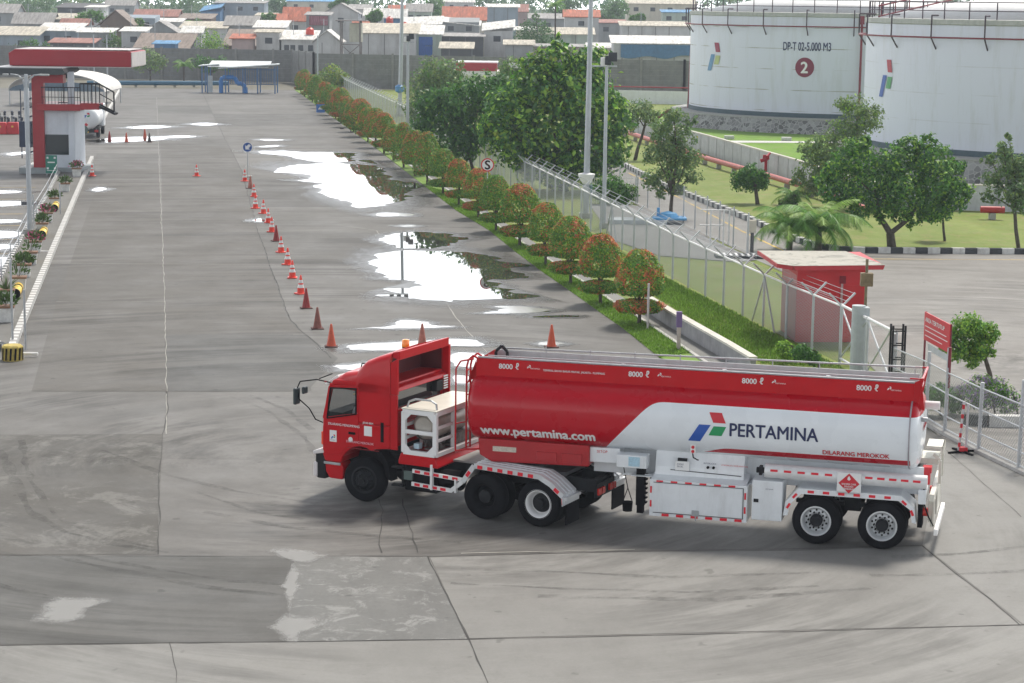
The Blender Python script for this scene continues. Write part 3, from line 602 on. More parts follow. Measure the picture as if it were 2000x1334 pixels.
# rear lamp cluster and frame
mb = MB(); mb.box((-.8, .75, .5), (-.7, 1.1, 1.05)); lc = mb.build('lamp_board', BLACK, tl, bevel=.01); mb = MB(); mb.cyl((-.8, 1.0, .82), (-.9, 1.0, .82), .09, n=16); mb.cyl((-.8, -1.0, .82), (-.9, -1.0, .82), .09, n=16); mb.split('tail_lamp', mat('tail_red', (.5, .02, .015), .25), lc, smooth=40)
mb = MB(); mb.box((-.86, .6, 1.0), (-.7, 1.16, 1.3)); mb.build('lamp_hood', WHITE, lc, bevel=.02); mb = MB(); mb.tube([(-.8, 1.1, 1.4), (-.83, 1.14, 1.0), (-.92, 1.12, .75), (-1.02, 1.05, .55)], .015); mb.build('cable', BLACK, lc)
mb = MB(); mb.box((-1.12, -1.2, .38), (-1.04, 1.2, .52)); mb.build('underrun_bar', mat('bright_white', (.85, .84, .83), .4), tl, bevel=.015)
mb = MB(); mb.box((-1.02, -1.15, 1.06), (-.92, 1.12, 1.22)); mb.box((-1.03, -.95, .5), (-.95, -.85, 1.1)); mb.box((-1.03, .85, .5), (-.95, .95, 1.1)); mb.box((-1.0, .55, .6), (-.9, .95, 1.05)); mb.box((-1.02, -.9, .52), (-.98, -.1, 1.05)); mb.build('rear_beam', WARM_LIT, tl, bevel=.012)
mb = MB(); mb.box((-1.1, -.75, 1.92), (-.75, .0, 1.98)); mb.box((-1.1, -.75, 1.82), (-1.06, .0, 1.98)); mb.beam((-1.05, .02, 1.2), (-1.05, .02, 1.7), .06, .08, up=(0, 1, 0)); mb.beam((-1.05, .02, 1.7), (-.9, .02, 1.82), .06, .06); mb.box((-1.0, -.75, 1.6), (-.6, .02, 1.72)); mb.beam((-1.05, -.75, 1.2), (-1.05, -.75, 1.9), .05, .05, up=(0, 1, 0)); mb.build('rear_step', WARM_LIT, tl, bevel=.01)
mb = MB(); mb.cyl((-.78, .35, 1.25), (-.78, .35, 1.5), .1, n=14); mb.box((-.9, .2, 1.5), (-.72, .45, 1.62)); mb.build('outlet_valve', LRED, tl)
# front underframe (red) with label plate and control box
mb = MB(); mb.prism([(6.2, 1.24), (8.35, 1.2), (8.62, 1.34), (8.66, 1.7), (6.2, 1.7)], 1, -.98, .98); un = mb.build('kingpin_frame', mat('red_frame', (.4, .01, .015), .4, var=.1), tl, bevel=.03)
mb = MB(); mb.box((7.8, .985, 1.44), (8.32, .992, 1.55)); mb.build('label_strip', mat('faded_label', (.55, .5, .42), .6, var=.25, scale=20), un)
for a in (6.55, 7.1): mb = MB(); mb.box((a - .2, .98, 1.3), (a + .25, 1.01, 1.5)); mb.build('access_cover', mat('red_frame', (.4, .01, .015)), un, bevel=.01)
mb = MB(); mb.box((5.55, .5, 1.34), (6.2, .9, 1.66)); mb.build('white_skirt', WHITE, tl, bevel=.01); fmesh('t', 'SETOP', .08, lambda x, y: V(6.05 - x, .906, 1.55 + y), LRED, tl)
mb = MB(); mb.box((4.92, .85, 1.33), (5.56, 1.18, 1.6)); cbx = mb.build('control_box', WHITE, tl, bevel=.012); mb = MB(); mb.box((5.06, 1.183, 1.37), (5.3, 1.187, 1.57)); mb.build('instruction_label', mat('pale_blue_label', (.4, .6, .72), .5, var=.15, scale=20), cbx)
mb = MB()
for y in (.75, -.75): mb.box((5.02, y - .09, .45), (5.2, y + .09, 1.4)); mb.box((5.04, y - .07, .28), (5.18, y + .07, .5))
for i in range(7): mb.box((4.97, .7, .5 + i * .1), (5.02, .8, .53 + i * .1))
mb.build('landing_leg', BLACK, tl); mb = MB(); mb.tube([(4.86, .8, 1.12), (5.5, .8, 1.1)], .02); mb.build('leg_crank', WHITE, tl)
mb = MB(); mb.box((4.75, -.4, 1.0), (5.2, .4, 1.3)); mb.build('gear_box', DARK, tl)
bk = MB(); bk.lathe([(.1, 0), (.115, .2), (.1, .2), (.085, .02), (.01, .02)]); bko = thing('hanging_bucket', 'small black rubber bucket hanging on a strap beside the landing leg', 'bucket', tuple(tl.matrix_basis @ V(5.42, .62, .26)))
bk.build('bucket_body', BLACK, bko); mb = MB(); mb.tube([(.1, 0, .2), (0, 0, .5), (-.1, 0, .2)], .01); mb.tube([(0, 0, .5), (-.12, 0, 1.05)], .01); mb.build('strap', BLACK, bko)
# front ladder
mb = MB()
for x, y in ((8.98, .78), (8.98, .48)): mb.tube([(x, y, 1.38), (x, y, 3.2), (x - .04, y, 3.36), (x - .15, y, 3.46), (x - .25, y, 3.4)], .022)
for i in range(7): mb.cyl((8.98, .78, 1.5 + i * .27), (8.98, .48, 1.5 + i * .27), .016)
mb.tube([(9.14, 1.05, 1.4), (9.14, 1.05, 3.2), (9.05, 1.0, 3.36), (8.8, .85, 3.4)], .018); mb.tube([(9.14, 1.05, 1.4), (8.9, .9, 1.42), (8.6, .9, 1.45)], .02); mb.tube([(9.14, 1.05, 2.0), (8.98, .78, 2.0)], .015)
mb.build('front_ladder', RED, tl)
# ================================================================ GROUND
def groundmat(name, col, col2, rough=.75, cen=None, streak=.0, scale=.5, col3=None):
    if name.startswith(('yard', 'slab')): col, col2 = tuple(x * .9 for x in col), tuple(x * .9 for x in col2)
    m = bpy.data.materials.new(name); m.use_nodes = True; n = m.node_tree; b = n.nodes['Principled BSDF']; L = n.links.new
    b.inputs['Roughness'].default_value = rough; b.inputs['Specular IOR Level'].default_value = .3
    tc = n.nodes.new('ShaderNodeTexCoord')
    def noise(sc_, det=6, ro=.65, vec=None, dist=0):
        o = n.nodes.new('ShaderNodeTexNoise'); o.inputs['Scale'].default_value = sc_; o.inputs['Detail'].default_value = det; o.inputs['Roughness'].default_value = ro; o.inputs['Distortion'].default_value = dist
        L(vec or tc.outputs['Object'], o.inputs['Vector']); return o.outputs[0]
    def rng(v, a, c, d, e):
        o = n.nodes.new('ShaderNodeMapRange'); o.inputs[1].default_value = a; o.inputs[2].default_value = c; o.inputs[3].default_value = d; o.inputs[4].default_value = e; L(v, o.inputs[0]); return o.outputs[0]
    def mixc(f, a, c):
        o = n.nodes.new('ShaderNodeMix'); o.data_type = 'RGBA'; L(f, o.inputs[0])
        for i, v in ((6, a), (7, c)):
            if isinstance(v, tuple): o.inputs[i].default_value = (*v, 1)
            else: L(v, o.inputs[i])
        return o.outputs[2]
    mp = n.nodes.new('ShaderNodeMapping'); mp.inputs['Scale'].default_value = (1, .35, 1); mp.inputs['Rotation'].default_value = (0, 0, .17); L(tc.outputs['Object'], mp.inputs[0])
    c = mixc(rng(noise(scale * .35, 7, .7, mp.outputs[0]), .35, .65, 0, 1), col, col2)
    c = mixc(rng(noise(scale * 2.3, 8, .75), .5, .72, 0, .55), c, tuple(x * .78 for x in col))
    if col3: c = mixc(rng(noise(scale * 1.1, 9, .8, None, .6), .52, .6, 0, .8), c, col3)
    if streak:
        sb = n.nodes.new('ShaderNodeVectorMath'); sb.operation = 'SUBTRACT'; sb.inputs[1].default_value = (cen[0], cen[1], 0); L(tc.outputs['Object'], sb.inputs[0])
        ln = n.nodes.new('ShaderNodeVectorMath'); ln.operation = 'LENGTH'; L(sb.outputs[0], ln.inputs[0])
        sp = n.nodes.new('ShaderNodeSeparateXYZ'); L(sb.outputs[0], sp.inputs[0])
        an = n.nodes.new('ShaderNodeMath'); an.operation = 'ARCTAN2'; L(sp.outputs[1], an.inputs[0]); L(sp.outputs[0], an.inputs[1])
        cb_ = n.nodes.new('ShaderNodeCombineXYZ'); L(ln.outputs['Value'], cb_.inputs[0]); 
        a2 = n.nodes.new('ShaderNodeMath'); a2.operation = 'MULTIPLY'; a2.inputs[1].default_value = 1.3; L(an.outputs[0], a2.inputs[0]); L(a2.outputs[0], cb_.inputs[1])
        s1 = noise(1.1, 5, .75, cb_.outputs[0], .15)
        msk = rng(noise(.16, 3, .5), .42, .6, .15, 1)
        mm = n.nodes.new('ShaderNodeMath'); mm.operation = 'MULTIPLY'; L(rng(s1, .44, .64, 0, streak), mm.inputs[0]); L(msk, mm.inputs[1])
        c = mixc(mm.outputs[0], c, tuple(x * .42 for x in col))
        mm2 = n.nodes.new('ShaderNodeMath'); mm2.operation = 'MULTIPLY'; L(rng(s1, .5, .34, 0, streak * .5), mm2.inputs[0]); L(msk, mm2.inputs[1])
        c = mixc(mm2.outputs[0], c, tuple(min(1, x * 1.35) for x in col2))
    f = noise(14, 6, .8); c = mixc(rng(f, .3, .75, 0, .3), c, tuple(x * .6 for x in col))
    f2 = noise(2.2, 2, .5); c = mixc(rng(f2, .7, .74, 0, .5), c, tuple(x * .45 for x in col))
    L(c, b.inputs['Base Color'])
    bp_ = n.nodes.new('ShaderNodeBump'); bp_.inputs['Strength'].default_value = .25; bp_.inputs['Distance'].default_value = .01; L(f, bp_.inputs['Height']); L(bp_.outputs[0], b.inputs['Normal'])
    L(rng(noise(.4, 5, .7), .3, .7, rough - .15, rough + .1), b.inputs['Roughness'])
    return m
CN = at(620, 900)
YARD = groundmat('yard_concrete', (.15, .144, .135), (.205, .198, .187), cen=CN, streak=.8)
SL_D = groundmat('slab_dark', (.105, .103, .097), (.14, .137, .129), cen=CN, streak=.75)
SL_B = groundmat('slab_brown', (.118, .11, .098), (.16, .151, .137), cen=CN, streak=.75)
SL_E = groundmat('slab_stained', (.098, .092, .082), (.14, .132, .12), cen=CN, streak=.8, col3=(.19, .185, .17))
SL_L = groundmat('slab_light', (.24, .235, .222), (.295, .29, .275), cen=at(900, 1000), streak=.6)
SL_M = groundmat('slab_mottled', (.15, .15, .145), (.21, .21, .2), scale=1.4, col3=(.3, .3, .29))
sheet('ground', [(-900, -60), (900, -60), (1400, 2600), (-1400, 2600)], -.05, groundmat('earth', (.15, .14, .11), (.2, .19, .15), .9))
GE = [(575, 176), (588, 184), (640, 222), (690, 258), (735, 290), (831, 365), (891, 411), (957, 451), (1002, 488), (1062, 533), (1116, 570), (1176, 613), (1215, 640), (1290, 700), (1400, 780)]
yard = [(-2500, 182), (-200, 172), (240, 172)] + GE + [(1560, 850), (1780, 822), (1832, 850), (1912, 884), (1990, 922), (2300, 1075), (2600, 2600), (-600, 2600), (-2600, 700)]
sheet('yard', px(yard), .0, YARD)
LAWN = groundmat('lawn', (.15, .21, .035), (.24, .29, .07), .9, scale=.9, col3=(.27, .23, .1))
LAWN2 = groundmat('lawn_bright', (.13, .27, .025), (.2, .35, .04), .9, scale=.8, col3=(.22, .24, .1))
KERB_R = [(1120, 272), (1215, 322), (1290, 362), (1380, 398), (1465, 432), (1530, 462), (1590, 484), (1640, 492), (1690, 494), (2100, 497), (2500, 500)]
sheet('lawn', px(GE + [(1560, 850), (1780, 822), (3500, 900), (3500, 150), (1400, 178), (600, 174)]), -.02, LAWN)
apron = [(1100, 280), (1120, 272)] + KERB_R[1:] + [(3000, 505), (4000, 1500), (2600, 2600), (2300, 1075), (1990, 922), (1912, 884), (1832, 850), (1790, 800), (1700, 715), (1660, 640), (1530, 532), (1480, 508), (1400, 468), (1330, 446), (1240, 398), (1170, 342)]
sheet('inner_road', px(apron), .004, groundmat('apron_concrete', (.215, .205, .19), (.28, .268, .252), cen=at(1900, 700), streak=.75))
for nm, pts, m, z in [('yard_slab', [(-60, 850), (318, 848), (306, 1083), (-60, 1084)], SL_E, .004),
    ('yard_slab', [(-300, 1086), (575, 1086), (560, 1253), (-300, 1262)], SL_D, .004),
    ('yard_slab', [(575, 1087), (838, 1088), (912, 1248), (560, 1253)], SL_M, .004),
    ('yard_slab', [(840, 1089), (1200, 1079), (1560, 1076), (1800, 1067), (1995, 1220), (914, 1247)], SL_L, .004),
    ('yard_slab', [(-300, 1264), (560, 1255), (914, 1250), (1995, 1222), (2500, 1200), (2500, 2400), (-300, 2400)], SL_L, .004),
    ('yard_slab', [(1802, 1065), (1840, 860), (1912, 886), (1990, 924), (2300, 1077), (2300, 1200), (1998, 1219)], SL_L, .004),
    ('yard_slab', [(110, 591), (322, 591), (325, 764), (62, 764)], SL_B, .004),
    ('yard_slab', [(322, 655), (600, 655), (660, 700), (600, 764), (327, 764)], SL_D, .004),
    ('yard_slab', [(200, 330), (312, 330), (321, 589), (112, 589)], SL_B, .004),
    ('yard_slab', [(314, 272), (450, 290), (474, 337), (503, 450), (560, 620), (590, 652), (323, 652), (318, 450)], SL_B, .004)]:
    sheet(nm, px(pts), z, m)
J2 = [(395, 178), (416, 224), (472, 335), (504, 450), (565, 626), (610, 765)]; J1 = [(306, 178), (309, 270), (314, 400), (322, 590), (326, 765)]; KL = [(240, 178), (186, 305), (140, 400), (62, 600), (0, 765)]
def atrow(L_, y):
    for a, b in zip(L_[:-1], L_[1:]):
        if a[1] <= y <= b[1]: return a[0] + (b[0] - a[0]) * (y - a[1]) / (b[1] - a[1])
    return L_[-1][0]
ys = [179, 192, 206, 222, 246, 272, 300, 348, 405, 455, 515, 590, 655, 764]; TN = [groundmat('slab_tone', (.128 * k, .122 * k, .112 * k), (.178 * k, .171 * k, .159 * k), cen=CN, streak=.7) for k in (.86, .95, 1.08, 1.2)]; rq = random.Random(12)
GEY = [(p[0] - 6, p[1]) for p in GE]
for L_, R_l in ((KL, J1), (J1, J2), (J2, GEY)):
    for a, b in zip(ys[:-1], ys[1:]):
        if rq.random() < .25 or (L_ is J2 and b > 640) or a < 186: continue
        g_ = 1.2; sheet('yard_slab', px([(atrow(L_, a) + g_, a + .3), (atrow(R_l, a) - g_, a + .3), (atrow(R_l, b) - g_, b - .3), (atrow(L_, b) + g_, b - .3)]), .002, rq.choice(TN))
JD = mat('joint_dark', (.06, .058, .055), .9, var=.3); JL = mat('joint_pale', (.33, .32, .29), .9, var=.2)
def strip(pts, w_, m, z=.009, jit=.02, name='slab_joint', step=.5):
    P_ = []; r_ = random.Random(int(abs(pts[0][0] * 7 + pts[0][1])))
    W = [at(*p) for p in pts]
    for a, b in zip(W[:-1], W[1:]):
        k = max(1, int((b - a).length / step))
        for i in range(k): P_.append(a.lerp(b, i / k))
    P_.append(W[-1]); mb = MB(); vs = []; off = 0
    for i, p in enumerate(P_):
        d = (P_[min(i + 1, len(P_) - 1)] - P_[max(i - 1, 0)]); d.normalize(); nn = V(-d.y, d.x, 0); off = off * .6 + r_.uniform(-jit, jit) * .7; ww = w_ * .8 * r_.uniform(.35, 1.4)
        vs += [(p.x + nn.x * (off + ww / 2), p.y + nn.y * (off + ww / 2), z), (p.x + nn.x * (off - ww / 2), p.y + nn.y * (off - ww / 2), z)]
    mb.add(vs, [(2 * i, 2 * i + 2, 2 * i + 3, 2 * i + 1) for i in range(len(P_) - 1)])
    o = mb.build(name, m, fix=False); 
    bm = bmesh.new(); bm.from_mesh(o.data)
    for f in bm.faces:
        if f.normal.z < 0: f.normal_flip()
    bm.to_mesh(o.data); bm.free()
    return tag(o, kind='structure')
for pts, w_, m, j in [([(-100, 1263), (560, 1254), (914, 1249), (1400, 1239), (1995, 1221), (2300, 1205)], .035, JD, .02), ([(-100, 1085), (840, 1087), (1250, 1077), (1570, 1072), (1800, 1066)], .03, JD, .02),
    ([(834, 1087), (914, 1248), (950, 1334), (980, 1400)], .035, JD, .03), ([(318, 848), (312, 950), (306, 1083)], .03, JD, .04), ([(-60, 850), (318, 848)], .02, JD, .01), ([(1800, 1066), (1995, 1221)], .03, JD, .04),
    ([(785, 975), (800, 1030), (816, 1080)], .03, JD, .05), ([(737, 975), (745, 1010), (746, 1050), (748, 1080)], .03, JD, .09), ([(60, 765), (326, 765), (620, 765)], .02, JD, .01), ([(326, 848), (322, 590), (314, 400), (309, 270), (306, 190)], .03, JL, .03),
    ([(110, 590), (322, 590)], .06, JL, .01), ([(190, 405), (310, 405)], .04, JD, .02), ([(120, 515), (560, 517)], .06, JL, .02), ([(416, 224), (472, 335), (504, 450), (565, 626), (648, 700)], .05, JD, .04), ([(395, 180), (416, 224)], .05, JD, .04),
    ([(850, 560), (905, 640), (950, 690)], .05, JL, .04), ([(640, 190), (735, 260)], .04, JL, .04), ([(660, 440), (735, 450), (760, 480)], .05, JL, .04), ([(900, 1081), (1090, 1077), (1240, 1074)], .06, JL, .02), ([(330, 1255), (345, 1334)], .015, JD, .04), ([(1850, 880), (1995, 1010)], .02, JD, .03), ([(1840, 905), (2000, 905)], .015, JD, .03), ([(326, 765), (327, 800), (318, 848)], .03, JD, .04),
    ([(200, 330), (310, 330)], .04, JD, .02), ([(480, 420), (900, 425)], .03, JD, .02), ([(220, 230), (600, 232)], .05, JL, .02)]:
    strip(pts, w_, m, jit=j)
YLN = mat('road_line_yellow', (.6, .42, .1), .8, var=.3, scale=10)
strip([(1228, 338), (1330, 388), (1450, 452), (1545, 497)], .14, YLN, .009, .003, 'road_line'); strip([(1560, 503), (1700, 506), (2200, 509)], .12, YLN, .009, .003, 'road_line')
for i, y in enumerate((366, 376, 389, 404, 418, 441, 468, 496)): strip([(-120, y + 1), (70 - i * 6, y)], .12, YLN, .009, .003, 'parking_line')
TY = bpy.data.materials.new('tyre_mark'); TY.use_nodes = True; n_ = TY.node_tree; b_ = n_.nodes['Principled BSDF']; b_.inputs['Base Color'].default_value = (.035, .034, .033, 1); b_.inputs['Roughness'].default_value = .8
no_ = n_.nodes.new('ShaderNodeTexNoise'); no_.inputs['Scale'].default_value = 1.3; no_.inputs['Detail'].default_value = 8; no_.inputs['Roughness'].default_value = .8; tc_ = n_.nodes.new('ShaderNodeTexCoord'); n_.links.new(tc_.outputs['Object'], no_.inputs[0]); mr_ = n_.nodes.new('ShaderNodeMapRange'); mr_.inputs[1].default_value = .42; mr_.inputs[2].default_value = .75; mr_.inputs[4].default_value = .5; n_.links.new(no_.outputs[0], mr_.inputs[0]); n_.links.new(mr_.outputs[0], b_.inputs['Alpha'])
for j, (pts, w_) in enumerate([([(0, 880), (30, 940), (60, 1000), (130, 1040), (230, 1065), (330, 1080)], .28), ([(40, 860), (60, 940), (110, 1010), (200, 1050), (300, 1070)], .22), ([(100, 1085), (220, 1112), (400, 1148), (560, 1165)], .25), ([(150, 1085), (280, 1108), (450, 1135), (600, 1145)], .2), ([(-60, 1128), (60, 1160), (120, 1175)], .3),
    ([(900, 1112), (1100, 1118), (1300, 1128), (1600, 1118)], .25), ([(880, 1140), (1100, 1150), (1350, 1158), (1600, 1145)], .22), ([(1050, 1165), (1400, 1172), (1700, 1150)], .3), ([(450, 775), (520, 800), (590, 850), (620, 900)], .22), ([(480, 770), (560, 800), (610, 840)], .2), ([(1740, 1088), (1880, 1082), (2100, 1060)], .3), ([(1700, 1125), (1880, 1122), (2100, 1110)], .25),
    ([(400, 1000), (560, 1030), (700, 1045), (900, 1060)], .22), ([(380, 960), (500, 1000), (650, 1025)], .2), ([(200, 880), (330, 930), (460, 960), (620, 985)], .22)]):
    strip(pts, w_, TY, .0098, .03, 'tyre_mark')
# ---- puddles
def rough_poly(pts, amp, step, seed):
    r_ = random.Random(seed); out = []
    for _ in range(2): pts = [q for i in range(len(pts)) for q in (pts[i].lerp(pts[(i + 1) % len(pts)], .22), pts[i].lerp(pts[(i + 1) % len(pts)], .78))]
    n = len(pts)
    for i in range(n):
        a, b = pts[i], pts[(i + 1) % n]; L = (b - a).length; k = max(1, int(L / step))
        for j in range(k):
            p = a.lerp(b, j / k); out.append(p + V(r_.uniform(-amp, amp), r_.uniform(-amp, amp), 0))
    return out
def watermat(name, base, rough=.015):
    m = bpy.data.materials.new(name); m.use_nodes = True; n = m.node_tree; b = n.nodes['Principled BSDF']
    b.inputs['Base Color'].default_value = (*base, 1); b.inputs['Roughness'].default_value = rough; b.inputs['IOR'].default_value = 1.36; b.inputs['Specular IOR Level'].default_value = .62
    return m
WAT = watermat('rain_water', (.05, .048, .044)); SILT = watermat('silty_water', (.3, .295, .28), .14); DRY = groundmat('dried_silt', (.3, .295, .28), (.42, .415, .4), .5, scale=3)
def softmat(name, col, rough, lo, hi, amax, spec=.5):
    m = bpy.data.materials.new(name); m.use_nodes = True; n = m.node_tree; b = n.nodes['Principled BSDF']; b.inputs['Base Color'].default_value = (*col, 1); b.inputs['Roughness'].default_value = rough; b.inputs['Specular IOR Level'].default_value = spec
    at_ = n.nodes.new('ShaderNodeAttribute'); at_.attribute_name = 'edge'; tc = n.nodes.new('ShaderNodeTexCoord'); a_ = None
    no = n.nodes.new('ShaderNodeTexNoise'); no.inputs['Scale'].default_value = 2.6; no.inputs['Detail'].default_value = 9; no.inputs['Roughness'].default_value = .72; n.links.new(tc.outputs['Object'], no.inputs[0])
    ad = n.nodes.new('ShaderNodeMath'); ad.operation = 'MULTIPLY_ADD'; ad.inputs[1].default_value = 1.1; n.links.new(no.outputs[0], ad.inputs[0]); n.links.new(at_.outputs['Fac'], ad.inputs[2])
    mr = n.nodes.new('ShaderNodeMapRange'); mr.interpolation_type = 'SMOOTHSTEP'; mr.inputs[1].default_value = lo; mr.inputs[2].default_value = hi; mr.inputs[4].default_value = amax; n.links.new(ad.outputs[0], mr.inputs[0])
    fe = n.nodes.new('ShaderNodeMapRange'); fe.inputs[1].default_value = 0; fe.inputs[2].default_value = .12; n.links.new(at_.outputs['Fac'], fe.inputs[0]); mu = n.nodes.new('ShaderNodeMath'); mu.operation = 'MULTIPLY'; n.links.new(mr.outputs[0], mu.inputs[0]); n.links.new(fe.outputs[0], mu.inputs[1]); n.links.new(mu.outputs[0], b.inputs['Alpha'])
    return m
def softsheet(name, ring, z, m):
    c_ = sum(ring, V(0, 0, 0)) / len(ring); n = len(ring); vs = [(c_.x, c_.y, z)]; ev = [1.0]; K = 4
    for k in range(1, K + 1):
        for p in ring: q = c_.lerp(p, k / K); vs.append((q.x, q.y, z)); ev.append(1 - k / K)
    fs = [(0, 1 + i, 1 + (i + 1) % n) for i in range(n)] + [(1 + (k - 1) * n + i, 1 + k * n + i, 1 + k * n + (i + 1) % n, 1 + (k - 1) * n + (i + 1) % n) for k in range(1, K) for i in range(n)]
    mb = MB(); mb.add(vs, fs); o = mb.build(name, m, fix=False); at_ = o.data.attributes.new('edge', 'FLOAT', 'POINT'); at_.data.foreach_set('value', ev); o.data.update()
    if o.data.polygons[0].normal.z < 0: o.data.flip_normals()
    return tag(o, kind='structure')
DAMPS = softmat('damp_stain', (.075, .073, .069), .35, .45, 1.0, .85); PALE = softmat('pale_residue', (.36, .355, .34), .5, .74, 1.15, .58)
PUD = []; DAMP = groundmat('damp_concrete', (.1, .097, .092), (.15, .146, .138), .5)
c6 = lambda L_: [(500 + x / 5.556, 260 + y / 5.556) for x, y in L_]; c7 = lambda L_: [(690 + x / 4.651, 430 + y / 4.651) for x, y in L_]; c3 = lambda L_: [(660 + x / 4.545, 600 + y / 4.545) for x, y in L_]
PUD += [(c6([(150, 425), (280, 370), (470, 340), (900, 330), (1110, 345), (1300, 350), (1420, 400), (1380, 430), (1460, 480), (1430, 500), (1700, 540), (1800, 580), (1650, 620), (1620, 660), (1700, 690), (1540, 745), (1400, 785), (1250, 808), (1090, 815), (1000, 750), (820, 700), (650, 635), (780, 605), (560, 585), (750, 555), (600, 530), (420, 515), (600, 505), (560, 440)]), WAT),
    (c6([(-60, 200), (300, 192), (500, 210), (1100, 213), (1110, 245), (1000, 270), (1080, 300), (860, 325), (640, 315), (470, 280), (350, 245), (150, 235)]), WAT), (c6([(1260, 885), (1400, 862), (1700, 880), (1690, 905), (1350, 905)]), SILT),
    (c6([(0, 70), (150, 66), (330, 76), (150, 84)]), WAT), (c6([(0, 150), (200, 132), (280, 142), (120, 155)]), WAT), (c6([(1090, 300), (1200, 290), (1270, 302), (1330, 340), (1200, 320)]), WAT),
    (c7([(220, 175), (330, 140), (420, 120), (560, 105), (780, 120), (900, 130), (880, 150), (1110, 163), (900, 200), (860, 245), (640, 262), (400, 262), (370, 220), (290, 210)]), WAT),
    (c7([(150, 320), (400, 275), (940, 285), (1180, 315), (1370, 345), (1260, 370), (1640, 408), (1500, 430), (1370, 455), (1610, 510), (1540, 535), (1180, 545), (1370, 590), (1240, 605), (1480, 632), (1330, 660), (1750, 680), (1650, 710), (1400, 720), (980, 725), (860, 745), (560, 720), (420, 700), (180, 685), (480, 665), (180, 630), (560, 620), (620, 585), (500, 552), (250, 530), (320, 495), (180, 470), (250, 430), (110, 385), (240, 355)]), WAT),
    (c7([(1240, 795), (1400, 780), (1660, 795), (1560, 810)]), SILT), (c7([(1120, 852), (1330, 828), (1880, 828), (1550, 850)]), WAT), (c7([(1560, 885), (1750, 868), (2060, 868), (2040, 887)]), WAT), (c7([(400, 55), (500, 45), (600, 55), (500, 65)]), SILT),
    (c3([(220, 188), (500, 175), (520, 140), (600, 112), (830, 140), (820, 168), (1050, 170), (950, 184), (500, 197)]), SILT), (c3([(20, 355), (350, 320), (650, 306), (1150, 283), (1330, 340), (1200, 356), (900, 345), (700, 385), (200, 392)]), SILT), (c3([(1740, 325), (1900, 308), (2050, 330), (1850, 347)]), SILT),
    ([(650, 716), (720, 708), (770, 712), (740, 724), (660, 724)], SILT), ([(880, 688), (960, 692), (930, 722), (885, 716)], SILT), ([(882, 733), (935, 738), (920, 752), (884, 750)], SILT), ([(960, 610), (1010, 598), (1085, 606), (1030, 614)], SILT),
    ([(73, 1212), (92, 1192), (98, 1178), (112, 1170), (195, 1170), (198, 1180), (160, 1190), (165, 1208), (110, 1219)], DRY), ([(530, 1079), (560, 1073), (635, 1086), (600, 1098), (575, 1097), (560, 1090)], DRY), ([(540, 1225), (560, 1205), (618, 1208), (625, 1225), (590, 1233), (575, 1253), (560, 1250)], DRY), ([(566, 1100), (578, 1100), (576, 1140), (570, 1195), (558, 1195), (562, 1150)], DRY)]
PUD += [(p, WAT) for p in ([(-100, 376), (20, 372), (62, 376), (-100, 383)], [(-100, 399), (20, 393), (72, 397), (60, 402), (-100, 405)], [(-100, 428), (40, 430), (58, 434), (-100, 440)], [(-100, 450), (58, 453), (20, 466), (-100, 470)], [(-100, 476), (40, 478), (10, 490), (-100, 494)], [(-100, 508), (22, 500), (25, 520), (-100, 545)], [(160, 276), (220, 269), (330, 267), (330, 273), (200, 280)], [(366, 243), (400, 240), (432, 243), (400, 246)], [(232, 250), (300, 245), (345, 248), (290, 252)], [(178, 372), (195, 366), (212, 370), (190, 375)], [(490, 432), (505, 427), (520, 430), (515, 435)], [(10, 300), (60, 296), (60, 300), (20, 305)], [(305, 268), (352, 265), (390, 267), (350, 270)])]
for i, (p, m) in enumerate(PUD):
    W = [at(*q) for q in p]; d = W[0].y; amp = .04 + .0022 * (d - 30); ar = abs(sum(W[j].x * W[(j + 1) % len(W)].y - W[(j + 1) % len(W)].x * W[j].y for j in range(len(W)))) / 2; pe = sum((W[(j + 1) % len(W)] - W[j]).length for j in range(len(W))); amp = min(amp, .3 * ar / pe)
    if True:      # damp rim: star-shaped outline round the water
        c_ = sum(W, V(0, 0, 0)) / len(W); dense = [W[j].lerp(W[(j + 1) % len(W)], t_ / 8) for j in range(len(W)) for t_ in range(8)]; bins = [0.0] * 36
        for q in dense: k_ = int((math.atan2(q.y - c_.y, q.x - c_.x) + math.pi) / (2 * math.pi) * 36) % 36; bins[k_] = max(bins[k_], (q - c_).length)
        for k_ in range(36):
            if bins[k_] == 0: bins[k_] = max(.1, (bins[k_ - 1] + bins[(k_ + 1) % 36]) / 2)
        rr_ = random.Random(i); gr_ = [c_ + V(math.cos(-math.pi + (k_ + .5) * math.pi / 18), math.sin(-math.pi + (k_ + .5) * math.pi / 18), 0) * (bins[k_] * rr_.uniform(1.0, 1.08) * (1.3 if m is DRY else 1.22) + .15 + .004 * (d - 30)) for k_ in range(36)]
        softsheet('residue' if m is DRY else 'wet_margin', gr_, .0105 + .00008 * i, PALE if m is DRY else DAMPS)
        if m is DRY: continue
    sheet('puddle', rough_poly(W, amp, .35 + .004 * d if m is not DRY else .13, i), .014 + .0003 * i, m)
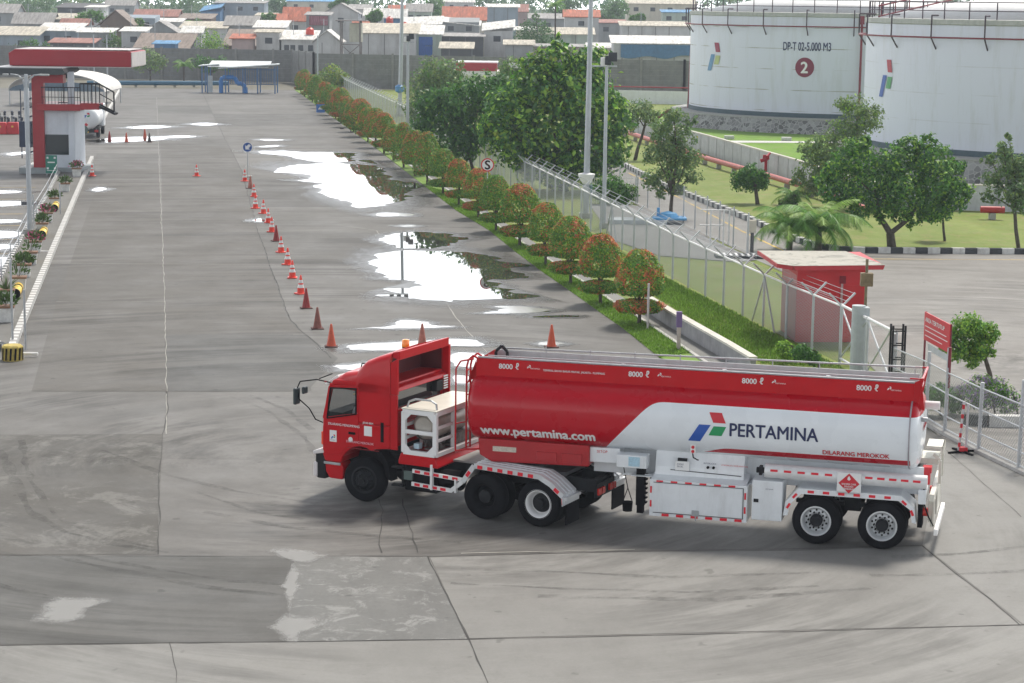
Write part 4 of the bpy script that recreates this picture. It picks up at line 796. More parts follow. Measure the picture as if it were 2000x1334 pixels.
# ---- grass strip + kerb + drain path beside the yard
RE = [(592, 176), (604, 184), (700, 257), (800, 324), (883, 378), (945, 424), (980, 448), (1025, 479), (1065, 505), (1162, 568), (1216, 605), (1247, 622), (1330, 678), (1430, 745)]
sheet('grass_strip', px(GE[:-1] + RE[::-1]), .03, groundmat('strip_grass', (.13, .24, .03), (.2, .32, .06), .9, scale=1.5, col3=(.24, .24, .09)), thick=.06)
def kerb(pts, w_, h_, m, blocks=None, name='kerb', m2=None):
    W = [at(*p) for p in pts]; mb = MB(); acc = 0
    P_ = []
    for a, b in zip(W[:-1], W[1:]):
        k = max(1, int(round((b - a).length / (blocks or 4)))); P_ += [a.lerp(b, i / k) for i in range(k)]
    P_.append(W[-1])
    for i in range(len(P_) - 1):
        d = (P_[i + 1] - P_[i]) * (.985 if blocks else 1); mb.beam(P_[i] + V(0, 0, h_ / 2 - .03), P_[i] + d + V(0, 0, h_ / 2 - .03), w_, h_ + .06, mi=(i % 2) if m2 else 0)
    return tag(mb.build(name, [m, m2] if m2 else m), kind='structure')
KW = mat('kerb_white', (.62, .62, .6), .8, var=.2, scale=4, dirt=.5); KB = mat('kerb_black', (.05, .055, .06), .8, var=.3, scale=4)
kerb(RE, .12, .08, mat('kerb_concrete', (.45, .44, .42), .85, var=.15))
PATH_O = [(1440, 730), (1422, 703), (1310, 637), (1266, 609), (1180, 560), (1080, 497), (1000, 444), (900, 378), (800, 312), (700, 247)]
sheet('drain_path', px(RE[2:] + PATH_O), .0, groundmat('path_concrete', (.2, .2, .19), (.27, .265, .25), .85))
kerb(KERB_R, .28, .26, KW, blocks=.55, m2=KB); kerb([(1880, 828), (1930, 832), (2150, 836)], .3, .3, KB, blocks=1.0, m2=KW)
# left median
MO = [(22, 690), (28, 672), (180, 310)]; MI = [(-60, 650), (-30, 598), (3, 545), (21, 511), (37, 482), (54, 448), (71, 423), (94, 383), (112, 346), (128, 318)]
sheet('median', px(MO + MI[::-1]), .12, groundmat('median_concrete', (.15, .145, .135), (.2, .195, .18), .85, scale=1), thick=.2)
kerb([(22, 690), (28, 672), (100, 500), (140, 405), (180, 310)], .22, .2, KW, blocks=.32, m2=mat('kerb_grey', (.32, .31, .3), .85)); kerb(MI[1:], .16, .22, KW, blocks=.4, m2=KB)
kerb([(186, 265), (233, 178)], .2, .2, KW, blocks=3); sheet('median', px([(150, 262), (190, 258), (233, 178), (218, 178)]), .1, mat('median_far', (.25, .24, .22), .9), thick=.15)
kerb([(-60, 650), (22, 690)], .2, .18, KW, blocks=.6, m2=KB)
# grass blades on the strip
gm = [leafmat('grass_a', (.14, .27, .03)), leafmat('grass_b', (.22, .36, .06))]
def grass(poly_l, poly_r, nper, hgt, seed, name='grass'):
    r_ = np.random.default_rng(seed); vs = []; fs = []; k = 0
    Lw = [at(*p) for p in poly_l]; Rw = [at(*p) for p in poly_r]
    def along(W, t):
        Ls = [(b - a).length for a, b in zip(W[:-1], W[1:])]; T = t * sum(Ls)
        for a, b, l in zip(W[:-1], W[1:], Ls):
            if T <= l: return a.lerp(b, T / l)
            T -= l
        return W[-1]
    for _ in range(nper):
        t = r_.random() ** 1.0; a, b = along(Lw, t), along(Rw, t); p = a.lerp(b, r_.uniform(-.02, 1.02)); h = hgt * r_.uniform(.5, 1.4); an = r_.uniform(0, 6.28); w2 = .02 * r_.uniform(.7, 1.6)
        dx, dy = math.cos(an) * w2, math.sin(an) * w2; lx, ly = r_.uniform(-.04, .04, 2)
        vs += [(p.x - dx, p.y - dy, .02), (p.x + dx, p.y + dy, .02), (p.x + lx, p.y + ly, .03 + h)]; fs.append((k, k + 1, k + 2)); k += 3
    mb = MB(); mb.v = vs; mb.f = fs; mb.mi = [int(x) for x in r_.integers(0, 2, len(fs))]
    o = mb.build(name, gm, fix=False); return tag(o, 'short green grass growing on the verge under the row of clipped shrubs', 'grass', kind='stuff')
grass(GE[5:14], [(883, 378), (945, 424), (980, 448), (1025, 479), (1065, 505), (1162, 568), (1216, 605), (1260, 632), (1350, 692)], 34000, .07, 3)
o = grass([(1060, 452), (1180, 520), (1300, 592), (1420, 668), (1490, 712)], [(1130, 452), (1300, 545), (1420, 605), (1530, 665), (1640, 720)], 26000, .08, 4); o['label'] = 'rough grass on the lawn strip in front of the perimeter fence'
# ================================================================ YARD OBJECTS
CONC = mat('concrete_grey', (.36, .36, .34), .85, var=.15, scale=4, dirt=.4)
WALLC = mat('wall_panel', (.2, .205, .2), .85, var=.2, scale=1.2, dirt=.6)
# ---- cones
CW = mat('cone_white', (.78, .78, .76), .4)
def cone(kind):
    nm = 'traffic_cone'; t = thing(nm, 'x', 'cone')
    if kind == 'striped':
        prof = [(.135, .04), (.125, .24)], [(.125, .24), (.095, .36)], [(.095, .36), (.085, .42)], [(.085, .42), (.062, .53)], [(.062, .53), (.03, .7), (.025, .71)]
        for i, p in enumerate(prof):
            mb = MB(); mb.lathe(p, n=20, cap=2 if i == 4 else 0); mb.build('collar' if i in (1, 3) else 'cone_body', CW if i in (1, 3) else mat('cone_orange', (.85, .045, .02), .4, var=.1), t, smooth=True)
        mb = MB(); mb.box((-.19, -.19, 0), (.19, .19, .045)); mb.build('base', mat('cone_orange', (.85, .045, .02)), t, bevel=.015)
    else:
        m = {'dark': mat('cone_dark_red', (.3, .02, .02), .6, var=.2), 'brown': mat('cone_brown', (.24, .08, .06), .7, var=.3, scale=6), 'plain': mat('cone_plain_orange', (.6, .09, .035), .55, var=.15, scale=6), 'faded': mat('cone_faded', (.42, .14, .1), .7, var=.3, scale=6), 'black': mat('cone_black', (.05, .045, .045), .7)}[kind]
        mb = MB(); mb.lathe([(.15, .03), (.145, .06), (.035, .7), (.028, .73), (.0201, .735)], n=20, cap=2); mb.build('cone_body', m, t, smooth=50)
        mb = MB(); mb.box((-.21, -.21, 0), (.21, .21, .035)); mb.build('base', mat('cone_base_dark', (.1, .04, .035), .8), t, bevel=.015)
    return t
CONES = [(384, 344, 'striped', 'striped orange cone alone on open concrete, left of the round blue sign'), (180, 344, 'striped', 'striped orange cone at the kerb beside the control tower'),
 (478, 354, 'striped', 'striped orange cone at the far end of the long row, beside the blue arrow sign'), (489, 368, 'faded', 'faded dull cone second from the far end of the long row of cones'), (496, 384, 'striped', 'striped orange cone just nearer than the faded one near the far end'),
 (499, 407, 'striped', 'striped orange cone fourth from the far end of the long row of cones'), (514.5, 417, 'striped', 'striped orange cone fifth from the far end of the long row of cones'), (524, 435, 'striped', 'striped orange cone beside the small puddle, sixth from the far end of the row'),
 (531, 453, 'striped', 'striped orange cone just behind the first dark red cone of the long row'), (539.5, 471, 'dark', 'plain dark red cone standing between striped cones in the middle of the row'), (549, 493, 'striped', 'striped orange cone just nearer than the dark red one in mid row'),
 (562, 517, 'striped', 'striped orange cone, third striped one from the near end'), (571, 543, 'striped', 'striped orange cone, second striped one from the near end of the long row'), (587.5, 574, 'striped', 'nearest and largest of the striped orange cones in the long row'),
 (598, 602, 'dark', 'plain dark red cone right after the nearest striped cone of the row'), (620, 642, 'brown', 'dirty brownish cone second from the near end of the long row'), (647, 677, 'plain', 'plain bright orange cone at the near end of the long row behind the truck mirror'),
 (824.5, 676, 'faded', 'faded cone beside the puddle just behind the red cab roof'), (1077, 678, 'plain', 'dull orange cone standing behind the front of the tanker'),
 (214, 275, 'dark', 'dark red cone left of the far puddle near the small tanker truck'), (247, 278, 'plain', 'plain orange cone in front of the far puddle, between two dark cones'), (283, 270, 'plain', 'orange cone at the back edge of the far puddle'), (292, 278, 'black', 'blackened cone at the right end of the far puddle')]
first = {}
for x, y, k, lab in CONES:
    p = at(x, y, .0)
    if k not in first: c = first[k] = cone(k)
    else: c = dup(first[k])
    c.location = p; c.rotation_euler = (0, 0, rnd.uniform(0, 1.5)); c['label'] = lab; c['group'] = 'traffic cones on the yard'
# ---- round signs
def pole_sign(base, h, r, lab, kind):
    t = thing('road_sign', lab, 'sign', base); f = -base.to_2d().normalized(); az = math.atan2(f.y, f.x) + math.pi / 2; t.rotation_euler = (0, 0, az)
    mb = MB(); mb.cyl((0, 0, 0), (0, 0, h), .025); mb.build('post', STEEL, t)
    m = mat('sign_blue', (.01, .08, .33), .4) if kind != 'stop' else WPL
    mb = MB(); mb.cyl((0, -.03, h), (0, -.045, h), r, n=32); sd = mb.build('sign_disc', m, t)
    if kind == 'arrow':
        mb = MB(); mb.box((-.25, -.25, 0), (.25, .25, .08)); mb.build('base', CONC, t, bevel=.02)
        A = [(-.1, 0), (0, -.11), (0, -.045), (.11, -.045), (.11, .045), (0, .045), (0, .11)]; k = r / .16; c_, s_ = math.cos(.8), math.sin(.8)
        mb = MB(); mb.add([(k * (x * c_ - z * s_), -.049, h + k * (x * s_ + z * c_)) for x, z in A], [tuple(range(7))]); mb.build('arrow', WPL, sd, fix=False)
        mb = MB(); mb.lathe([(r * .93, -.047), (r, -.047)], (0, 0, h), axis=1, n=32, cap=0); mb.build('border', WPL, sd, fix=False)
    if kind == 'stop':
        mb = MB(); mb.lathe([(r * .82, -.048), (r, -.048)], (0, 0, h), axis=1, n=32, cap=0); mb.build('border', LRED, sd, fix=False)
        fmesh('t', 'S', r * 1.9, lambda x, y: V(x, -.048, h + y - r * .65), BLACK, sd, .02, align='CENTER')
        mb = MB(); mb.beam((-r * .6, -.05, h + r * .6), (r * .6, -.05, h - r * .6), .004, r * .17, up=(0, 1, 0)); mb.build('slash', LRED, sd)
    return t
pole_sign(at(484, 346), 1.85, .3, 'round blue sign with a white arrow, at the far end of the cones', 'arrow')
pole_sign(at(951, 438), 2.95, .33, 'round no stopping sign with red rim standing among the clipped shrubs', 'stop')
bs = thing('road_sign', 'small square blue sign on the verge far down the shrub row', 'sign', at(626, 222)); mb = MB(); mb.box((-.4, -.02, .1), (.4, .02, .9)); mb.build('panel', mat('sign_blue2', (.02, .15, .5), .4), bs); mb = MB(); mb.add([(-.25, -.026, .4), (.25, -.026, .4), (0, -.026, .75)], [(0, 1, 2)]); mb.build('arrow', WPL, bs, fix=False); mb = MB(); mb.cyl((0, .03, 0), (0, .03, .8), .03); mb.build('post', STEEL, bs)
# ---- light poles
def pole(base, h, r0, r1, lab, kind, lean=(0, 0)):
    t = thing('lamp_post', lab, 'lamp post', base); top = V(lean[0], lean[1], h)
    m = mat('pole_grey', (.42, .45, .48), .45, metal=.3, var=.08)
    mb = MB(); mb.cyl((0, 0, 0), top, r0, r1, 16); mb.build('pole', m, t, smooth=40)
    mb = MB(); mb.box((-r0 * 2, -r0 * 2, 0), (r0 * 2, r0 * 2, .25)); mb.build('footing', CONC, t)
    if kind == 'flood':
        mb = MB(); mb.box((-.7, -.05, h - .35), (.5, .05, h - .28)); mb.build('cross_arm', m, t)
        for x, z, s in ((.28, h + .12, .3), (.05, h - .05, .22)):
            mb = MB(); mb.prism([(-.28, -.2), (.1, -.2), (.24, 0), (.1, .2), (-.2, .24)], 0, x - s * .7, x + s * .7); mb.v = [(a, b, c + z) for a, b, c in mb.v]; mb.build('floodlight', mat('lamp_black', (.02, .025, .03), .4), t, bevel=.02)
        mb = MB(); mb.box((-.3, -.15, h - .3), (.0, .1, h + .1)); mb.build('control_gear', WPL, t, bevel=.02)
    if kind == 'high':
        mb = MB(); mb.box((-.9, -.1, h), (.9, .1, h + .1)); mb.build('cross_arm', m, t)
        for x in (-.7, 0, .7): mb = MB(); mb.box((x - .2, -.3, h + .1), (x + .2, .1, h + .5)); mb.build('floodlight', mat('lamp_black', (.02, .025, .03), .4), t)
    if kind == 'arms':
        for s in (-1, 1):
            mb = MB(); pts = [(0, 0, h - .6)] + [(s * (.12 + .75 * (1 - math.cos(a))), 0, h - .6 + .65 * math.sin(a)) for a in (.3, .7, 1.1, 1.5)]
            pts = [(s * .08, 0, h - 3.2), (s * .08, 0, h - .6), (s * .14, 0, h - .25), (s * .35, 0, h - .05), (s * .7, 0, h)]; mb.tube(pts, .035); mb.build('lamp_arm', m, t, smooth=True)
            mb = MB(); mb.box((s * .7 - .1, -.08, h - .06), (s * .7 + s * .35, .08, h + .02)); mb.build('lamp_head', mat('lamp_shell', (.4, .42, .42), .4), t, bevel=.02)
    return t
pole(at(1144, 425), 16, .17, .09, 'tallest grey pole with a white loudspeaker collar standing among the shrubs by the fence', 'high', (.1, 0))
lp = [o for o in C.objects if o.name == 'lamp_post'][0]; mb = MB(); mb.lathe([(.2, 1.75), (.42, 2.15), (.44, 2.25), (.2, 2.3)], n=20); mb.build('speaker_collar', WPL, lp, smooth=40); mb = MB(); mb.box((.17, -.1, 1.2), (.32, .1, 1.7)); mb.build('junction_box', mat('box_teal', (.1, .2, .2), .5), lp)
pole(at(1179, 445), 8.2, .11, .07, 'shorter pale pole with a black floodlight right beside the tallest pole', 'flood')
pole(azd(781, 195), 17, .2, .13, 'tall slim grey pole far down the fence with a blue box on it', 'high', (.35, 0))
lp = [o for o in C.objects if o.name.startswith('lamp_post')][2]; mb = MB(); mb.lathe([(.15, 2.2), (.42, 2.35), (.45, 2.8), (.15, 3.0)], n=16); mb.build('blue_box', mat('box_blue', (.08, .25, .5), .5), lp)
pole(azd(797, 162), 7.96, .13, .09, 'pale pole with two black floodlights beyond the shrub row', 'flood')
pole(at(59, 458, .12), 7.3, .13, .08, 'grey pole with two curved lamp arms rising from the planted median', 'arms')
pole(azd(620, 250), 6.5, .1, .07, 'thin pale pole standing against the far boundary wall by the blue shed', 'none')
for x, d, lab in ((181, 238, 'thin grey pole behind the red canopy, left one of two'), (207, 236, 'thin grey pole behind the red canopy, right one of two')): pole(azd(x, d), 6.5, .1, .07, lab, 'none')
# ---- median furniture
def planter(i, x, y, s, plant, lab):
    b = at(x, y, .12); t = thing('planter', lab, 'planter', b, .17, 'square concrete planters along the median')
    mb = MB(); mb.prism([(-.2 * s, 0), (.2 * s, 0), (.25 * s, .42 * s), (-.25 * s, .42 * s)], 1, -.22 * s, .22 * s); mb.build('pot', KW, t, bevel=.015)
    mb = MB(); mb.box((-.27 * s, -.25 * s, .421 * s), (.27 * s, .25 * s, .48 * s)); mb.build('rim', mat('rim_brown', (.22, .12, .07), .8), t)
    if plant: pl = make_plant(plant, .55 * s); pl.parent = t; pl.location = (0, 0, .45 * s)
    return t
def make_plant(kind, h):
    r_ = np.random.default_rng(int(h * 1000) + len(kind)); mb = MB(); vs = []; fs = []; k = 0
    nl = {'grassy': 60, 'leafy': 150, 'flower': 170, 'dry': 40}[kind]
    mi = []
    for _ in range(nl):
        a = r_.uniform(0, 6.28); e = r_.uniform(.2, 1.4); L = h * r_.uniform(.4, 1.1); d = V(math.cos(a) * math.cos(e), math.sin(a) * math.cos(e), math.sin(e))
        if kind == 'grassy': p0 = V(0, 0, 0); w_ = .012
        else: p0 = d * L * .7; L = h * .22; w_ = h * .07
        s_ = d.orthogonal().normalized() * w_; p1 = p0 + d * L * .5 + V(0, 0, .02); p2 = p0 + d * L
        vs += [p0 - s_ * .4, p0 + s_ * .4, p1 + s_, p2, p1 - s_]; fs.append((k, k + 1, k + 2, k + 3, k + 4)); k += 5; mi.append(1 if (kind == 'flower' and r_.random() < .35) else 0)
    mb.add(vs, fs); mb.mi = mi
    for i in range(5): a = i * 1.3; mb.cyl((0, 0, -.03), (h * .35 * math.cos(a), h * .35 * math.sin(a), h * .7), .012, .005, 5, mi=2)
    return mb.build('plant', [leafmat('pot_leaf', (.07, .13, .03)), leafmat('pot_flower', (.5, .08, .2)), mat('stem_brown', (.12, .09, .06), .8)], fix=False)
PL = [(11, 628, 1.15, 'leafy', 'nearest white planter at the left picture edge'), (13, 593, 1.1, 'grassy', 'second nearest white planter, beside the yellow and black log'), (37, 567, 1.1, 'dry', 'white planter right behind the yellow log, third from the near end'), (47, 541, 1.1, 'leafy', 'white planter with brown rim, fourth from the near end'), (60, 516, 1.1, 'dry', 'white planter with a leaning bare sapling, fifth from the near end'),
 (70, 492, 1.0, 'flower', 'weathered planter with pink flowers at the foot of the double lamp pole'), (83, 456, 1.05, 'leafy', 'grey planter just beyond the double lamp pole'), (93, 434, 1.0, 'flower', 'planter with red leaved plant near the second yellow log'), (107, 404, 1.0, 'leafy', 'planter with a round green bush, halfway to the tower'), (128, 374, 1.0, 'leafy', 'planter in front of the green notice board'), (150, 345, 1.1, 'flower', 'last planter against the white wall of the tower')]
for i, (x, y, s, p, lab) in enumerate(PL): planter(i, x, y, s, p, lab)
for x, y, lab in ((33, 577, 'nearest yellow and black striped log beside the planters'), (61, 512, 'second yellow striped log from the near end'), (84, 462, 'yellow striped log beside the double lamp pole'), (108, 410, 'far yellow striped log near the tower')):
    b = at(x, y, .12); t = thing('wheel_stop', lab, 'barrier', b, .17, 'yellow and black logs on the median')
    mb = MB(); mb.cyl((0, -.9, .18), (0, .9, .18), .18, n=16); mb.build('log', YEL, t, smooth=40)
    mb = MB(); mb.cyl((0, -.92, .18), (0, -.75, .18), .184, n=16); mb.cyl((0, .3, .18), (0, .55, .18), .184, n=16); mb.build('black_band', BLACK, t, smooth=40)
t = thing('bollard_block', 'squat yellow and black striped block at the near end of the white kerb', 'bollard', at(25, 703))
mb = MB(); mb.lathe([(.33, 0), (.33, .42), (.28, .47)], n=8); mb.build('block', mat('block_yellow', (.5, .38, .08), .7, var=.3, scale=8, dirt=.6), t, bevel=.01)
mb = MB()
for i in range(7):
    a = -2.9 + i * .42; mb.add([(.345 * math.cos(a + q), .345 * math.sin(a + q), z) for q, z in ((0, .03), (.18, .03), (.27, .4), (.09, .4))], [(0, 1, 2, 3)])
mb.build('stripe', BLACK, t, fix=False)
for x, y, lab in ((55, 694, 'short white pipe lying right of the striped block'), (85, 494, 'white pipe lying across the median kerb')): o = MB().cyl((-.3, 0, .05), (.3, 0, .05), .05).build('pipe', WPL); o.location = at(x, y, .05); tag(o, lab, 'pipe')
for x, y, h, lab in ((25, 672, 2.7, 'thin grey post left of the median kerb near the striped block'), (50, 684, 1.9, 'thin bare post just right of the striped block'), (67, 466, 2.0, 'thin white post beside the double lamp pole'), (118, 420, 1.6, 'thin post on the median below the tower')): o = MB().cyl((0, 0, 0), (0, 0, h), .035).build('post', STEEL); o.location = at(x, y, .05); tag(o, lab, 'post')
# railing between parking and median
t = thing('railing', 'low thin metal railing along the parking side of the median', 'railing'); W = [at(*p, .12) for p in [(3, 545), (21, 511), (37, 482), (54, 448), (71, 423), (94, 383), (112, 346)]]
for a in W: MB().cyl(a, a + V(0, 0, .8), .025).build('post', STEEL, t)
for h in (.4, .78): MB().tube([a + V(0, 0, h) for a in W], .015).build('rail', STEEL, t)
# ---- control tower
B = at(66, 338); TD = B.y
t = thing('control_tower', 'narrow red and white control tower with a balcony, black window and green board', 'building', (B.x, B.y, 0)); m1 = mat('tower_red', (.34, .012, .02), .45, var=.08)
mb = MB(); mb.box((.0, 0, 0), (.72, .5, 6.1)); mb.build('red_column', m1, t, bevel=.02)
mb = MB(); mb.box((.6, .2, 0), (2.62, 3.0, 3.9)); wb = mb.build('white_wall', mat('tower_white', (.62, .66, .72), .6, var=.06, dirt=.15), t)
mb = MB(); mb.box((.74, .16, 1.15), (2.2, .199, 2.4)); mb.build('window', GLASS, wb)
mb = MB(); mb.box((2.22, 0, 0), (2.62, .195, 6.3)); mb.build('white_column', mat('tower_white', (.62, .66, .72)), t, bevel=.02)
mb = MB(); mb.box((.4, -.6, 3.92), (3.1, 3.2, 4.32)); mb.box((3.102, -.6, 4.0), (4.3, .6, 4.4)); mb.build('balcony_slab', m1, t, bevel=.02)
mb = MB()
for x in [.75 + .2 * i for i in range(12)]: mb.cyl((x, -.5, 4.32), (x, -.5, 5.35), .018, n=6)
mb.cyl((.7, -.5, 5.35), (3.1, -.5, 5.35), .03); mb.cyl((.7, -.5, 4.75), (3.1, -.5, 4.75), .02)
for x in [3.12 + .24 * i for i in range(6)]: mb.cyl((x, -.55, 4.4), (x, -.55, 5.6), .035, n=6)
mb.tube([(3.1, -.55, 5.6), (4.3, -.55, 5.6), (5.2, -.55, 5.1), (5.2, -.55, 3.9), (4.3, -.55, 4.35)], .05); mb.tube([(4.3, -.55, 5.0), (5.2, -.55, 4.5)], .03); mb.cyl((4.75, -.55, 4.2), (4.75, -.55, 5.3), .03)
mb.build('railing', DARK, t)
mb = MB(); mb.beam((4.3, -.3, 4.2), (5.3, -.3, 3.75), .9, .12); mb.build('stair_flight', DARK, t)
mb = MB()
for i in range(7): mb.beam((-.35 - .25 * (i % 2), .3, 1.2 + i * .55), (-.05, .3, 1.35 + i * .55), .5, .08)
for x in (-.75, -.25): mb.cyl((x, .2, .9), (x, .2, 5.2), .035)
mb.box((-.85, .0, 1.6), (-.1, .5, 3.2)); mb.build('spiral_stair', mat('stair_navy', (.015, .03, .07), .5, var=.3), t)
mb = MB(); mb.prism([(-2.1, 6.45), (-1.7, 6.1), (2.1, 6.14), (2.35, 6.3), (2.2, 6.5), (-2.1, 6.55)], 1, -1.2, 3.2); mb.build('porch_roof', mat('roof_dark', (.03, .04, .045), .5, var=.3), t)
mb = MB(); mb.box((-2.15, -1.24, 6.52), (2.2, 3.2, 6.58)); mb.build('roof_edge', GREY, t)
mb = MB(); mb.box((.3, -.2, 5.6), (2.0, .6, 6.1)); mb.build('red_beam', m1, t)
mb = MB(); mb.prism([(-1.45, 6.62), (6.1, 6.6), (6.1, 7.55), (-1.1, 7.62), (-1.5, 7.4)], 1, .5, 5.5); cy = mb.build('canopy_beam', mat('canopy_red', (.33, .012, .022), .5, var=.06, scale=1), t, bevel=.04)
mb = MB(); mb.box((-1.3, .45, 6.56), (6.05, 5.4, 6.6)); mb.box((-1.2, .8, 7.62), (5.95, 5.2, 7.65)); mb.box((6.102, .55, 6.62), (6.15, 5.4, 7.5)); mb.build('canopy_trim', mat('trim_pale', (.5, .46, .45), .5), cy)
mb = MB(); mb.box((1.4, 1.0, 4.32), (2.0, 1.4, 4.35)); mb.cyl((1.7, 1.2, 4.35), (1.7, 1.2, 5.9), .03); mb.box((1.5, 1.1, 5.85), (2.0, 1.3, 6.2)); mb.build('cctv_monitor', BLACK, t)
mb = MB(); mb.box((-.8, -.5, 0), (3.1, 3.3, .35)); mb.build('plinth', mat('plinth_grey', (.3, .33, .34), .8), t); 
mb = MB(); mb.box((-.8, -.5, .35), (.0, 3.3, .4)); mb.build('plinth_top', KW, t)
mb = MB()
for i in range(5): mb.beam((1.4, -.45, .5 + i * .3), (1.4, -.55, .5 + i * .3), .05, .05)
gb = thing('notice_board', 'green board with white symbols standing before the tower wall', 'sign', at(101, 343)); mb = MB(); mb.box((-.35, -.04, .15), (.35, 0, 1.25)); mb.build('panel', mat('board_green', (.01, .2, .14), .5), gb)
mb = MB()
for x in (-.22, .22):
    for z in (.45, 1.1): mb.box((x - .06, -.05, z - .06), (x + .06, -.042, z + .06))
mb.box((-.22, -.05, .78), (.22, -.042, .86)); mb.box((-.28, -.05, .3), (.28, -.042, .33)); mb.build('white_symbol', WPL, gb); mb = MB(); mb.cyl((-.3, .03, 0), (-.3, .03, 1.2), .03); mb.cyl((.3, .03, 0), (.3, .03, 1.2), .03); mb.split('leg', STEEL, gb)
rs = thing('road_sign', 'round grey back of a sign on a thin pole right of the tower', 'sign', at(164, 303)); mb = MB(); mb.cyl((0, 0, 0), (0, 0, 1.7), .03); mb.build('post', DARK, rs); mb = MB(); mb.cyl((0, 0, 1.75), (0, .03, 1.75), .33, n=24); mb.build('disc', mat('sign_back', (.1, .14, .13), .6), rs)
# ---- small tanker seen from behind
b = at(168, 271); t = thing('tanker_truck', 'white tanker truck seen from behind right of the control tower', 'truck', (b.x, b.y, 0), .12)
mb = MB(); vs = []
mb.lathe([(.2, -3.2), (.85, -3.1), (1.1, -2.9), (1.15, -2.7), (1.15, 2.7), (1.0, 2.9)], (0, 3.6, 1.95), axis=1, n=28); mb.v = [(a, c_, z) for a, c_, z in mb.v]; tkb = mb.build('tank_body', WHITE, t, smooth=40)
mb = MB(); mb.box((-1.15, 6.7, .8), (1.15, 8.6, 3.1)); mb.build('cab_body', WHITE, t, bevel=.08)
mb = MB(); mb.box((-1.2, .5, .55), (1.2, .65, .75)); mb.build('rear_bumper', DARK, t)
mb = MB(); mb.box((-.3, .4, 1.1), (.3, .44, 1.6)); mb.build('hazard_board', WPL, t); mb = MB(); mb.add([(0, .39, 1.15), (-.2, .39, 1.35), (0, .39, 1.55), (.2, .39, 1.35)], [(0, 1, 2, 3)]); mb.build('hazard_diamond', LRED, t, fix=False)
logo(lambda x, y: V(-.3 + x, .4 - .0, 2.0 + y), t, .009)
mb = MB(); mb.box((-1.1, .44, .62), (-.75, .5, .85)); mb.box((.75, .44, .62), (1.1, .5, .85)); mb.split('tail_lamp', mat('tail_red', (.5, .02, .015)), t)
mb = MB(); mb.box((-.22, .44, .56), (.22, .5, .7)); mb.build('number_plate', YEL, t)
for y in (2.0, 7.4):
    for x in (-.95, .95): mb = MB(); mb.cyl((x - .15, y, .5), (x + .15, y, .5), .5, n=24); mb.build('wheel', BLACK, t, smooth=40)
mb = MB(); mb.box((-.9, .7, .7), (.9, 7.5, .95)); mb.build('chassis', DARK, t)
t.scale = (.84, .84, .78)
# ---- tent, barriers, motorbikes
b = at(84, 214); t = thing('tent', 'wide white arched tent roof behind the tower', 'tent', (b.x, b.y + 6, 0))
mb = MB(); R_ = 4.8; N = 24; vs = []
for i in range(N + 1):
    a = math.pi * i / N; x = -R_ * math.cos(a); z = 1.5 + 1.8 * math.sin(a) ** .9
    vs += [(x, 0, z), (x, 9, z), (x, 0, z - .08)]
mb.add(vs, [(3 * i, 3 * i + 3, 3 * i + 4, 3 * i + 1) for i in range(N)] + [(3 * i, 3 * i + 2, 3 * i + 5, 3 * i + 3) for i in range(N)]); mb.build('canopy', mat('tent_white', (.75, .73, .7), .6), t, smooth=40)
mb = MB(); mb.add([(-4.8, .1, 1.5)] + [(-R_ * math.cos(math.pi * i / N), .1, 1.45 + 1.0 * math.sin(math.pi * i / N)) for i in range(1, N)] + [(4.8, .1, 1.5)], [tuple(range(N + 1))]); mb.build('shade_sheet', mat('tent_shadow_blue', (.12, .17, .22), .7), t)  # flat dark sheet stands for the shade under the tent roof
mb = MB()
for x in (-4.7, -1.6, 1.6, 4.7):
    for y in (.15, 8.8): mb.cyl((x, y, 0), (x, y, 1.7), .06, n=8)
mb.split('leg', STEEL, t)
for i in range(3):
    b = at(-22 + i * 24, 262); t = thing('water_barrier', ['red plastic road barrier cut by the left picture edge', 'middle red plastic road barrier near the motorbikes', 'red plastic road barrier closest to the tower stairs'][i], 'barrier', (b.x, b.y, 0), 0, 'red plastic barriers by the motorbikes')
    mb = MB(); mb.prism([(-.5, 0), (.5, 0), (.5, .3), (.42, .95), (-.42, .95), (-.5, .3)], 1, -.25, .25); mb.build('barrier_body', mat('barrier_red', (.6, .02, .03), .45), t, bevel=.05)
    mb = MB(); mb.box((-.08, -.26, .55), (.08, -.252, .68)); mb.build('sticker', YEL, t)
for i, (x, y) in enumerate(((-12, 252), (4, 250), (16, 251), (28, 250), (40, 249), (-4, 240), (10, 238), (24, 238), (38, 238))):
    b = at(x, y); lab = '%s motorcycle from the left in the %s row behind the red barriers' % (['first', 'second', 'third', 'fourth', 'fifth', 'first', 'second', 'third', 'fourth'][i], 'front' if i < 5 else 'back'); t = thing('motorcycle', lab, 'motorcycle', (b.x, b.y, 0), math.pi / 2 + .3, 'motorcycles parked in the rows behind the barriers')
    if i == 0:
        mb = MB()
        for xx in (-.6, .6): mb.lathe([(.2, -.05), (.3, -.04), (.3, .04), (.2, .05)], (xx, 0, .3), axis=1, n=20, cap=4)
        mb.split('wheel', BLACK, t, smooth=40); mb = MB(); mb.prism([(-.75, .6), (-.3, .35), (.3, .35), (.45, .9), (.3, .95), (.1, .7), (-.3, .78), (-.8, .85)], 1, -.1, .1); mb.build('body', mat('bike_body', (.03, .04, .07), .3, var=.3), t, bevel=.03)
        mb = MB(); mb.tube([(.6, 0, .3), (.42, 0, .95)], .04); mb.cyl((.38, -.33, 1.0), (.38, .33, 1.0), .02); mb.build('handlebar', STEEL, t); mb = MB(); mb.box((-.65, -.12, .8), (.05, .12, .88)); mb.build('seat', BLACK, t, bevel=.03); bike0 = t
    else:
        loc = tuple(t.location); bpy.data.objects.remove(t); dup(bike0, loc, math.pi / 2 + rnd.uniform(.1, .5), lab)
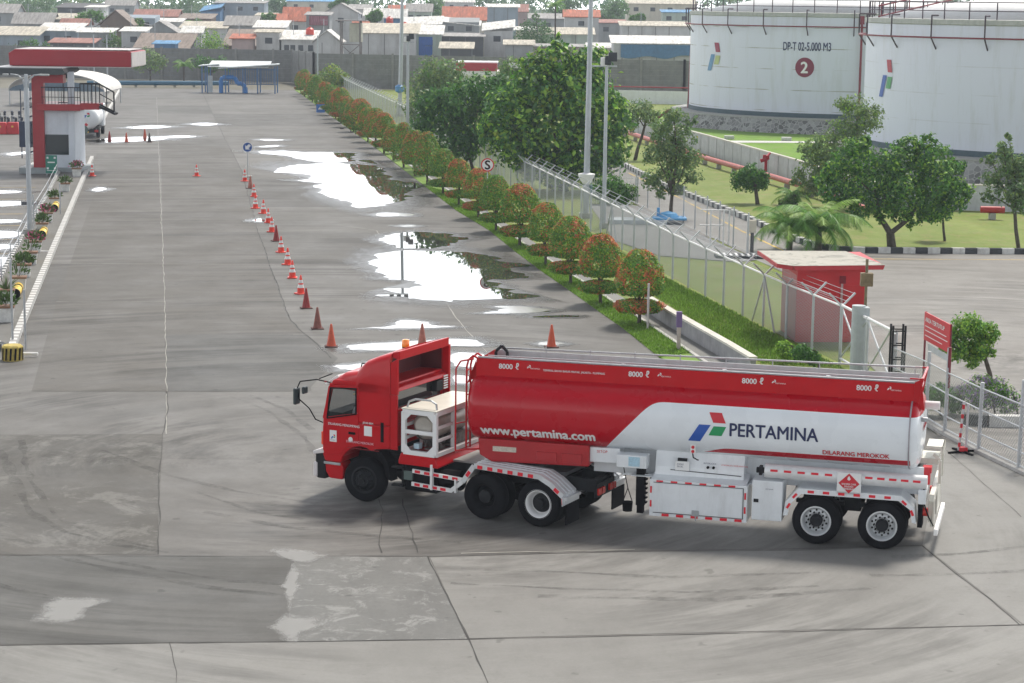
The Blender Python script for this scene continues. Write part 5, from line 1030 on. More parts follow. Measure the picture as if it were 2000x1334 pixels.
# ---- blue pump shed at the end of the yard
b = azd(465, 238); t = thing('pump_shed', 'open blue metal shed with white roof and thick blue pipes ending the yard', 'shed', (b.x, b.y, 0)); BL = mat('shed_blue', (.04, .14, .33), .5, var=.15)
mb = MB(); mb.prism([(-4.6, 3.05), (-2.2, 3.25), (-2.2, 3.35), (-4.6, 3.15)], 1, -.5, 2.8); mb.prism([(-2.25, 2.8), (4.5, 3.3), (4.5, 3.42), (-2.25, 2.92)], 1, -.8, 2.0); mb.beam((.0, -.8, 3.02), (.0, 2.8, 3.6), 7, .05); mb.build('roof', mat('shed_roof', (.66, .7, .72), .5, dirt=.3), t)
mb = MB()
for x in (-4.2, -3.6, -1.5, .5, 2.2, 4.2):
    for y in (-.3, 2.2): mb.box((x - .06, y - .06, 0), (x + .06, y + .06, 3.1))
mb.split('post', BL, t)
mb = MB()
for i in range(26): mb.box((-1.3 + i * .2, 2.25, .9), (-1.24 + i * .2, 2.3, 2.8))
mb.box((-1.5, 2.25, 2.6), (4.2, 2.32, 2.7)); mb.box((-1.5, 2.25, .9), (4.2, 2.32, 1.0)); mb.build('back_screen', BL, t)
mb = MB(); mb.tube([(-2.1, .3, 0), (-2.1, .3, 1.5), (-1.9, .3, 1.8), (-.6, .3, 1.8), (-.35, .3, 1.5), (-.2, .3, 1.1), (.3, .3, 1.1), (.7, .3, .7), (.75, .3, 0)], .25, 14); mb.build('pipe_loop', mat('pipe_blue', (.03, .2, .55), .4), t, smooth=40)
mb = MB(); mb.box((-3.5, -.6, .1), (-2.95, -.55, 2.0)); mb.build('gate_leaf', mat('pale_mesh', (.4, .45, .48), .6), t)
t = thing('blue_pipe', 'long blue pipeline lying along the far edge of the yard', 'pipe', (0, 0, 0)); a, c = at(170, 170), at(398, 170); mb = MB(); mb.cyl((a.x, a.y, .5), (c.x + 3, c.y, .5), .28, n=14); mb.build('pipe_run', mat('pipe_teal', (.03, .13, .22), .5), t, smooth=40)
mb = MB()
for i in range(6): q = a.lerp(c, (i + .5) / 6); mb.box((q.x - .15, q.y - .2, 0), (q.x + .15, q.y + .2, .3))
mb.split('support', CONC, t)
# ---- boundary wall
WP = [azd(-250, 280), azd(570, 270), azd(612, 256), azd(1340, 243), azd(2300, 236)]
for i, (a, c) in enumerate(zip(WP[:-1], WP[1:])):
    t = thing('boundary_wall', ['long grey panel wall behind the tower and blue shed', 'short return of the panel wall right of the blue shed', 'long panel wall behind the trees, ending at the numbered tank', 'panel wall hidden behind the storage tanks'][i], 'wall', group='boundary wall of stacked concrete panels'); d = (c - a); k = max(1, round(d.length / 2.6)); mb = MB(); H_ = 4.2
    for z in range(7): mb.beam(a + V(0, 0, .3 + z * .6), c + V(0, 0, .3 + z * .6), .1 - .012 * (z % 2), .59)
    mb.build('panel', WALLC, t)
    for j in range(0, k + 1, 2): q = a.lerp(c, j / k); mb = MB(); mb.box((q.x - .13, q.y - .2, 0), (q.x + .13, q.y + .1, 4.35)); mb.build('post', mat('wall_post', (.26, .26, .25), .85, dirt=.4), t)
a, c = azd(1168, 226), azd(1352, 224); t = thing('low_white_wall', 'low white wall with a dark rail in front of the tall panel wall left of the tank', 'wall'); mb = MB(); mb.beam(a + V(0, 0, .7), c + V(0, 0, .7), .2, 1.4); mb.build('wall', WHITE, t); mb = MB(); mb.cyl(a + V(0, 0, 1.8), c + V(0, 0, 1.8), .07); mb.build('pipe_rail', DRED, t)
# red-white kiosk roofs behind the big trees
for (x0, x1, y0, y1, d, lab) in ((892, 972, 112, 146, 215, 'kiosk with red fascia and white roof behind the trees'), (1003, 1030, 117, 130, 208, 'small red fronted roof peeping between the trees')):
    a, c = azd(x0, d), azd(x1, d); z1, z0 = zat(y0, d), zat(y1, d); t = thing('kiosk', lab, 'building', (a.x, d, 0)); W_ = c.x - a.x
    mb = MB(); mb.box((0, 0, z0 + .5), (W_, 5, z1 - .5)); mb.build('fascia', mat('kiosk_red', (.45, .03, .04), .5), t); mb = MB(); mb.box((-.1, .3, z1 - .5), (W_ + .1, 5, z1 - .4)); mb.build('roof', WPL, t); mb = MB(); mb.box((-.4, -.2, z0), (W_ + .3, 5, z0 + .5)); mb.build('eave', WPL, t); mb = MB(); mb.box((.6, 1, 0), (W_ - .6, 4, z0)); mb.build('wall', WHITE, t)
# people on the verge
def person(loc, rz, shirt, trousers, lab, hat=(.7, .7, .7), h=1.65, stride=.12):
    root = thing('person', lab, 'person', loc, rz); s = h / 1.7
    V_ = [(0, 0, .95), (0, 0, 1.15), (0, 0, 1.38), (0, 0, 1.48), (0, .01, 1.6), (.09, 0, .9), (.1, stride, .5), (.1, stride * .4, .08), (.1, stride * .4 + .12, .03), (-.09, 0, .9), (-.1, -stride * .3, .48), (-.1, -stride * 1.6, .08), (-.1, -stride * 1.6 + .12, .03),
         (.19, 0, 1.38), (.25, -.02, 1.12), (.24, .1, .88), (.24, .13, .79), (-.19, 0, 1.38), (-.25, .0, 1.12), (-.24, .06, .88), (-.24, .09, .79), (0, .02, 1.7)]
    E_ = [(0, 1), (1, 2), (2, 3), (3, 4), (0, 5), (5, 6), (6, 7), (7, 8), (0, 9), (9, 10), (10, 11), (11, 12), (2, 13), (13, 14), (14, 15), (15, 16), (2, 17), (17, 18), (18, 19), (19, 20), (4, 21)]
    Rr = [.14, .13, .14, .055, .095, .085, .06, .045, .04, .085, .06, .045, .04, .065, .045, .035, .03, .065, .045, .035, .03, .06]
    me = bpy.data.meshes.new('body'); me.from_pydata([V(*v) * s for v in V_], E_, []); o = bpy.data.objects.new('body', me); C.objects.link(o); o.parent = root
    md = o.modifiers.new('skin', 'SKIN'); sv = me.skin_vertices[0].data
    for i, r in enumerate(Rr): sv[i].radius = (r * s, r * s * .8)
    sv[0].use_root = True; o.modifiers.new('sub', 'SUBSURF').levels = 1; o.modifiers['sub'].render_levels = 2
    bpy.context.view_layer.update(); me2 = bpy.data.meshes.new_from_object(o.evaluated_get(bpy.context.evaluated_depsgraph_get())); o.modifiers.clear(); o.data = me2
    for m in (mat('skin_tone', (.3, .16, .1), .6), shirt, trousers): me2.materials.append(m)
    for p in me2.polygons: z = p.center.z / s; p.material_index = 2 if z < .95 else (1 if z < 1.46 and not (abs(p.center.x) > .2 and z < 1.1) else 0); p.use_smooth = True
    mb = MB(); mb.lathe([(.115 * s, 1.62 * s), (.11 * s, 1.7 * s), (.07 * s, 1.76 * s), (.01, 1.78 * s)], (0, .02, 0), n=14); mb.build('helmet', mat('helmet%.1f' % hat[0], hat, .3), root, smooth=40)
    return root
HV = mat('hi_vis_yellow', (.7, .65, .03), .6); TRS = mat('dark_trousers', (.02, .02, .03), .8)
person(at(688, 258), 2.8, HV, TRS, 'left one of two workers in yellow vests walking on the verge by the shrubs')
person(at(698, 263), 2.6, HV, TRS, 'right one of two workers in yellow vests, bent slightly, by the shrubs')
# ================================================================ RIGHT SIDE
# ---- storage tanks
def meshmat(name, col, cover, sc_=18):
    m = bpy.data.materials.new(name); m.use_nodes = True; n = m.node_tree; b = n.nodes['Principled BSDF']; b.inputs['Base Color'].default_value = (*col, 1); b.inputs['Roughness'].default_value = .5; b.inputs['Metallic'].default_value = .4
    tc = n.nodes.new('ShaderNodeTexCoord'); sp = n.nodes.new('ShaderNodeSeparateXYZ'); n.links.new(tc.outputs['UV'], sp.inputs[0]); outs = []
    for op in ('ADD', 'SUBTRACT'):
        a = n.nodes.new('ShaderNodeMath'); a.operation = op; n.links.new(sp.outputs[0], a.inputs[0]); n.links.new(sp.outputs[1], a.inputs[1])
        c = n.nodes.new('ShaderNodeMath'); c.operation = 'MULTIPLY'; c.inputs[1].default_value = sc_; n.links.new(a.outputs[0], c.inputs[0])
        f = n.nodes.new('ShaderNodeMath'); f.operation = 'FRACT'; n.links.new(c.outputs[0], f.inputs[0])
        l = n.nodes.new('ShaderNodeMath'); l.operation = 'LESS_THAN'; l.inputs[1].default_value = cover; n.links.new(f.outputs[0], l.inputs[0]); outs.append(l.outputs[0])
    x = n.nodes.new('ShaderNodeMath'); x.operation = 'MAXIMUM'; n.links.new(outs[0], x.inputs[0]); n.links.new(outs[1], x.inputs[1]); n.links.new(x.outputs[0], b.inputs['Alpha'])
    return m
def meshpanel(name, base_pts, z0, z1, m, parent):
    vs = []; uv = []; L = 0
    for i, p in enumerate(base_pts):
        if i: L += (base_pts[i] - base_pts[i - 1]).length
        vs += [(p.x, p.y, p.z + z0), (p.x, p.y, p.z + z1)]; uv += [(L, z0), (L, z1)]
    mb = MB(); mb.add(vs, [(2 * i, 2 * i + 2, 2 * i + 3, 2 * i + 1) for i in range(len(base_pts) - 1)]); o = mb.build(name, m, parent, fix=False)
    ul = o.data.uv_layers.new(name='UVMap')
    for lp_ in o.data.loops: ul.data[lp_.index].uv = uv[lp_.vertex_index]
    return o
MAROON = mat('maroon_pipe', (.2, .015, .03), .5); RAILD = mat('rail_dark', (.05, .03, .045), .6)
def steelmat(name, courses):
    m = bpy.data.materials.new(name); m.use_nodes = True; n = m.node_tree; b = n.nodes['Principled BSDF']; b.inputs['Roughness'].default_value = .5; L = n.links.new
    tc = n.nodes.new('ShaderNodeTexCoord'); sp = n.nodes.new('ShaderNodeSeparateXYZ'); L(tc.outputs['Object'], sp.inputs[0])
    mp = n.nodes.new('ShaderNodeMapping'); mp.inputs['Scale'].default_value = (.5, .5, .07); L(tc.outputs['Object'], mp.inputs[0])
    no = n.nodes.new('ShaderNodeTexNoise'); no.inputs['Scale'].default_value = 2.2; no.inputs['Detail'].default_value = 7; no.inputs['Roughness'].default_value = .7; L(mp.outputs[0], no.inputs[0])
    a = n.nodes.new('ShaderNodeMath'); a.operation = 'MULTIPLY'; a.inputs[1].default_value = 1 / 1.78; L(sp.outputs[2], a.inputs[0]); f = n.nodes.new('ShaderNodeMath'); f.operation = 'FRACT'; L(a.outputs[0], f.inputs[0])
    l = n.nodes.new('ShaderNodeMath'); l.operation = 'LESS_THAN'; l.inputs[1].default_value = .035; L(f.outputs[0], l.inputs[0])
    n2 = n.nodes.new('ShaderNodeTexNoise'); n2.inputs['Scale'].default_value = .35; L(tc.outputs['Object'], n2.inputs[0])
    r = n.nodes.new('ShaderNodeMapRange'); r.inputs[1].default_value = .45; r.inputs[2].default_value = .6; r.inputs[4].default_value = courses; L(n2.outputs[0], r.inputs[0])
    q = n.nodes.new('ShaderNodeMath'); q.operation = 'MULTIPLY'; L(l.outputs[0], q.inputs[0]); L(r.outputs[0], q.inputs[1])
    mx = n.nodes.new('ShaderNodeMix'); mx.data_type = 'RGBA'; mx.inputs[6].default_value = (.64, .665, .77, 1); mx.inputs[7].default_value = (.3, .29, .27, 1); L(q.outputs[0], mx.inputs[0])
    r2 = n.nodes.new('ShaderNodeMapRange'); r2.inputs[1].default_value = .5; r2.inputs[2].default_value = .8; r2.inputs[4].default_value = .55; L(no.outputs[0], r2.inputs[0])
    m2 = n.nodes.new('ShaderNodeMix'); m2.data_type = 'RGBA'; m2.inputs[7].default_value = (.42, .43, .42, 1); L(mx.outputs[2], m2.inputs[6]); L(r2.outputs[0], m2.inputs[0]); L(m2.outputs[2], b.inputs['Base Color'])
    return m
def tank(cx, d, R, z0, z1, lab, ncour, far_logo, gas):
    c = azd(cx, d); t = thing('storage_tank', lab, 'tank', (c.x, c.y, 0)); N = 128; fa = math.atan2(-c.y, -c.x)   # angle toward the camera
    mb = MB(); mb.lathe([(R, z0), (R, z1)], n=N, cap=0); mb.build('shell', steelmat('tank_steel_%d' % cx, ncour), t, smooth=True)
    mb = MB(); mb.lathe([(R + .06, z1 - .35), (R + .12, z1 - .3), (R + .12, z1), (R - .3, z1 + .03)], n=N, cap=0); mb.build('top_rim', mat('rim_grey', (.42, .43, .41), .7, dirt=.3), t, smooth=30)
    mb = MB(); mb.lathe([(R + .05, z0 - .02), (R + .05, z0 + .35), (R, z0 + .36)], n=N, cap=0); mb.build('base_band', mat('band_dark', (.06, .1, .12), .7), t, smooth=30)
    mb = MB(); mb.lathe([(R - .25, z1 + .02), (R * .6, z1 + 1.1), (R * .25, z1 + 1.6), (.05, z1 + 1.7)], n=N); mb.build('roof', mat('tank_roof', (.72, .72, .72), .5, var=.08), t, smooth=True)
    st = mat('stone_wall', (.2, .21, .22), .9, var=.5, scale=9, bump=1)
    m = MATS['stone_wall']; n = m.node_tree
    if 'vor' not in n.nodes:
        v = n.nodes.new('ShaderNodeTexVoronoi'); v.name = 'vor'; v.feature = 'DISTANCE_TO_EDGE'; v.inputs['Scale'].default_value = 2.6; tc = [x for x in n.nodes if x.type == 'TEX_COORD'][0]; n.links.new(tc.outputs['Object'], v.inputs[0])
        v2 = n.nodes.new('ShaderNodeTexVoronoi'); v2.inputs['Scale'].default_value = 2.6; n.links.new(tc.outputs['Object'], v2.inputs[0]); sv = n.nodes.new('ShaderNodeSeparateColor'); n.links.new(v2.outputs['Color'], sv.inputs[0])
        rr = n.nodes.new('ShaderNodeMapRange'); rr.inputs[3].default_value = .1; rr.inputs[4].default_value = .36; n.links.new(sv.outputs[0], rr.inputs[0]); r = n.nodes.new('ShaderNodeMapRange'); r.inputs[1].default_value = .03; r.inputs[2].default_value = .07; n.links.new(v.outputs[0], r.inputs[0])
        mu = n.nodes.new('ShaderNodeMix'); mu.data_type = 'RGBA'; mu.inputs[6].default_value = (.4, .4, .39, 1); n.links.new(r.outputs[0], mu.inputs[0]); cc = n.nodes.new('ShaderNodeCombineColor')
        for i in range(3): n.links.new(rr.outputs[0], cc.inputs[i])
        n.links.new(cc.outputs[0], mu.inputs[7]); n.links.new(mu.outputs[2], n.nodes['Principled BSDF'].inputs['Base Color'])
    mb = MB(); mb.lathe([(R + 2.4, 0), (R + 1.6, z0 - .15)], n=N, cap=0); mb.build('stone_pedestal', st, t, smooth=True)
    mb = MB(); mb.lathe([(R + 1.65, z0 - .15), (R + 1.6, z0 - .03), (R - .1, z0 - .02)], n=N, cap=0); mb.build('apron_ring', CONC, t, smooth=30)
    # railing + spray ring, only real ones all round
    mb = MB()
    for k in range(48):
        a = 2 * math.pi * k / 48; x, y = (R - .15) * math.cos(a), (R - .15) * math.sin(a); mb.cyl((x, y, z1), (x, y, z1 + 1.1), .04, n=6)
    for zz in (.55, 1.1):
        for k in range(96): a, b = 2 * math.pi * k / 96, 2 * math.pi * (k + 1) / 96; mb.cyl(((R - .15) * math.cos(a), (R - .15) * math.sin(a), z1 + zz), ((R - .15) * math.cos(b), (R - .15) * math.sin(b), z1 + zz), .03, n=5, cap=False)
    mb.build('guard_rail', RAILD, t)
    mb = MB()
    for k in range(96): a, b = 2 * math.pi * k / 96, 2 * math.pi * (k + 1) / 96; r = R + .5; mb.cyl((r * math.cos(a), r * math.sin(a), z1 - 1.15), (r * math.cos(b), r * math.sin(b), z1 - 1.15), .055, n=6, cap=False)
    mb.build('spray_ring', MAROON, t)
    for k in range(24):
        a = 2 * math.pi * k / 24 + .1; ca, sa = math.cos(a), math.sin(a); mb = MB(); mb.tube([((R - .1) * ca, (R - .1) * sa, z1 + .25), ((R + .5) * ca, (R + .5) * sa, z1 + .25), ((R + .5) * ca, (R + .5) * sa, z1 - 1.15), (R * ca, R * sa, z1 - 1.9)], .05, 6); mb.build('bracket', RAILD, t)
    # location helper on the shell: dx metres to the right of the camera-facing line, height z
    def on(a0, z, e=.03): return lambda x, y: V((R + e) * math.cos(a0 + x / R), (R + e) * math.sin(a0 + x / R), z + y)
    def ang(pxx):      # angle on the shell of picture column pxx
        k = (pxx - 1000) / 4055.0; A = 1 + k * k; lx, ly = c.x, c.y; bb = -2 * (k * lx + ly); cc = lx * lx + ly * ly - R * R; q = (-bb - math.sqrt(max(0, bb * bb - 4 * A * cc))) / (2 * A); return math.atan2(q - ly, k * q - lx)
    return t, on, ang
TANK1 = tank(1670, 191, 15, 1.3, 10.2, 'white storage tank numbered 2 with faded emblem, left and farther of the two', 1.0, 0, 0)
TANK2 = tank(2129, 142, 15, 1.5, 10.1, 'nearer white storage tank with a bright emblem, cut by the right picture edge', .25, 0, 0)
t, on, ang = TANK1
zz = lambda y, px_: CH - (y - .012 * (px_ - 1000) + .5) * 178 / 4000
a0 = ang(1524); fmesh('t', 'DP-T 02-5.000 M3', 1.02, on(a0, zz(96, 1570)), NAVY, t, .02, sx=.56)
a0 = ang(1568); f = on(a0, zz(128, 1568)); f2 = on(a0, zz(128, 1568), .045)
mb = MB(); vs = [f(0, 0)] + [f(.84 * math.cos(i * math.pi / 20), .84 * math.sin(i * math.pi / 20)) for i in range(40)]; mb.add(vs, [(0, i + 1, (i + 1) % 40 + 1) for i in range(40)]); dn = mb.build('number_disc', mat('disc_maroon', (.2, .01, .04), .5), t, fix=False)
fmesh('t', '2', 1.35, lambda x, y: f2(x - .02, y - .47), WPL, dn, .04, align='CENTER')
FB = mat('faded_blue', (.12, .28, .5), .6); FG = mat('faded_green', (.42, .48, .2), .6); FR_ = mat('faded_red', (.3, .03, .07), .6)
def tlogo(T, x0, ybot, d, h, w_, mats):
    t, on, ang = T; a0 = ang(x0); z = CH - (ybot - .012 * (x0 - 1000)) * d / 4000; f = on(a0, z, .04); lo = lambda x, y: f(x * w_ / 76, y * h / 60); logo(lo, t, 1.0, mats)
tlogo(TANK1, 1378, 134, 186, 2.5, 2.1, (FR_, FB, FG)); tlogo(TANK2, 1717, 186, 138, 2.5, 1.9, (mat('emblem_red', (.4, .02, .04), .5), mat('emblem_blue', (.02, .09, .4), .5), mat('emblem_green', (.06, .3, .1), .5)))
t, on, ang = TANK1; a0 = ang(1677); f = on(a0, 0, .35); mb = MB(); mb.cyl(f(0, 1.3), f(0, 9.6), .1, n=8); mb.cyl(f(0, 9.3), f(0, 10.0), .2, n=8); mb.build('riser_pipe', MAROON, t)
c = azd(1352, 192); q = V(c.x - t.location.x, c.y - t.location.y, 0); mb = MB(); mb.cyl(q + V(-.1, 0, .9), q + V(.1, 0, 9.2), .14, n=8); mb.tube([q + V(-.1, 0, 1.2), q + V(-.5, -.5, 1.2), q + V(-2, -1, 1.1), q + V(-3, -1.5, .4)], .12); mb.build('riser_pipe', MAROON, t)
t, on, ang = TANK2; q = None; a0 = ang(1709); f = on(a0, 9.9, .0); mb = MB(); p = f(0, 0); mb.tube([p + V(0, 0, 1.0), p + V(6, 5, 2.2), p + V(12, 9, 2.7)], .06); mb.tube([p + V(0, 0, .3), p + V(6, 5, 1.5), p + V(12, 9, 2.2)], .05)
for k in range(10): mb.cyl(p + V(.2 + k * 1.1, .2 + k * .85, .4 + k * .2), p + V(.2 + k * 1.1, .2 + k * .85, 1.2 + k * .2), .04, n=6)
mb.build('gangway', MAROON, t)
# ---- lawns inside the bund, bund wall, pipes
sheet('lawn', px([(1240, 215), (1360, 222), (1800, 262), (2500, 270), (2500, 330), (1900, 330), (1700, 395), (1560, 345), (1385, 292), (1225, 248)]), .01, LAWN2)
sheet('path', px([(1400, 275), (1405, 279), (1640, 280), (1640, 277)]), .03, KW)
BW = [(1225, 256), (1385, 303), (1560, 358), (1690, 405), (1860, 410), (2300, 424)]; W = [at(*p) for p in BW]
t = thing('bund_wall', 'low grey painted panel wall enclosing the tank lawn', 'wall'); wm_ = mat('bund_paint', (.5, .52, .55), .8, var=.12, scale=2, dirt=.35)
mb = MB()
for a, c in zip(W[:-1], W[1:]): mb.beam(a + V(0, 0, .68), c + V(0, 0, .68), .15, 1.36)
mb.build('panel', wm_, t); mb = MB()
for a, c in zip(W[:-1], W[1:]): mb.beam(a + V(0, 0, 1.4), c + V(0, 0, 1.4), .22, .08)
mb.build('coping', mat('coping_pale', (.6, .58, .52), .8), t)
for a, c in zip(W[:-1], W[1:]):
    k = round((c - a).length / 2.2)
    for j in range(k): q = a.lerp(c, j / k); mb = MB(); mb.box((q.x - .07, q.y - .17, 0), (q.x + .07, q.y - .02, 1.36)); mb.build('post', mat('bund_post', (.33, .34, .37), .8), t)
def pipeline(pts, z, r, m, lab, sup=True):
    W = [at(*p, z) for p in pts]; t = thing('pipeline', lab, 'pipe'); mb = MB(); mb.tube(W, r, 12); mb.build('pipe_run', m, t, smooth=40)
    if sup:
        for a, c in zip(W[:-1], W[1:]):
            k = max(1, round((c - a).length / 4))
            for j in range(k): q = a.lerp(c, (j + .5) / k); mb = MB(); mb.box((q.x - .15, q.y - .2, 0), (q.x + .15, q.y + .2, z - r)); mb.build('support', CONC, t)
PINK = mat('faded_red_pipe', (.5, .15, .13), .6, var=.15)
pipeline([(1210, 253), (1275, 275), (1390, 312), (1515, 347), (1610, 376), (1690, 408)], .45, .17, PINK, 'long faded red pipe running along the foot of the bund wall'); pipeline([(1915, 409), (1962, 410)], .5, .18, mat('pipe_red', (.4, .02, .02), .5), 'short bright red pipe before the wall under the nearer tank')
hy = thing('fire_monitor', 'red fire monitor nozzle standing above the small round tree', 'hydrant', at(1495, 345)); mb = MB(); mb.cyl((0, 0, 0), (0, 0, 1.1), .1); mb.cyl((-.35, 0, 1.0), (.1, 0, 1.15), .12); mb.cyl((0, -.25, 1.3), (.25, .1, 1.5), .08); mb.box((-.2, -.1, 1.1), (.2, .1, 1.4)); mb.build('nozzle', mat('hydrant_red', (.4, .01, .03), .5), hy)
for x, y, lab in ((1424, 272, 'left white stone block on the tank lawn'), (1536, 275, 'right white stone block on the tank lawn')): o = MB().box((-.4, -.3, 0), (.4, .3, .3)).build('marker_stone', KW, bevel=.05); o.location = at(x, y); tag(o, lab, 'stone')
mb = MB(); a = at(1990, 408); o = thing('stair_steps', 'sloping pale steps climbing the stone base of the nearer tank', 'stairs', at(1905, 350)); mb.beam((0, 0, .2), (3.2, 3, 1.7), .12, .12); mb.beam((0, -.8, .2), (3.2, 2.2, 1.7), .12, .12); mb.build('stringer', WPL, o)
mb = MB()
for i in range(7): q = V(0, 0, .2).lerp(V(3.2, 3, 1.7), i / 7); mb.beam(q, q + V(0, -.8, 0), .35, .05)
mb.build('tread', CONC, o)
# ---- perimeter fence
GALV = mat('fence_steel', (.5, .52, .54), .5, metal=.3, var=.1)
FP = [at(1640, 712), at(1520, 655), at(1319, 549), V(1.2, 114.5, 0), V(-20, 239, 0)]
def walk(W, step, s0=0):
    out = []; tot = s0
    for a, b in zip(W[:-1], W[1:]):
        L = (b - a).length
        while tot < L: out.append((a.lerp(b, tot / L), (b - a).normalized())); tot += step
        tot -= L
    return out
t = thing('perimeter_fence', 'long chain link fence with white posts and barbed wire arms behind the clipped shrubs', 'fence')
pm = None; FH = 1.85; pts_all = walk(FP, 2.45)
for i, (p, d) in enumerate(pts_all[:95]):
    rz = math.atan2(d.y, d.x)
    if pm is None:
        mb = MB(); mb.cyl((0, 0, 0), (0, 0, FH), .045, n=8); mb.beam((0, 0, FH - .03), (0, .42, FH + .38), .05, .06, up=(1, 0, 0)); mb.beam((0, 0, FH - .03), (0, -.42, FH + .38), .05, .06, up=(1, 0, 0)); o = mb.build('post', GALV, t, fix=False); pm = o
    else: o = pm.copy(); C.objects.link(o)
    o.location = p; o.rotation_euler = (0, 0, rz)
mb = MB(); ln = [p + V(0, 0, FH - .02) for p, d in pts_all]; mb.tube(ln, .04, 6); mb.build('top_rail', WPL, t)
mb = MB()
for s in (-1, 1):
    for k in (.35, .65, .95):
        q = [p + V(-d.y, d.x, 0) * s * .42 * k + V(0, 0, FH + .38 * k) for p, d in pts_all]; mb.tube(q, .008, 4)
mb.build('barbed_wire', STEEL, t)
meshpanel('wire_mesh', FP[:4], .05, FH, meshmat('chain_link', (.36, .38, .4), .27, 9), t); meshpanel('wire_mesh', FP[3:], .05, FH, meshmat('dense_link', (.33, .35, .37), .42, 9), t)
for i in (3, 13, 27): p, d = pts_all[i]; mb = MB(); mb.beam(p + V(0, 0, FH - .1), p + d * 1.3, .05, .05); mb.beam(p + V(0, 0, FH - .1), p - d * 1.3, .05, .05); mb.build('brace', GALV, t)
# inner mesh fence along the service pad
t = thing('inner_fence', 'light mesh fence behind the perimeter fence beside the inner road', 'fence'); FI = [at(1150, 372), at(1245, 398), at(1325, 432), at(1400, 470), at(1478, 508)]
for p, d in walk(FI, 2.6): MB().cyl(p, p + V(0, 0, 1.9), .035, n=8).build('post', GALV, t)
meshpanel('wire_mesh', FI, .05, 1.85, meshmat('light_link', (.5, .52, .54), .1, 8), t)
t = thing('mesh_cage', 'white gridded mesh panel in front of the round hedge', 'fence'); a = at(1155, 398); c = at(1245, 398)
for p in (a, a.lerp(c, .5), c): MB().cyl(p, p + V(0, 0, 1.5), .04, n=8).build('post', GALV, t)
mb = MB()
for i in range(19): p = a.lerp(c, i / 18); mb.cyl(p, p + V(0, 0, 1.45), .014, n=5)
for k in range(7): mb.cyl(a + V(0, 0, .1 + k * .22), c + V(0, 0, .1 + k * .22), .014, n=5)
mb.build('grid', WPL, t)
sheet('service_pad', px([(1150, 398), (1245, 402), (1330, 440), (1478, 508), (1440, 512), (1290, 500), (1200, 470)]), .012, groundmat('pad_concrete', (.2, .2, .2), (.28, .28, .28), .8))
t = thing('covered_pit', 'blue and white tarpaulin covered pit behind the perimeter fence', 'cover', at(1262, 436)); mb = MB(); mb.box((-1.9, -.7, 0), (1.0, .7, .22)); mb.build('slab_cover', mat('cover_grey', (.5, .55, .6), .6), t, bevel=.02); mb = MB(); mb.box((.3, -.6, .222), (2.0, .6, .34)); mb.cyl((.6, 0, .3), (.6, 0, .8), .08); mb.lathe([(.55, 0), (.4, .2), (.05, .28)], (1.1, 0, .34), n=14); mb.build('blue_cover', mat('cover_blue', (.1, .35, .65), .5), t, bevel=.03)
t = thing('drain_grate', 'black and white grating beside the end of the inner fence', 'grate', at(1450, 503)); mb = MB(); mb.box((-1.2, -.5, 0), (1.0, .5, .12)); mb.build('frame', KB, t); mb = MB()
for i in range(8): mb.box((-1.1 + i * .26, -.45, .121), (-1.0 + i * .26, .45, .15))
mb.build('bar', WPL, t)
t = thing('white_frame', 'white pipe frame standing on the service pad', 'frame', at(1408, 478)); mb = MB()
for x in (-.5, .1, .35): mb.cyl((x, 0, 0), (x, 0, 1.6), .04)
mb.cyl((-1.0, 0, 1.6), (.35, 0, 1.6), .03); mb.cyl((-1.0, 0, .9), (.1, 0, .9), .03); mb.build('pipe_frame', WPL, t)
t = thing('push_button_post', 'black post with a small white box by the inner road left of the palms', 'post', at(1468, 498)); mb = MB(); mb.box((-.07, -.07, 0), (.07, .07, 1.0)); mb.build('post', BLACK, t); mb = MB(); mb.box((-.18, -.12, 1.0), (.16, .12, 1.55)); mb.build('box', mat('box_pale', (.55, .5, .4), .6), t, bevel=.02); mb = MB(); mb.cyl((-.22, 0, 0), (-.22, 0, 1.7), .03); mb.build('white_pole', WPL, t)
# ---- red guard house
gb_ = at(1553, 668); gd = gb_.y; t = thing('guard_house', 'small red guard house with a flat overhanging roof beside the fence', 'building', (gb_.x, gb_.y, 0), .06)
GR = mat('guard_red', (.52, .008, .015), .5, var=.1, scale=1.5); mb = MB(); mb.box((0, 0, 0), (2.25, 2.6, 2.42)); wl = mb.build('wall', GR, t)
mb = MB(); mb.box((-.004, .1, .05), (-.001, 2.5, 2.2)); mb.build('side_sheen', mat('sheen_pale_red', (.5, .16, .17), .45), wl)  # pinkish sheen of the left wall, painted as a thin paler sheet
mb = MB(); mb.prism([(-.15, 2.42), (2.75, 2.46), (2.8, 2.6), (-.2, 2.56)], 1, -.35, 3.3); mb.prism([(-.75, 2.5), (-.2, 2.425), (-.2, 2.558), (-.75, 2.62)], 1, -.3, 3.3); rf = mb.build('roof', mat('roof_fascia', (.5, .035, .045), .55), t)
mb = MB(); mb.add([(-.72, -.3, 2.63), (-.2, -.36, 2.57), (2.82, -.36, 2.612), (2.3, 3.28, 2.625), (-.72, 3.28, 2.63)], [(0, 1, 2, 3, 4)]); mb.build('roof_top', groundmat('roof_top', (.42, .4, .35), (.5, .48, .42), .8, scale=1.2, col3=(.12, .13, .1)), rf, fix=False)
mb = MB(); mb.box((1.4, -.05, 1.95), (1.6, -.005, 2.2)); mb.build('wall_lamp', mat('dark_red_box', (.2, .0, .01), .6), wl); mb = MB(); mb.box((1.45, -.04, .2), (1.52, -.004, 1.94)); mb.build('conduit', mat('conduit_grey', (.45, .3, .3), .6), wl); mb = MB(); mb.box((1.55, -.02, .05), (2.15, -.004, 1.9)); mb.build('door', mat('door_red', (.5, .01, .015), .45), wl)
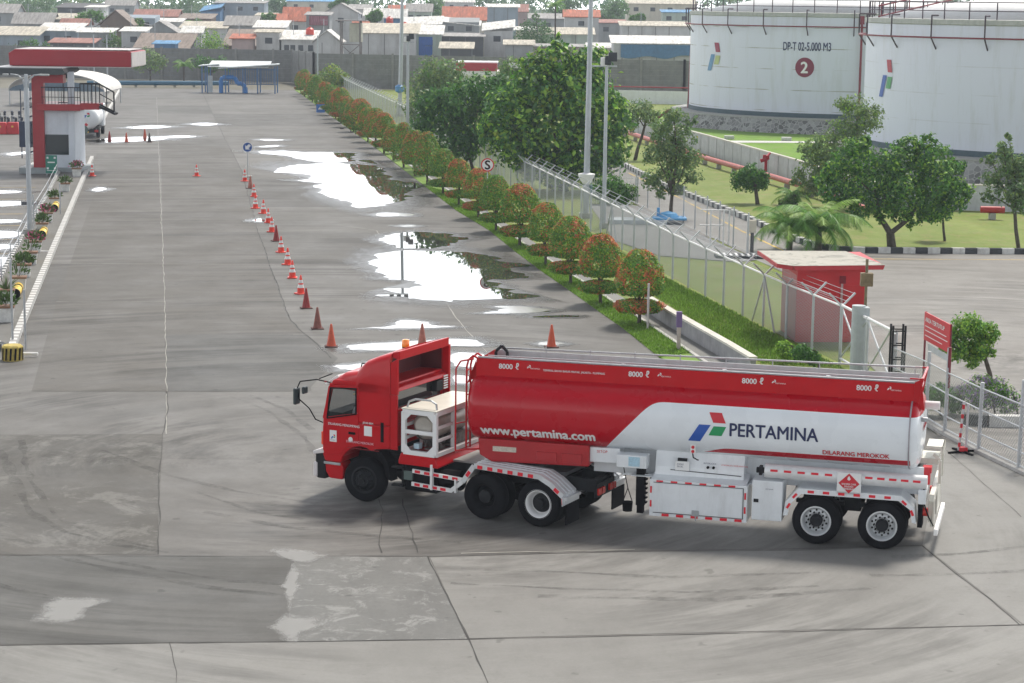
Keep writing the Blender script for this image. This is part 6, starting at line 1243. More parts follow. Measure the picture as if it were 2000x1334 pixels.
t = thing('speaker_post', 'rusty post with a brown box standing at the corner of the guard house', 'post', at(1686, 700)); mb = MB(); mb.cyl((0, 0, 0), (0, 0, 3.15), .045); mb.build('post', mat('rust_green', (.2, .17, .1), .8, var=.4, scale=6), t); mb = MB(); mb.box((-.19, -.15, 2.3), (.19, .1, 2.72)); mb.build('box', mat('brown_box', (.2, .15, .08), .7, var=.4), t, bevel=.02)
# gate post, gate frame
t = thing('gate_post', 'thick grey concrete gate post at the end of the perimeter fence', 'post', at(1672, 735)); mb = MB(); mb.cyl((0, 0, 0), (0, 0, 2.15), .2, n=20); mb.box((-.05, -.2, 0), (.3, .2, 2.1)); mb.build('column', mat('post_grey', (.42, .46, .48), .6, dirt=.3), t)
t = thing('sliding_gate', 'tubular metal gate with diagonal braces between the posts', 'gate'); a, c = at(1640, 712), at(1745, 775)
mb = MB(); mb.cyl(a + V(0, 0, 1.85), c + V(0, 0, 1.85), .045); mb.cyl(a + V(0, 0, .2), c + V(0, 0, .2), .04); mb.build('rail', WPL, t)
m = a.lerp(c, .5)
for p, q in ((a + V(0, 0, 1.8), m + V(0, 0, .2)), (m + V(0, 0, .2), a.lerp(c, .9) + V(0, 0, 1.8)), (m + V(0, 0, 1.8), c + V(0, 0, .2)), (a + V(0, 0, .2), m + V(0, 0, 1.8))): MB().cyl(p, q, .03).build('brace', GALV, t)
for f_ in (0, .5, 1): MB().cyl(a.lerp(c, f_), a.lerp(c, f_) + V(0, 0, 1.9), .05).build('post', GALV, t)
meshpanel('wire_mesh', [a, c], .2, 1.8, meshmat('gate_link', (.5, .52, .54), .1, 9), t)
t = thing('lattice_post', 'dark lattice gate tower left of the red notice board', 'post', at(1748, 790)); mb = MB()
for x in (-.17, .17):
    for y in (-.17, .17): mb.cyl((x, y, 0), (x, y, 2.25), .03, n=6)
for k in range(6):
    for y in (-.17, .17): mb.cyl((-.17, y, .1 + k * .4), (.17, y, .1 + k * .4), .02, n=6)
mb.build('lattice', DARK, t)
# ---- right-hand fence
t = thing('side_fence', 'weathered metal fence with thin rails at the right picture edge', 'fence'); RP = [(1740, 790, 2.0), (1808, 823, 1.9), (1845, 846, 2.25), (1911, 881, 1.75), (1989, 918, 2.2), (2090, 968, 2.2)]; W = [at(x, y) for x, y, h in RP]
for (x, y, h), p in zip(RP, W): MB().cyl(p, p + V(.02, 0, h), .05, .05, 8).build('post', GALV, t)
for p, k in ((W[2], 0), ): MB().cyl(p + V(.025, 0, 1.2), p + V(.03, 0, 2.27), .055, .055, 8).build('painted_post_top', mat('post_maroon', (.2, .02, .03), .6), t)
for z in (.12, .45, 1.05, 1.6): MB().tube([p + V(0, 0, z) for p in W], .022, 6).build('rail', GALV, t)
meshpanel('wire_mesh', W, .1, 1.6, meshmat('side_link', (.3, .31, .31), .17, 9), t)
kerb([(1740, 792), (1808, 825), (1845, 849), (1911, 884), (1989, 921), (2090, 970)], .16, .08, mat('kerb_concrete', (.45, .44, .42)))
# notice board
p = at(1818, 800); t = thing('notice_board', 'tilted red board reading AREA TERTUTUP above the side fence', 'sign', (p.x, p.y, 0)); a = at(1798, 790); c = at(1846, 822)
f = lambda x, y: a.lerp(c, x) + V(0, 0, y) - V(p.x, p.y, 0); mb = MB(); th = V(.03, -.03, 0); mb.add([f(0, 1.85), f(1, 1.85), f(1, 2.62), f(0, 2.62), f(0, 1.85) + V(.03, .02, 0), f(1, 1.85) + V(.03, .02, 0), f(1, 2.62) + V(.03, .02, 0), f(0, 2.62) + V(.03, .02, 0)], [(0, 1, 2, 3), (7, 6, 5, 4), (0, 4, 5, 1), (3, 2, 6, 7), (0, 3, 7, 4), (1, 5, 6, 2)]); bd = mb.build('board', LRED, t)
L_ = (c - a).length; e = (c - a).normalized(); nn = V(e.y, -e.x, 0) * .012; g = lambda x0, y0: (lambda x, y: a + e * (x0 + x) + V(0, 0, y0 + y) - V(p.x, p.y, 0) + nn)
fmesh('t', 'AREA TERTUTUP', .17, g(.06 * L_, 2.38), WPL, bd, .004, sx=L_ * .88 / 1.47)
mb = MB(); h0 = g(.06 * L_, 0)
for z, l_ in ((2.24, .85), (2.12, .9), (1.98, .7)): mb.add([h0(0, z), h0(L_ * l_, z), h0(L_ * l_, z + .025), h0(0, z + .025)], [(0, 1, 2, 3)])
mb.build('text_line', WPL, bd, fix=False)
mb = MB(); mb.add([g(.2 * L_, 0)(0, 1.62), g(.98 * L_, 0)(0, 1.62), g(.98 * L_, 0)(0, 1.8), g(.2 * L_, 0)(0, 1.8)], [(0, 1, 2, 3)]); mb.build('lower_plate', mat('plate_grey', (.5, .52, .54), .5), t)
for k in (0, 1): MB().cyl(f(k, 0) + V(.05, .05, 0), f(k, 2.62) + V(.05, .05, 0), .03).build('post', mat('post_maroon', (.2, .02, .03)), t)
# turnstile-like stand
t = thing('barrier_stand', 'red and white striped double post on a cross shaped foot before the fence', 'barrier', at(1880, 884)); mb = MB(); mb.cyl((-.1, 0, .05), (-.02, 0, 1.3), .03); mb.cyl((.08, 0, .05), (.08, 0, 1.25), .03); mb.build('pole', mat('pole_silver', (.6, .58, .6), .4), t); mb = MB()
for k in range(5): mb.cyl((-.1 + .064 * (k * .24 + .1) / 1.0, 0, .15 + k * .24), (-.1 + .064 * (k * .24 + .2), 0, .26 + k * .24), .034)
mb.build('red_band', LRED, t); mb = MB()
for k in range(4): a_ = k * math.pi / 2 + .4; mb.beam((0, 0, .04), (.42 * math.cos(a_), .42 * math.sin(a_), .02), .06, .05)
mb.build('foot', BLACK, t); mb = MB(); mb.box((-.1, -.1, .05), (.1, .1, .14)); mb.build('foot_block', LRED, t)
# clutter near the verge: low wall, marker post, white post
W = [at(*p) for p in ((1266, 609), (1310, 637), (1422, 703), (1470, 733))]; t = thing('low_wall', 'low grey concrete wall beside the drain path at the end of the shrub row', 'wall'); mb = MB()
for a, c in zip(W[:-1], W[1:]): mb.beam(a + V(0, 0, .25), c + V(0, 0, .25), .18, .5)
mb.build('wall', mat('low_wall_grey', (.27, .27, .28), .85, var=.2, scale=2, dirt=.4), t); mb = MB()
for a, c in zip(W[:-1], W[1:]): mb.beam(a + V(0, 0, .53), c + V(0, 0, .53), .26, .07)
mb.build('coping', mat('coping_pale', (.6, .58, .52)), t)
t = thing('marker_post', 'short marker post with a dark cap beside the nearest shrub', 'post', at(1325, 684)); mb = MB(); mb.box((-.06, -.06, 0), (.06, .06, .75)); mb.build('post', mat('post_pale', (.5, .42, .4), .7), t); mb = MB(); mb.box((-.09, -.09, .75), (.09, .09, 1.25)); mb.build('cap', mat('cap_violet', (.16, .1, .25), .6), t, bevel=.01)
o = MB().cyl((0, 0, 0), (0, 0, 1.6), .04).build('post', mat('post_pinkish', (.55, .5, .5), .6)); o.location = at(1265, 645); tag(o, 'plain pale post standing in front of the nearest clipped shrub', 'post')
o = MB().box((-.15, -.1, 0), (.15, .1, .1)).build('road_debris', mat('debris', (.05, .04, .04), .8)); o.location = at(668, 252); tag(o, 'dark scrap lying on the concrete near the two workers', 'debris')
# ================================================================ VEGETATION
def leaves(name, pts, nrm, size, mats, mi, parent, seed=0, asp=.55, droop=.3):
    """one diamond-shaped leaf per point"""
    r_ = np.random.default_rng(seed); n = len(pts); nv = nrm + r_.normal(0, .55, (n, 3)); nv[:, 2] += .25; nv /= np.linalg.norm(nv, axis=1, keepdims=True)
    t = r_.normal(0, 1, (n, 3)); t -= nv * (t * nv).sum(1, keepdims=True); t /= np.linalg.norm(t, axis=1, keepdims=True); b = np.cross(nv, t)
    s = size * r_.uniform(.6, 1.35, (n, 1))
    P0 = pts - t * s * .5; P2 = pts + t * s * .5 - nv * s * droop * .4; P1 = pts + b * s * asp * .5 + nv * s * .08; P3 = pts - b * s * asp * .5 + nv * s * .08
    vs = np.stack([P0, P1, P2, P3], 1).reshape(-1, 3); me = bpy.data.meshes.new(name); me.vertices.add(4 * n); me.vertices.foreach_set('co', vs.ravel())
    me.loops.add(4 * n); me.loops.foreach_set('vertex_index', np.arange(4 * n)); me.polygons.add(n); me.polygons.foreach_set('loop_start', np.arange(0, 4 * n, 4)); me.polygons.foreach_set('loop_total', np.full(n, 4))
    for m in mats: me.materials.append(m)
    me.polygons.foreach_set('material_index', np.asarray(mi, dtype=np.int32)); me.update(calc_edges=True); me.validate()
    o = bpy.data.objects.new(name, me); C.objects.link(o)
    if parent: o.parent = parent
    return o
def blobpts(blobs, n, clump, seed, shell=.55):
    """points gathered in twig clumps through the outer part of a set of ellipsoids"""
    r_ = np.random.default_rng(seed); vol = np.array([b[3] * b[4] * b[5] for b in blobs]) ** .67; vol /= vol.sum(); k = max(1, n // clump); which = r_.choice(len(blobs), k, p=vol)
    d = r_.normal(0, 1, (k, 3)); d /= np.linalg.norm(d, axis=1, keepdims=True); rad = shell + (1.08 - shell) * r_.random((k, 1)) ** .6
    B = np.array(blobs)[which]; cc = B[:, :3] + d * rad * B[:, 3:6]; nn = d
    m = clump; sc_ = B[:, 3:6].mean(1, keepdims=True) * .16
    p = np.repeat(cc, m, 0) + r_.normal(0, 1, (k * m, 3)) * np.repeat(sc_, m, 0); return p, np.repeat(nn, m, 0), np.repeat(r_.random(k), m)
BARK = mat('bark', (.09, .075, .06), .9, var=.35, scale=8, bump=.6)
G1, G2, G3 = leafmat('leaf_mid', (.11, .27, .045)), leafmat('leaf_deep', (.06, .165, .045)), leafmat('leaf_light', (.3, .5, .07))
OR, YG, RD = leafmat('leaf_orange', (.6, .2, .07)), leafmat('leaf_yellow_green', (.3, .38, .05)), leafmat('leaf_red', (.5, .11, .07))
OL1, OL2, OLY = leafmat('leaf_olive', (.22, .31, .1)), leafmat('leaf_grey_green', (.15, .25, .11)), leafmat('blossom_yellow', (.75, .62, .05))
def limbs(parent, segs, name='trunk'):
    mb = MB()
    for p, q, r0, r1 in segs:
        p, q = V(*p), V(*q); m = p.lerp(q, .5) + V(rnd.uniform(-.05, .05), rnd.uniform(-.05, .05), 0) * (q - p).length; mb.tube([p, m, q], [r0, (r0 + r1) / 2, r1], 8)
    return mb.build(name, BARK, parent, smooth=60)
# ---- clipped shrubs
def shrub(seed, collar, w, R=.86, z0=1.08, zt=2.66):
    t = thing('clipped_shrub', 'x', 'shrub'); r_ = np.random.default_rng(seed)
    def dome(n, R, z0, z1, flat):
        u = r_.random(n); z = u; a = r_.uniform(0, 2 * np.pi, n)
        if flat: rr = R * (1 - np.abs(2 * z - 1) ** 2.6) ** .5
        else: rr = R * np.sqrt(np.clip(1 - np.clip((z - .2) / .82, 0, 1) ** 1.75, 0, 1)) * np.where(z < .2, .72 + .28 * (z / .2) ** .6, 1)
        bump = 1 + .05 * np.sin(3 * a + seed) + .05 * np.sin(7 * a + 9 * z + seed * 2)
        dep = 1 - .28 * r_.random(n) ** 2; rr = rr * bump * dep + r_.normal(0, .02, n)
        # underside + cap
        k = r_.random(n) < .16; z = np.where(k, .02 + .05 * r_.random(n), z); rr = np.where(k, R * .85 * np.sqrt(r_.random(n)), rr)
        P_ = np.stack([rr * np.cos(a), rr * np.sin(a), z0 + z * (z1 - z0)], 1); N_ = np.stack([np.cos(a), np.sin(a), (z - .3) * 1.6], 1); out = dep > .9
        return P_, N_, out, z
    def cols(out, z, P_):
        n = len(P_); x = r_.random(n); c = np.zeros(n, int); ph = r_.uniform(0, 6, 6); q = np.sin(P_[:, 0] * 6 + ph[0]) + np.sin(P_[:, 1] * 6 + ph[1]) + np.sin(P_[:, 2] * 7 + ph[2]) + .7 * np.sin(P_[:, 0] * 13 + P_[:, 2] * 11 + ph[3]) + .7 * np.sin(P_[:, 1] * 14 - P_[:, 2] * 9 + ph[4]); q = np.clip(.5 + .42 * q, 0, 1.6)
        p_or = np.where(out, w * (.35 + 1.15 * z) * q, w * .08); c = np.where(x < p_or, 3, np.where(x < p_or + .22, 2, np.where(x < p_or + .32, 1, 0))); return np.where((c == 3) & (r_.random(n) < .3), 4, c)
    P_, N_, o_, z = dome(6500, R, z0, zt, False); leaves('crown', P_, N_, .09, [G1, G3, YG, OR, RD], cols(o_, z, P_), t, seed)
    if collar: P_, N_, o_, z = dome(3600, R * 1.02, .48, .9, True); leaves('lower_tier', P_, N_, .09, [G1, G3, YG, OR, RD], cols(o_, z * .5 + .45, P_), t, seed + 1)
    limbs(t, [((0, 0, -.05), (.02, 0, .6), .07, .055), ((.02, 0, .6), (0, 0, 1.5), .055, .03), ((.02, 0, .6), (.3, .1, 1.3), .03, .02), ((.02, 0, .7), (-.3, -.1, 1.3), .03, .02), ((.02, 0, .8), (.1, -.25, 1.4), .03, .02)]); return t
protos = [shrub(1, True, .75), shrub(2, True, .7, .84), shrub(3, False, .45, .82, .7), shrub(4, True, .45, .86), shrub(5, False, .25, .8, .5), shrub(6, True, .12, .8)]
SH = [(1247, 635, 0, 1.0, 'nearest clipped shrub, orange red dome over a wide flat lower tier'), (1172, 595, 1, 1.03, 'second clipped shrub from the near end, reddish left flank over a lower tier'), (1114, 556, 3, 1.05, 'third clipped shrub from the near end, broad yellow green dome with orange flecks'),
 (1066, 519, 3, 1.0, 'fourth clipped shrub from the near end with a pinkish lower tier'), (1015, 482, 3, 1.06, 'fifth clipped shrub from the near end, wide dome just left of the tallest pole'), (968, 453, 5, 1.03, 'sixth clipped shrub from the near end, mostly green, right of the no stopping sign'),
 (934.5, 427, 0, 1.0, 'seventh clipped shrub from the near end, directly behind the no stopping sign'), (896, 402, 1, 1.0, 'eighth clipped shrub from the near end, orange brown, left of the no stopping sign'), (865, 380, 5, 1.0, 'ninth clipped shrub from the near end, green with a lower tier'), (834, 361, 4, 1.18, 'tenth clipped shrub from the near end, tall green crown without lower tier')]
a0, a1 = at(834, 361), at(588, 183.5); nf = 19; ORD = ['eleventh', 'twelfth', 'thirteenth', 'fourteenth', 'fifteenth', 'sixteenth', 'seventeenth', 'eighteenth', 'nineteenth', 'twentieth']
spots = [(at(x, y), k, s, lab) for x, y, k, s, lab in SH]
kinds = [2, 4, 2, 0, 2, 0, 1, 1, 3, 0, 1, 5, 1, 4, 5, 2, 3, 2, 0]
for i in range(nf):
    q = a0.lerp(a1, (i + 1) / nf); k = kinds[i]; look = ['orange red with lower tier', 'reddish with lower tier', 'orange flecked single crown', 'yellow green with lower tier', 'plain green single crown', 'green with lower tier'][k]
    lab = ('clipped shrub, %s from the near end, %s' % (ORD[i], look)) if i < 10 else ('clipped shrub, %s from the far end of the row, %s' % (['end one', 'second', 'third', 'fourth', 'fifth', 'sixth', 'seventh', 'eighth', 'ninth'][nf - 1 - i] if nf - 1 - i else 'last', look))
    spots.append((q, k, 1.08 + .1 * math.sin(i * 2.3), lab))
used = set()
for i, (p, k, s, lab) in enumerate(spots):
    if k not in used: o = protos[k]; used.add(k)
    else: o = dup(protos[k])
    s *= .985 + .03 * math.sin(i * 5.1); o.location = p; o.rotation_euler = (0, 0, i * 1.7); o.scale = (s * (1 + .07 * math.sin(i * 3.3)), s * (1 + .07 * math.sin(i * 3.3)), s); o['label'] = lab; o['group'] = 'clipped shrubs in a row along the verge'
# ---- free trees
def tree(base, blobs_px, n, size, mats, wts, lab, name='tree', cat='tree', trunk=None, seed=0, clump=9, shell=.5, dep=1.0, asp=.55, group=None, tr=.12, z=0.0, light=None):
    b = base if isinstance(base, Vector) else at(*base, z); t = thing(name, lab, cat, b, 0, group); d = b.y; r_ = random.Random(seed + 5); bl = []
    for i, (x, y, r, *fl) in enumerate(blobs_px):
        off = r_.uniform(-.6, .6) * r * d / 4055 * dep; dd = d + off; P_ = azd(x, dd, zat(y, dd, x)); R = r * d / 4000; bl.append((P_.x - b.x, P_.y - b.y, P_.z, R, R * dep, R * (fl[0] if fl else .85)))
    p, nn, cid = blobpts(bl, n, clump, seed, shell); rr = np.random.default_rng(seed); W = np.cumsum(np.array(wts) / sum(wts)); x = rr.random(len(p)) * .6 + cid * .4; mi = np.searchsorted(W, np.clip(x, 0, .999)); leaves('crown', p, nn, size, mats, mi, t, seed, asp)
    segs = trunk or []
    if not trunk:
        top = np.mean([q[:3] for q in bl], 0); fork = (top[0] * .35, top[1] * .35, max(.6, min(q[2] - q[5] for q in bl) * .9 + .3)); segs = [((0, 0, -.1), fork, tr, tr * .75)]
        for q in sorted(bl, key=lambda q: -q[3])[:9]: segs.append((fork, (q[0], q[1], q[2] + q[5] * .2), tr * .5, tr * .12))
    limbs(t, segs); return t
tree((1100, 372), [(1080, 118, 38), (1150, 125, 40), (1045, 140, 38), (1060, 170, 55), (1140, 190, 65), (1185, 235, 50), (1000, 215, 50), (1080, 250, 70), (1010, 270, 50), (1150, 300, 58), (1100, 325, 45), (1195, 290, 40), (975, 250, 38), (1088, 82, 10), (1092, 62, 8), (1098, 96, 14), (1205, 200, 25), (1050, 310, 40)], 16000, .34, [G1, G2, G3, YG], [4, 2.5, 3, 1.2], 'huge broad leaved tree behind the fence with pale fresh leaves at its top', seed=11, clump=7, asp=.6, tr=.22)
tree((925, 335), [(900, 195, 40), (860, 225, 40), (930, 240, 48), (968, 205, 40), (885, 262, 38), (842, 195, 30), (985, 175, 32), (945, 168, 34), (910, 285, 30), (830, 240, 25)], 8000, .3, [G1, G2, G3], [4, 5, 1], 'dense dark green tree left of the huge tree behind the fence', seed=12, clump=8)
tree((845, 262), [(850, 140, 32), (828, 170, 36), (872, 170, 38), (815, 205, 28), (850, 205, 35), (885, 135, 25), (900, 165, 22)], 5500, .3, [OL1, OL2, G1], [4, 3, 2], 'pale olive tree in front of the panel wall beside the kiosk', seed=13)
tree((1005, 215), [(1000, 130, 22), (1020, 140, 20), (985, 150, 22), (1010, 160, 25)], 2200, .3, [G1, OL1, G3], [3, 3, 1], 'small leafy tree between the two red fronted kiosks', seed=14)
tree(azd(645, 238), [(650, 138, 17), (630, 152, 17), (668, 150, 14), (645, 163, 17), (618, 162, 9)], 2200, .3, [OL1, YG, G1], [4, 2, 2], 'light green tree between the boundary wall and the end of the fence', seed=15)
tree((1311, 427), [(1322, 225, 22), (1300, 255, 26), (1342, 262, 25), (1285, 298, 24), (1350, 305, 26), (1320, 330, 27), (1282, 345, 20), (1362, 342, 18), (1318, 288, 28), (1356, 232, 13), (1335, 365, 14), (1302, 372, 14)], 6000, .17, [OL1, OL2, G1, OLY], [4, 4, 1, .15], 'slender grey green tree between the fence and the inner road', seed=16, clump=12, shell=.3, tr=.11)
tree((1240, 312), [(1255, 212, 24), (1235, 224, 19), (1276, 224, 19), (1290, 243, 14), (1240, 245, 12)], 2200, .2, [OL1, OL2], [1, 1], 'small leaning tree on the lawn right of the huge tree', seed=17, clump=10, shell=.3, trunk=[((0, 0, -.1), (.45, 0, 1.6), .14, .1), ((.45, 0, 1.6), (.75, 0, 3.3), .1, .05), ((.75, 0, 2.6), (1.2, 0, 3.2), .05, .02), ((.6, 0, 2.3), (.1, 0, 3.1), .05, .02)])
tree((1480, 398), [(1475, 345, 24), (1458, 350, 20), (1494, 350, 21), (1475, 332, 19), (1450, 340, 12), (1500, 340, 12)], 2800, .17, [G1, G2], [3, 3], 'small round dark green tree on the lawn before the bund wall', seed=18)
tree((1742, 481), [(1640, 330, 24), (1680, 302, 36), (1655, 370, 34), (1722, 350, 44), (1700, 395, 30), (1762, 312, 40), (1780, 368, 44), (1830, 305, 38), (1850, 350, 42), (1880, 378, 32), (1840, 400, 32), (1798, 418, 22), (1748, 410, 24), (1900, 368, 20), (1790, 282, 22), (1826, 270, 14), (1702, 275, 14), (1625, 355, 20), (1880, 320, 20)], 15000, .19, [G1, G2, G3], [4, 2.5, 2.5], 'wide spreading tree with a forked dark trunk on the corner lawn', seed=19, clump=11, trunk=[((0, 0, -.1), (-.1, 0, .6), .22, .19), ((-.1, 0, .6), (-.75, 0, 1.5), .15, .11), ((-.1, 0, .6), (.8, 0, 1.35), .13, .1), ((-.75, 0, 1.5), (-.9, 0, 2.6), .1, .05), ((-.75, 0, 1.5), (-.3, .1, 2.7), .08, .04), ((.8, 0, 1.35), (1.3, 0, 2.3), .09, .05), ((.8, 0, 1.35), (.5, 0, 2.8), .07, .04), ((-.9, 0, 2.4), (-1.8, 0, 3.2), .05, .02), ((1.3, 0, 2.2), (2.6, 0, 3.0), .05, .02)])
tree((1846, 470), [(1850, 398, 24), (1836, 412, 18), (1862, 420, 14)], 1200, .19, [G1, G2], [1, 1], 'thin straight young tree under the edge of the spreading tree', seed=20, tr=.07)
tree((1682, 404), [(1680, 208, 30), (1648, 200, 16), (1705, 235, 28), (1660, 255, 32), (1622, 280, 30), (1592, 288, 22), (1600, 325, 32), (1640, 318, 36), (1572, 345, 18), (1690, 285, 28), (1600, 365, 22), (1720, 215, 14)], 9000, .17, [OL1, OL2, G3, OLY], [4, 3, 1, .35], 'tall feathery tree with yellow blossom behind the spreading tree', seed=21, clump=12, shell=.3, tr=.13)
tree((1990, 484), [(1975, 290, 18), (1950, 307, 12), (1992, 318, 28), (1960, 345, 22), (2000, 370, 30), (1984, 264, 10), (1936, 311, 8), (1950, 378, 14), (2030, 330, 35), (2020, 390, 25)], 5000, .16, [OL1, OL2, G1], [3, 4, 1], 'slim feathery tree cut by the right picture edge', seed=22, clump=12, shell=.3, tr=.1)
tree((1205, 398), [(1180, 366, 20), (1205, 360, 24), (1230, 374, 20), (1215, 385, 18), (1190, 385, 16)], 3200, .17, [G1, G2, G3], [4, 2, 1], 'round hedge bush behind the white gridded panel', name='bush', cat='bush', seed=23)
tree((1938, 752), [(1880, 652, 20), (1920, 636, 26), (1958, 650, 24), (1902, 680, 26), (1948, 680, 24), (1872, 672, 14), (1935, 705, 16), (1976, 652, 10), (1968, 690, 12)], 6500, .1, [G1, G3, YG], [4, 3, 1], 'small umbrella shaped tree with bright leaves behind the side fence', seed=24, clump=10, tr=.08)
LAV = leafmat('blossom_lavender', (.32, .25, .42))
for x, y, bl, m, wt, lab in ((1840, 812, [(1835, 775, 22), (1850, 790, 18)], [G1, G2], [2, 1], 'dark green bush just right of the tanker rear behind the side fence'), (1885, 812, [(1875, 775, 25), (1900, 790, 22)], [G1, G2, LAV], [4, 3, 1], 'green bush at the foot of the umbrella shaped tree'), (1945, 812, [(1935, 770, 26), (1955, 750, 20), (1960, 785, 25)], [G1, LAV, OL1], [3, 2, 2], 'bush with lavender flowers behind the side fence'), (1990, 812, [(1985, 765, 26), (2005, 785, 28)], [G1, LAV, OL1], [4, 1.5, 2], 'flowering bush cut by the right picture edge'),
    (1553, 712, [(1553, 680, 15), (1560, 695, 12)], [G3, G1], [2, 1], 'bright young bush in front of the guard house'), (1600, 722, [(1590, 690, 18), (1612, 700, 16)], [G1, G2], [1, 1], 'dark bush between the guard house and the tanker'), (1560, 402, [(1560, 385, 12), (1545, 392, 10)], [G1, OL1], [1, 1], 'low grassy bush behind the palms')):
    tree((x, y), bl, 1700, .085 if y > 600 else .16, m, wt, lab, name='bush', cat='bush', seed=int(x), tr=.03)
# ---- palms
FRM = leafmat('palm_green', (.13, .3, .05)); FRM2 = leafmat('palm_light', (.28, .45, .09))
def palm(base, h, L, nf_, lab, seed, z=0, r=.13):
    b = base if isinstance(base, Vector) else at(*base, z); t = thing('palm_tree', lab, 'palm', b); r_ = random.Random(seed); mb = MB(); mb.tube([(0, 0, -.1), (.03, 0, h * .5), (0, 0, h)], [r * 1.2, r, r * .9], 10); mb.build('trunk', BARK, t, smooth=60)
    for i in range(nf_):
        az = i * 2.4 + r_.uniform(-.2, .2); el = 1.4 - .95 * (i / nf_) + r_.uniform(-.1, .1); l = L * r_.uniform(.8, 1.1); P_ = []; p = V(0, 0, h); e = el
        for s in range(11): P_.append(p.copy()); p = p + V(math.cos(az) * math.cos(e), math.sin(az) * math.cos(e), math.sin(e)) * l / 10; e -= .16 + .04 * (i % 3)
        vs = []; fs = []; k = 0
        for s in range(1, 41):
            u = s / 4.0; j = min(9, int(u)); q = P_[j].lerp(P_[j + 1], u - j); dr = (P_[j + 1] - P_[j]).normalized(); sd_ = V(-math.sin(az), math.cos(az), 0); ll = l * .3 * math.sin(math.pi * (.12 + .85 * s / 41)) + .05
            for sg in (-1, 1): e_ = q + (sd_ * sg * .8 + dr * .55 + V(0, 0, -.35 - r_.random() * .3)).normalized() * ll; w_ = dr * .022 * (L / 2); vs += [q - w_, q + w_, e_]; fs.append((k, k + 1, k + 2)); k += 3
        for j in range(10): w_ = V(-math.sin(az), math.cos(az), 0) * .02; vs += [P_[j] - w_, P_[j] + w_, P_[j + 1] + w_, P_[j + 1] - w_]; fs.append((k, k + 1, k + 2, k + 3)); k += 4
        mb = MB(); mb.add(vs, fs); mb.build('frond', FRM if i % 3 else FRM2, t, fix=False)
    return t
palm((1597, 493), 1.0, 2.75, 30, 'leafy young palm right behind the guard house roof', 3, r=.16); palm((1541, 492), .9, 2.3, 20, 'smaller young palm left of the larger one behind the guard house', 4)
palm((1550, 400), .4, 1.5, 14, 'stiff low palm on the lawn behind the two young palms', 5); palm(azd(357, 262), 2.2, 1.9, 18, 'small palm before the boundary wall left of the blue shed', 6); palm(azd(1085, 285), 10.2, 2.0, 14, 'very tall thin palm among the houses right of the conifer', 7, r=.12)
palm(azd(83, 288), 3.0, 2.2, 16, 'small palm above the left end of the red canopy', 8)
far = [(290, 262, [(285, 108, 20), (300, 122, 20), (272, 124, 16), (312, 116, 13)], [OL1, OL2, G1], 'pale tree before the boundary wall right of the red canopy'), (410, 290, [(410, 72, 20), (396, 84, 18), (425, 88, 18), (410, 98, 20)], [G3, G1, YG], 'bright green tree rising over the boundary wall among the houses'),
 (408, 264, [(408, 125, 16), (430, 120, 14), (390, 118, 14), (448, 128, 8)], [G2, G1], 'dark creeper bush hanging at the wall above the blue shed'), (45, 290, [(45, 92, 16), (60, 85, 12), (25, 98, 14), (90, 90, 12)], [G1, G2], 'dark bush left of the red canopy above the wall'), (170, 340, [(165, 35, 16), (185, 30, 14), (150, 42, 10), (215, 42, 12)], [G1, OL2], 'dark tree among the houses left of the pitched white roof'),
 (220, 300, [(215, 75, 16), (225, 90, 14), (240, 82, 12)], [G1, OL1, G2], 'leafy tree between houses above the red canopy'), (60, 500, [(50, 10, 18), (85, 8, 18), (25, 15, 12)], [OL2, G2], 'hazy round tree at the top left corner'), (330, 520, [(335, 10, 20), (360, 25, 14), (375, 5, 18)], [OL2, G2], 'hazy tree beside the grey two storey house'),
 (555, 520, [(545, 12, 16), (530, 5, 14)], [OL2, G2], 'hazy tree left of the red tiled roof'), (850, 420, [(850, 30, 15), (845, 10, 17), (862, 45, 10)], [OL2, G1], 'hazy tree right of the pale green house'), (1180, 420, [(1190, 25, 20), (1210, 15, 18), (1175, 35, 12)], [OL2, G1], 'large hazy tree left of the cream building'), (1100, 460, [(1100, 12, 18), (1120, 5, 16), (1080, 20, 10)], [OL2, G2], 'hazy tree behind the tall thin palm'),
 (940, 560, [(935, 5, 16), (960, 0, 14), (905, 3, 12)], [OL2, G2], 'hazy tree behind the orange tiled roof')]
far += [(380, 335, [(372, 50, 10), (385, 45, 9)], [G1, OL2], 'small tree between the white roofed hut and the creamy roof'), (520, 330, [(515, 38, 10), (528, 34, 9)], [OL2, G1], 'small tree behind the curved white roof'), (735, 350, [(735, 30, 11), (724, 36, 9)], [G1, OL2], 'tree left of the blue walled house'), (255, 335, [(262, 52, 10), (270, 44, 9)], [G1, OL1], 'tree beside the brown gabled house'), (960, 400, [(955, 25, 12), (944, 34, 10)], [OL2, G1], 'tree left of the tall blue grey house'), (660, 400, [(668, 6, 12), (655, 12, 10)], [OL2, G1], 'hazy tree above the white gabled houses'), (1240, 360, [(1240, 38, 9), (1252, 34, 8)], [G1, OL2], 'tree left of the long white house above the tarpaulin')]
for x, d, bl, m, lab in far: tree(azd(x, d), bl, 1300, .3 if d < 320 else .55, m, [3, 2, 1][:len(m)], lab, seed=x, clump=6)
t = tree(azd(1047, 300), [(1047, 32, 9, .6), (1045, 45, 22, .25), (1046, 58, 34, .2), (1045, 72, 42, .18), (1047, 86, 46, .2)], 3000, .35, [G2, OL2], [1, 1], 'dark layered conifer standing among the houses', name='conifer', cat='tree', seed=31, trunk=[((0, 0, 0), (0, 0, 9.2), .2, .04)])
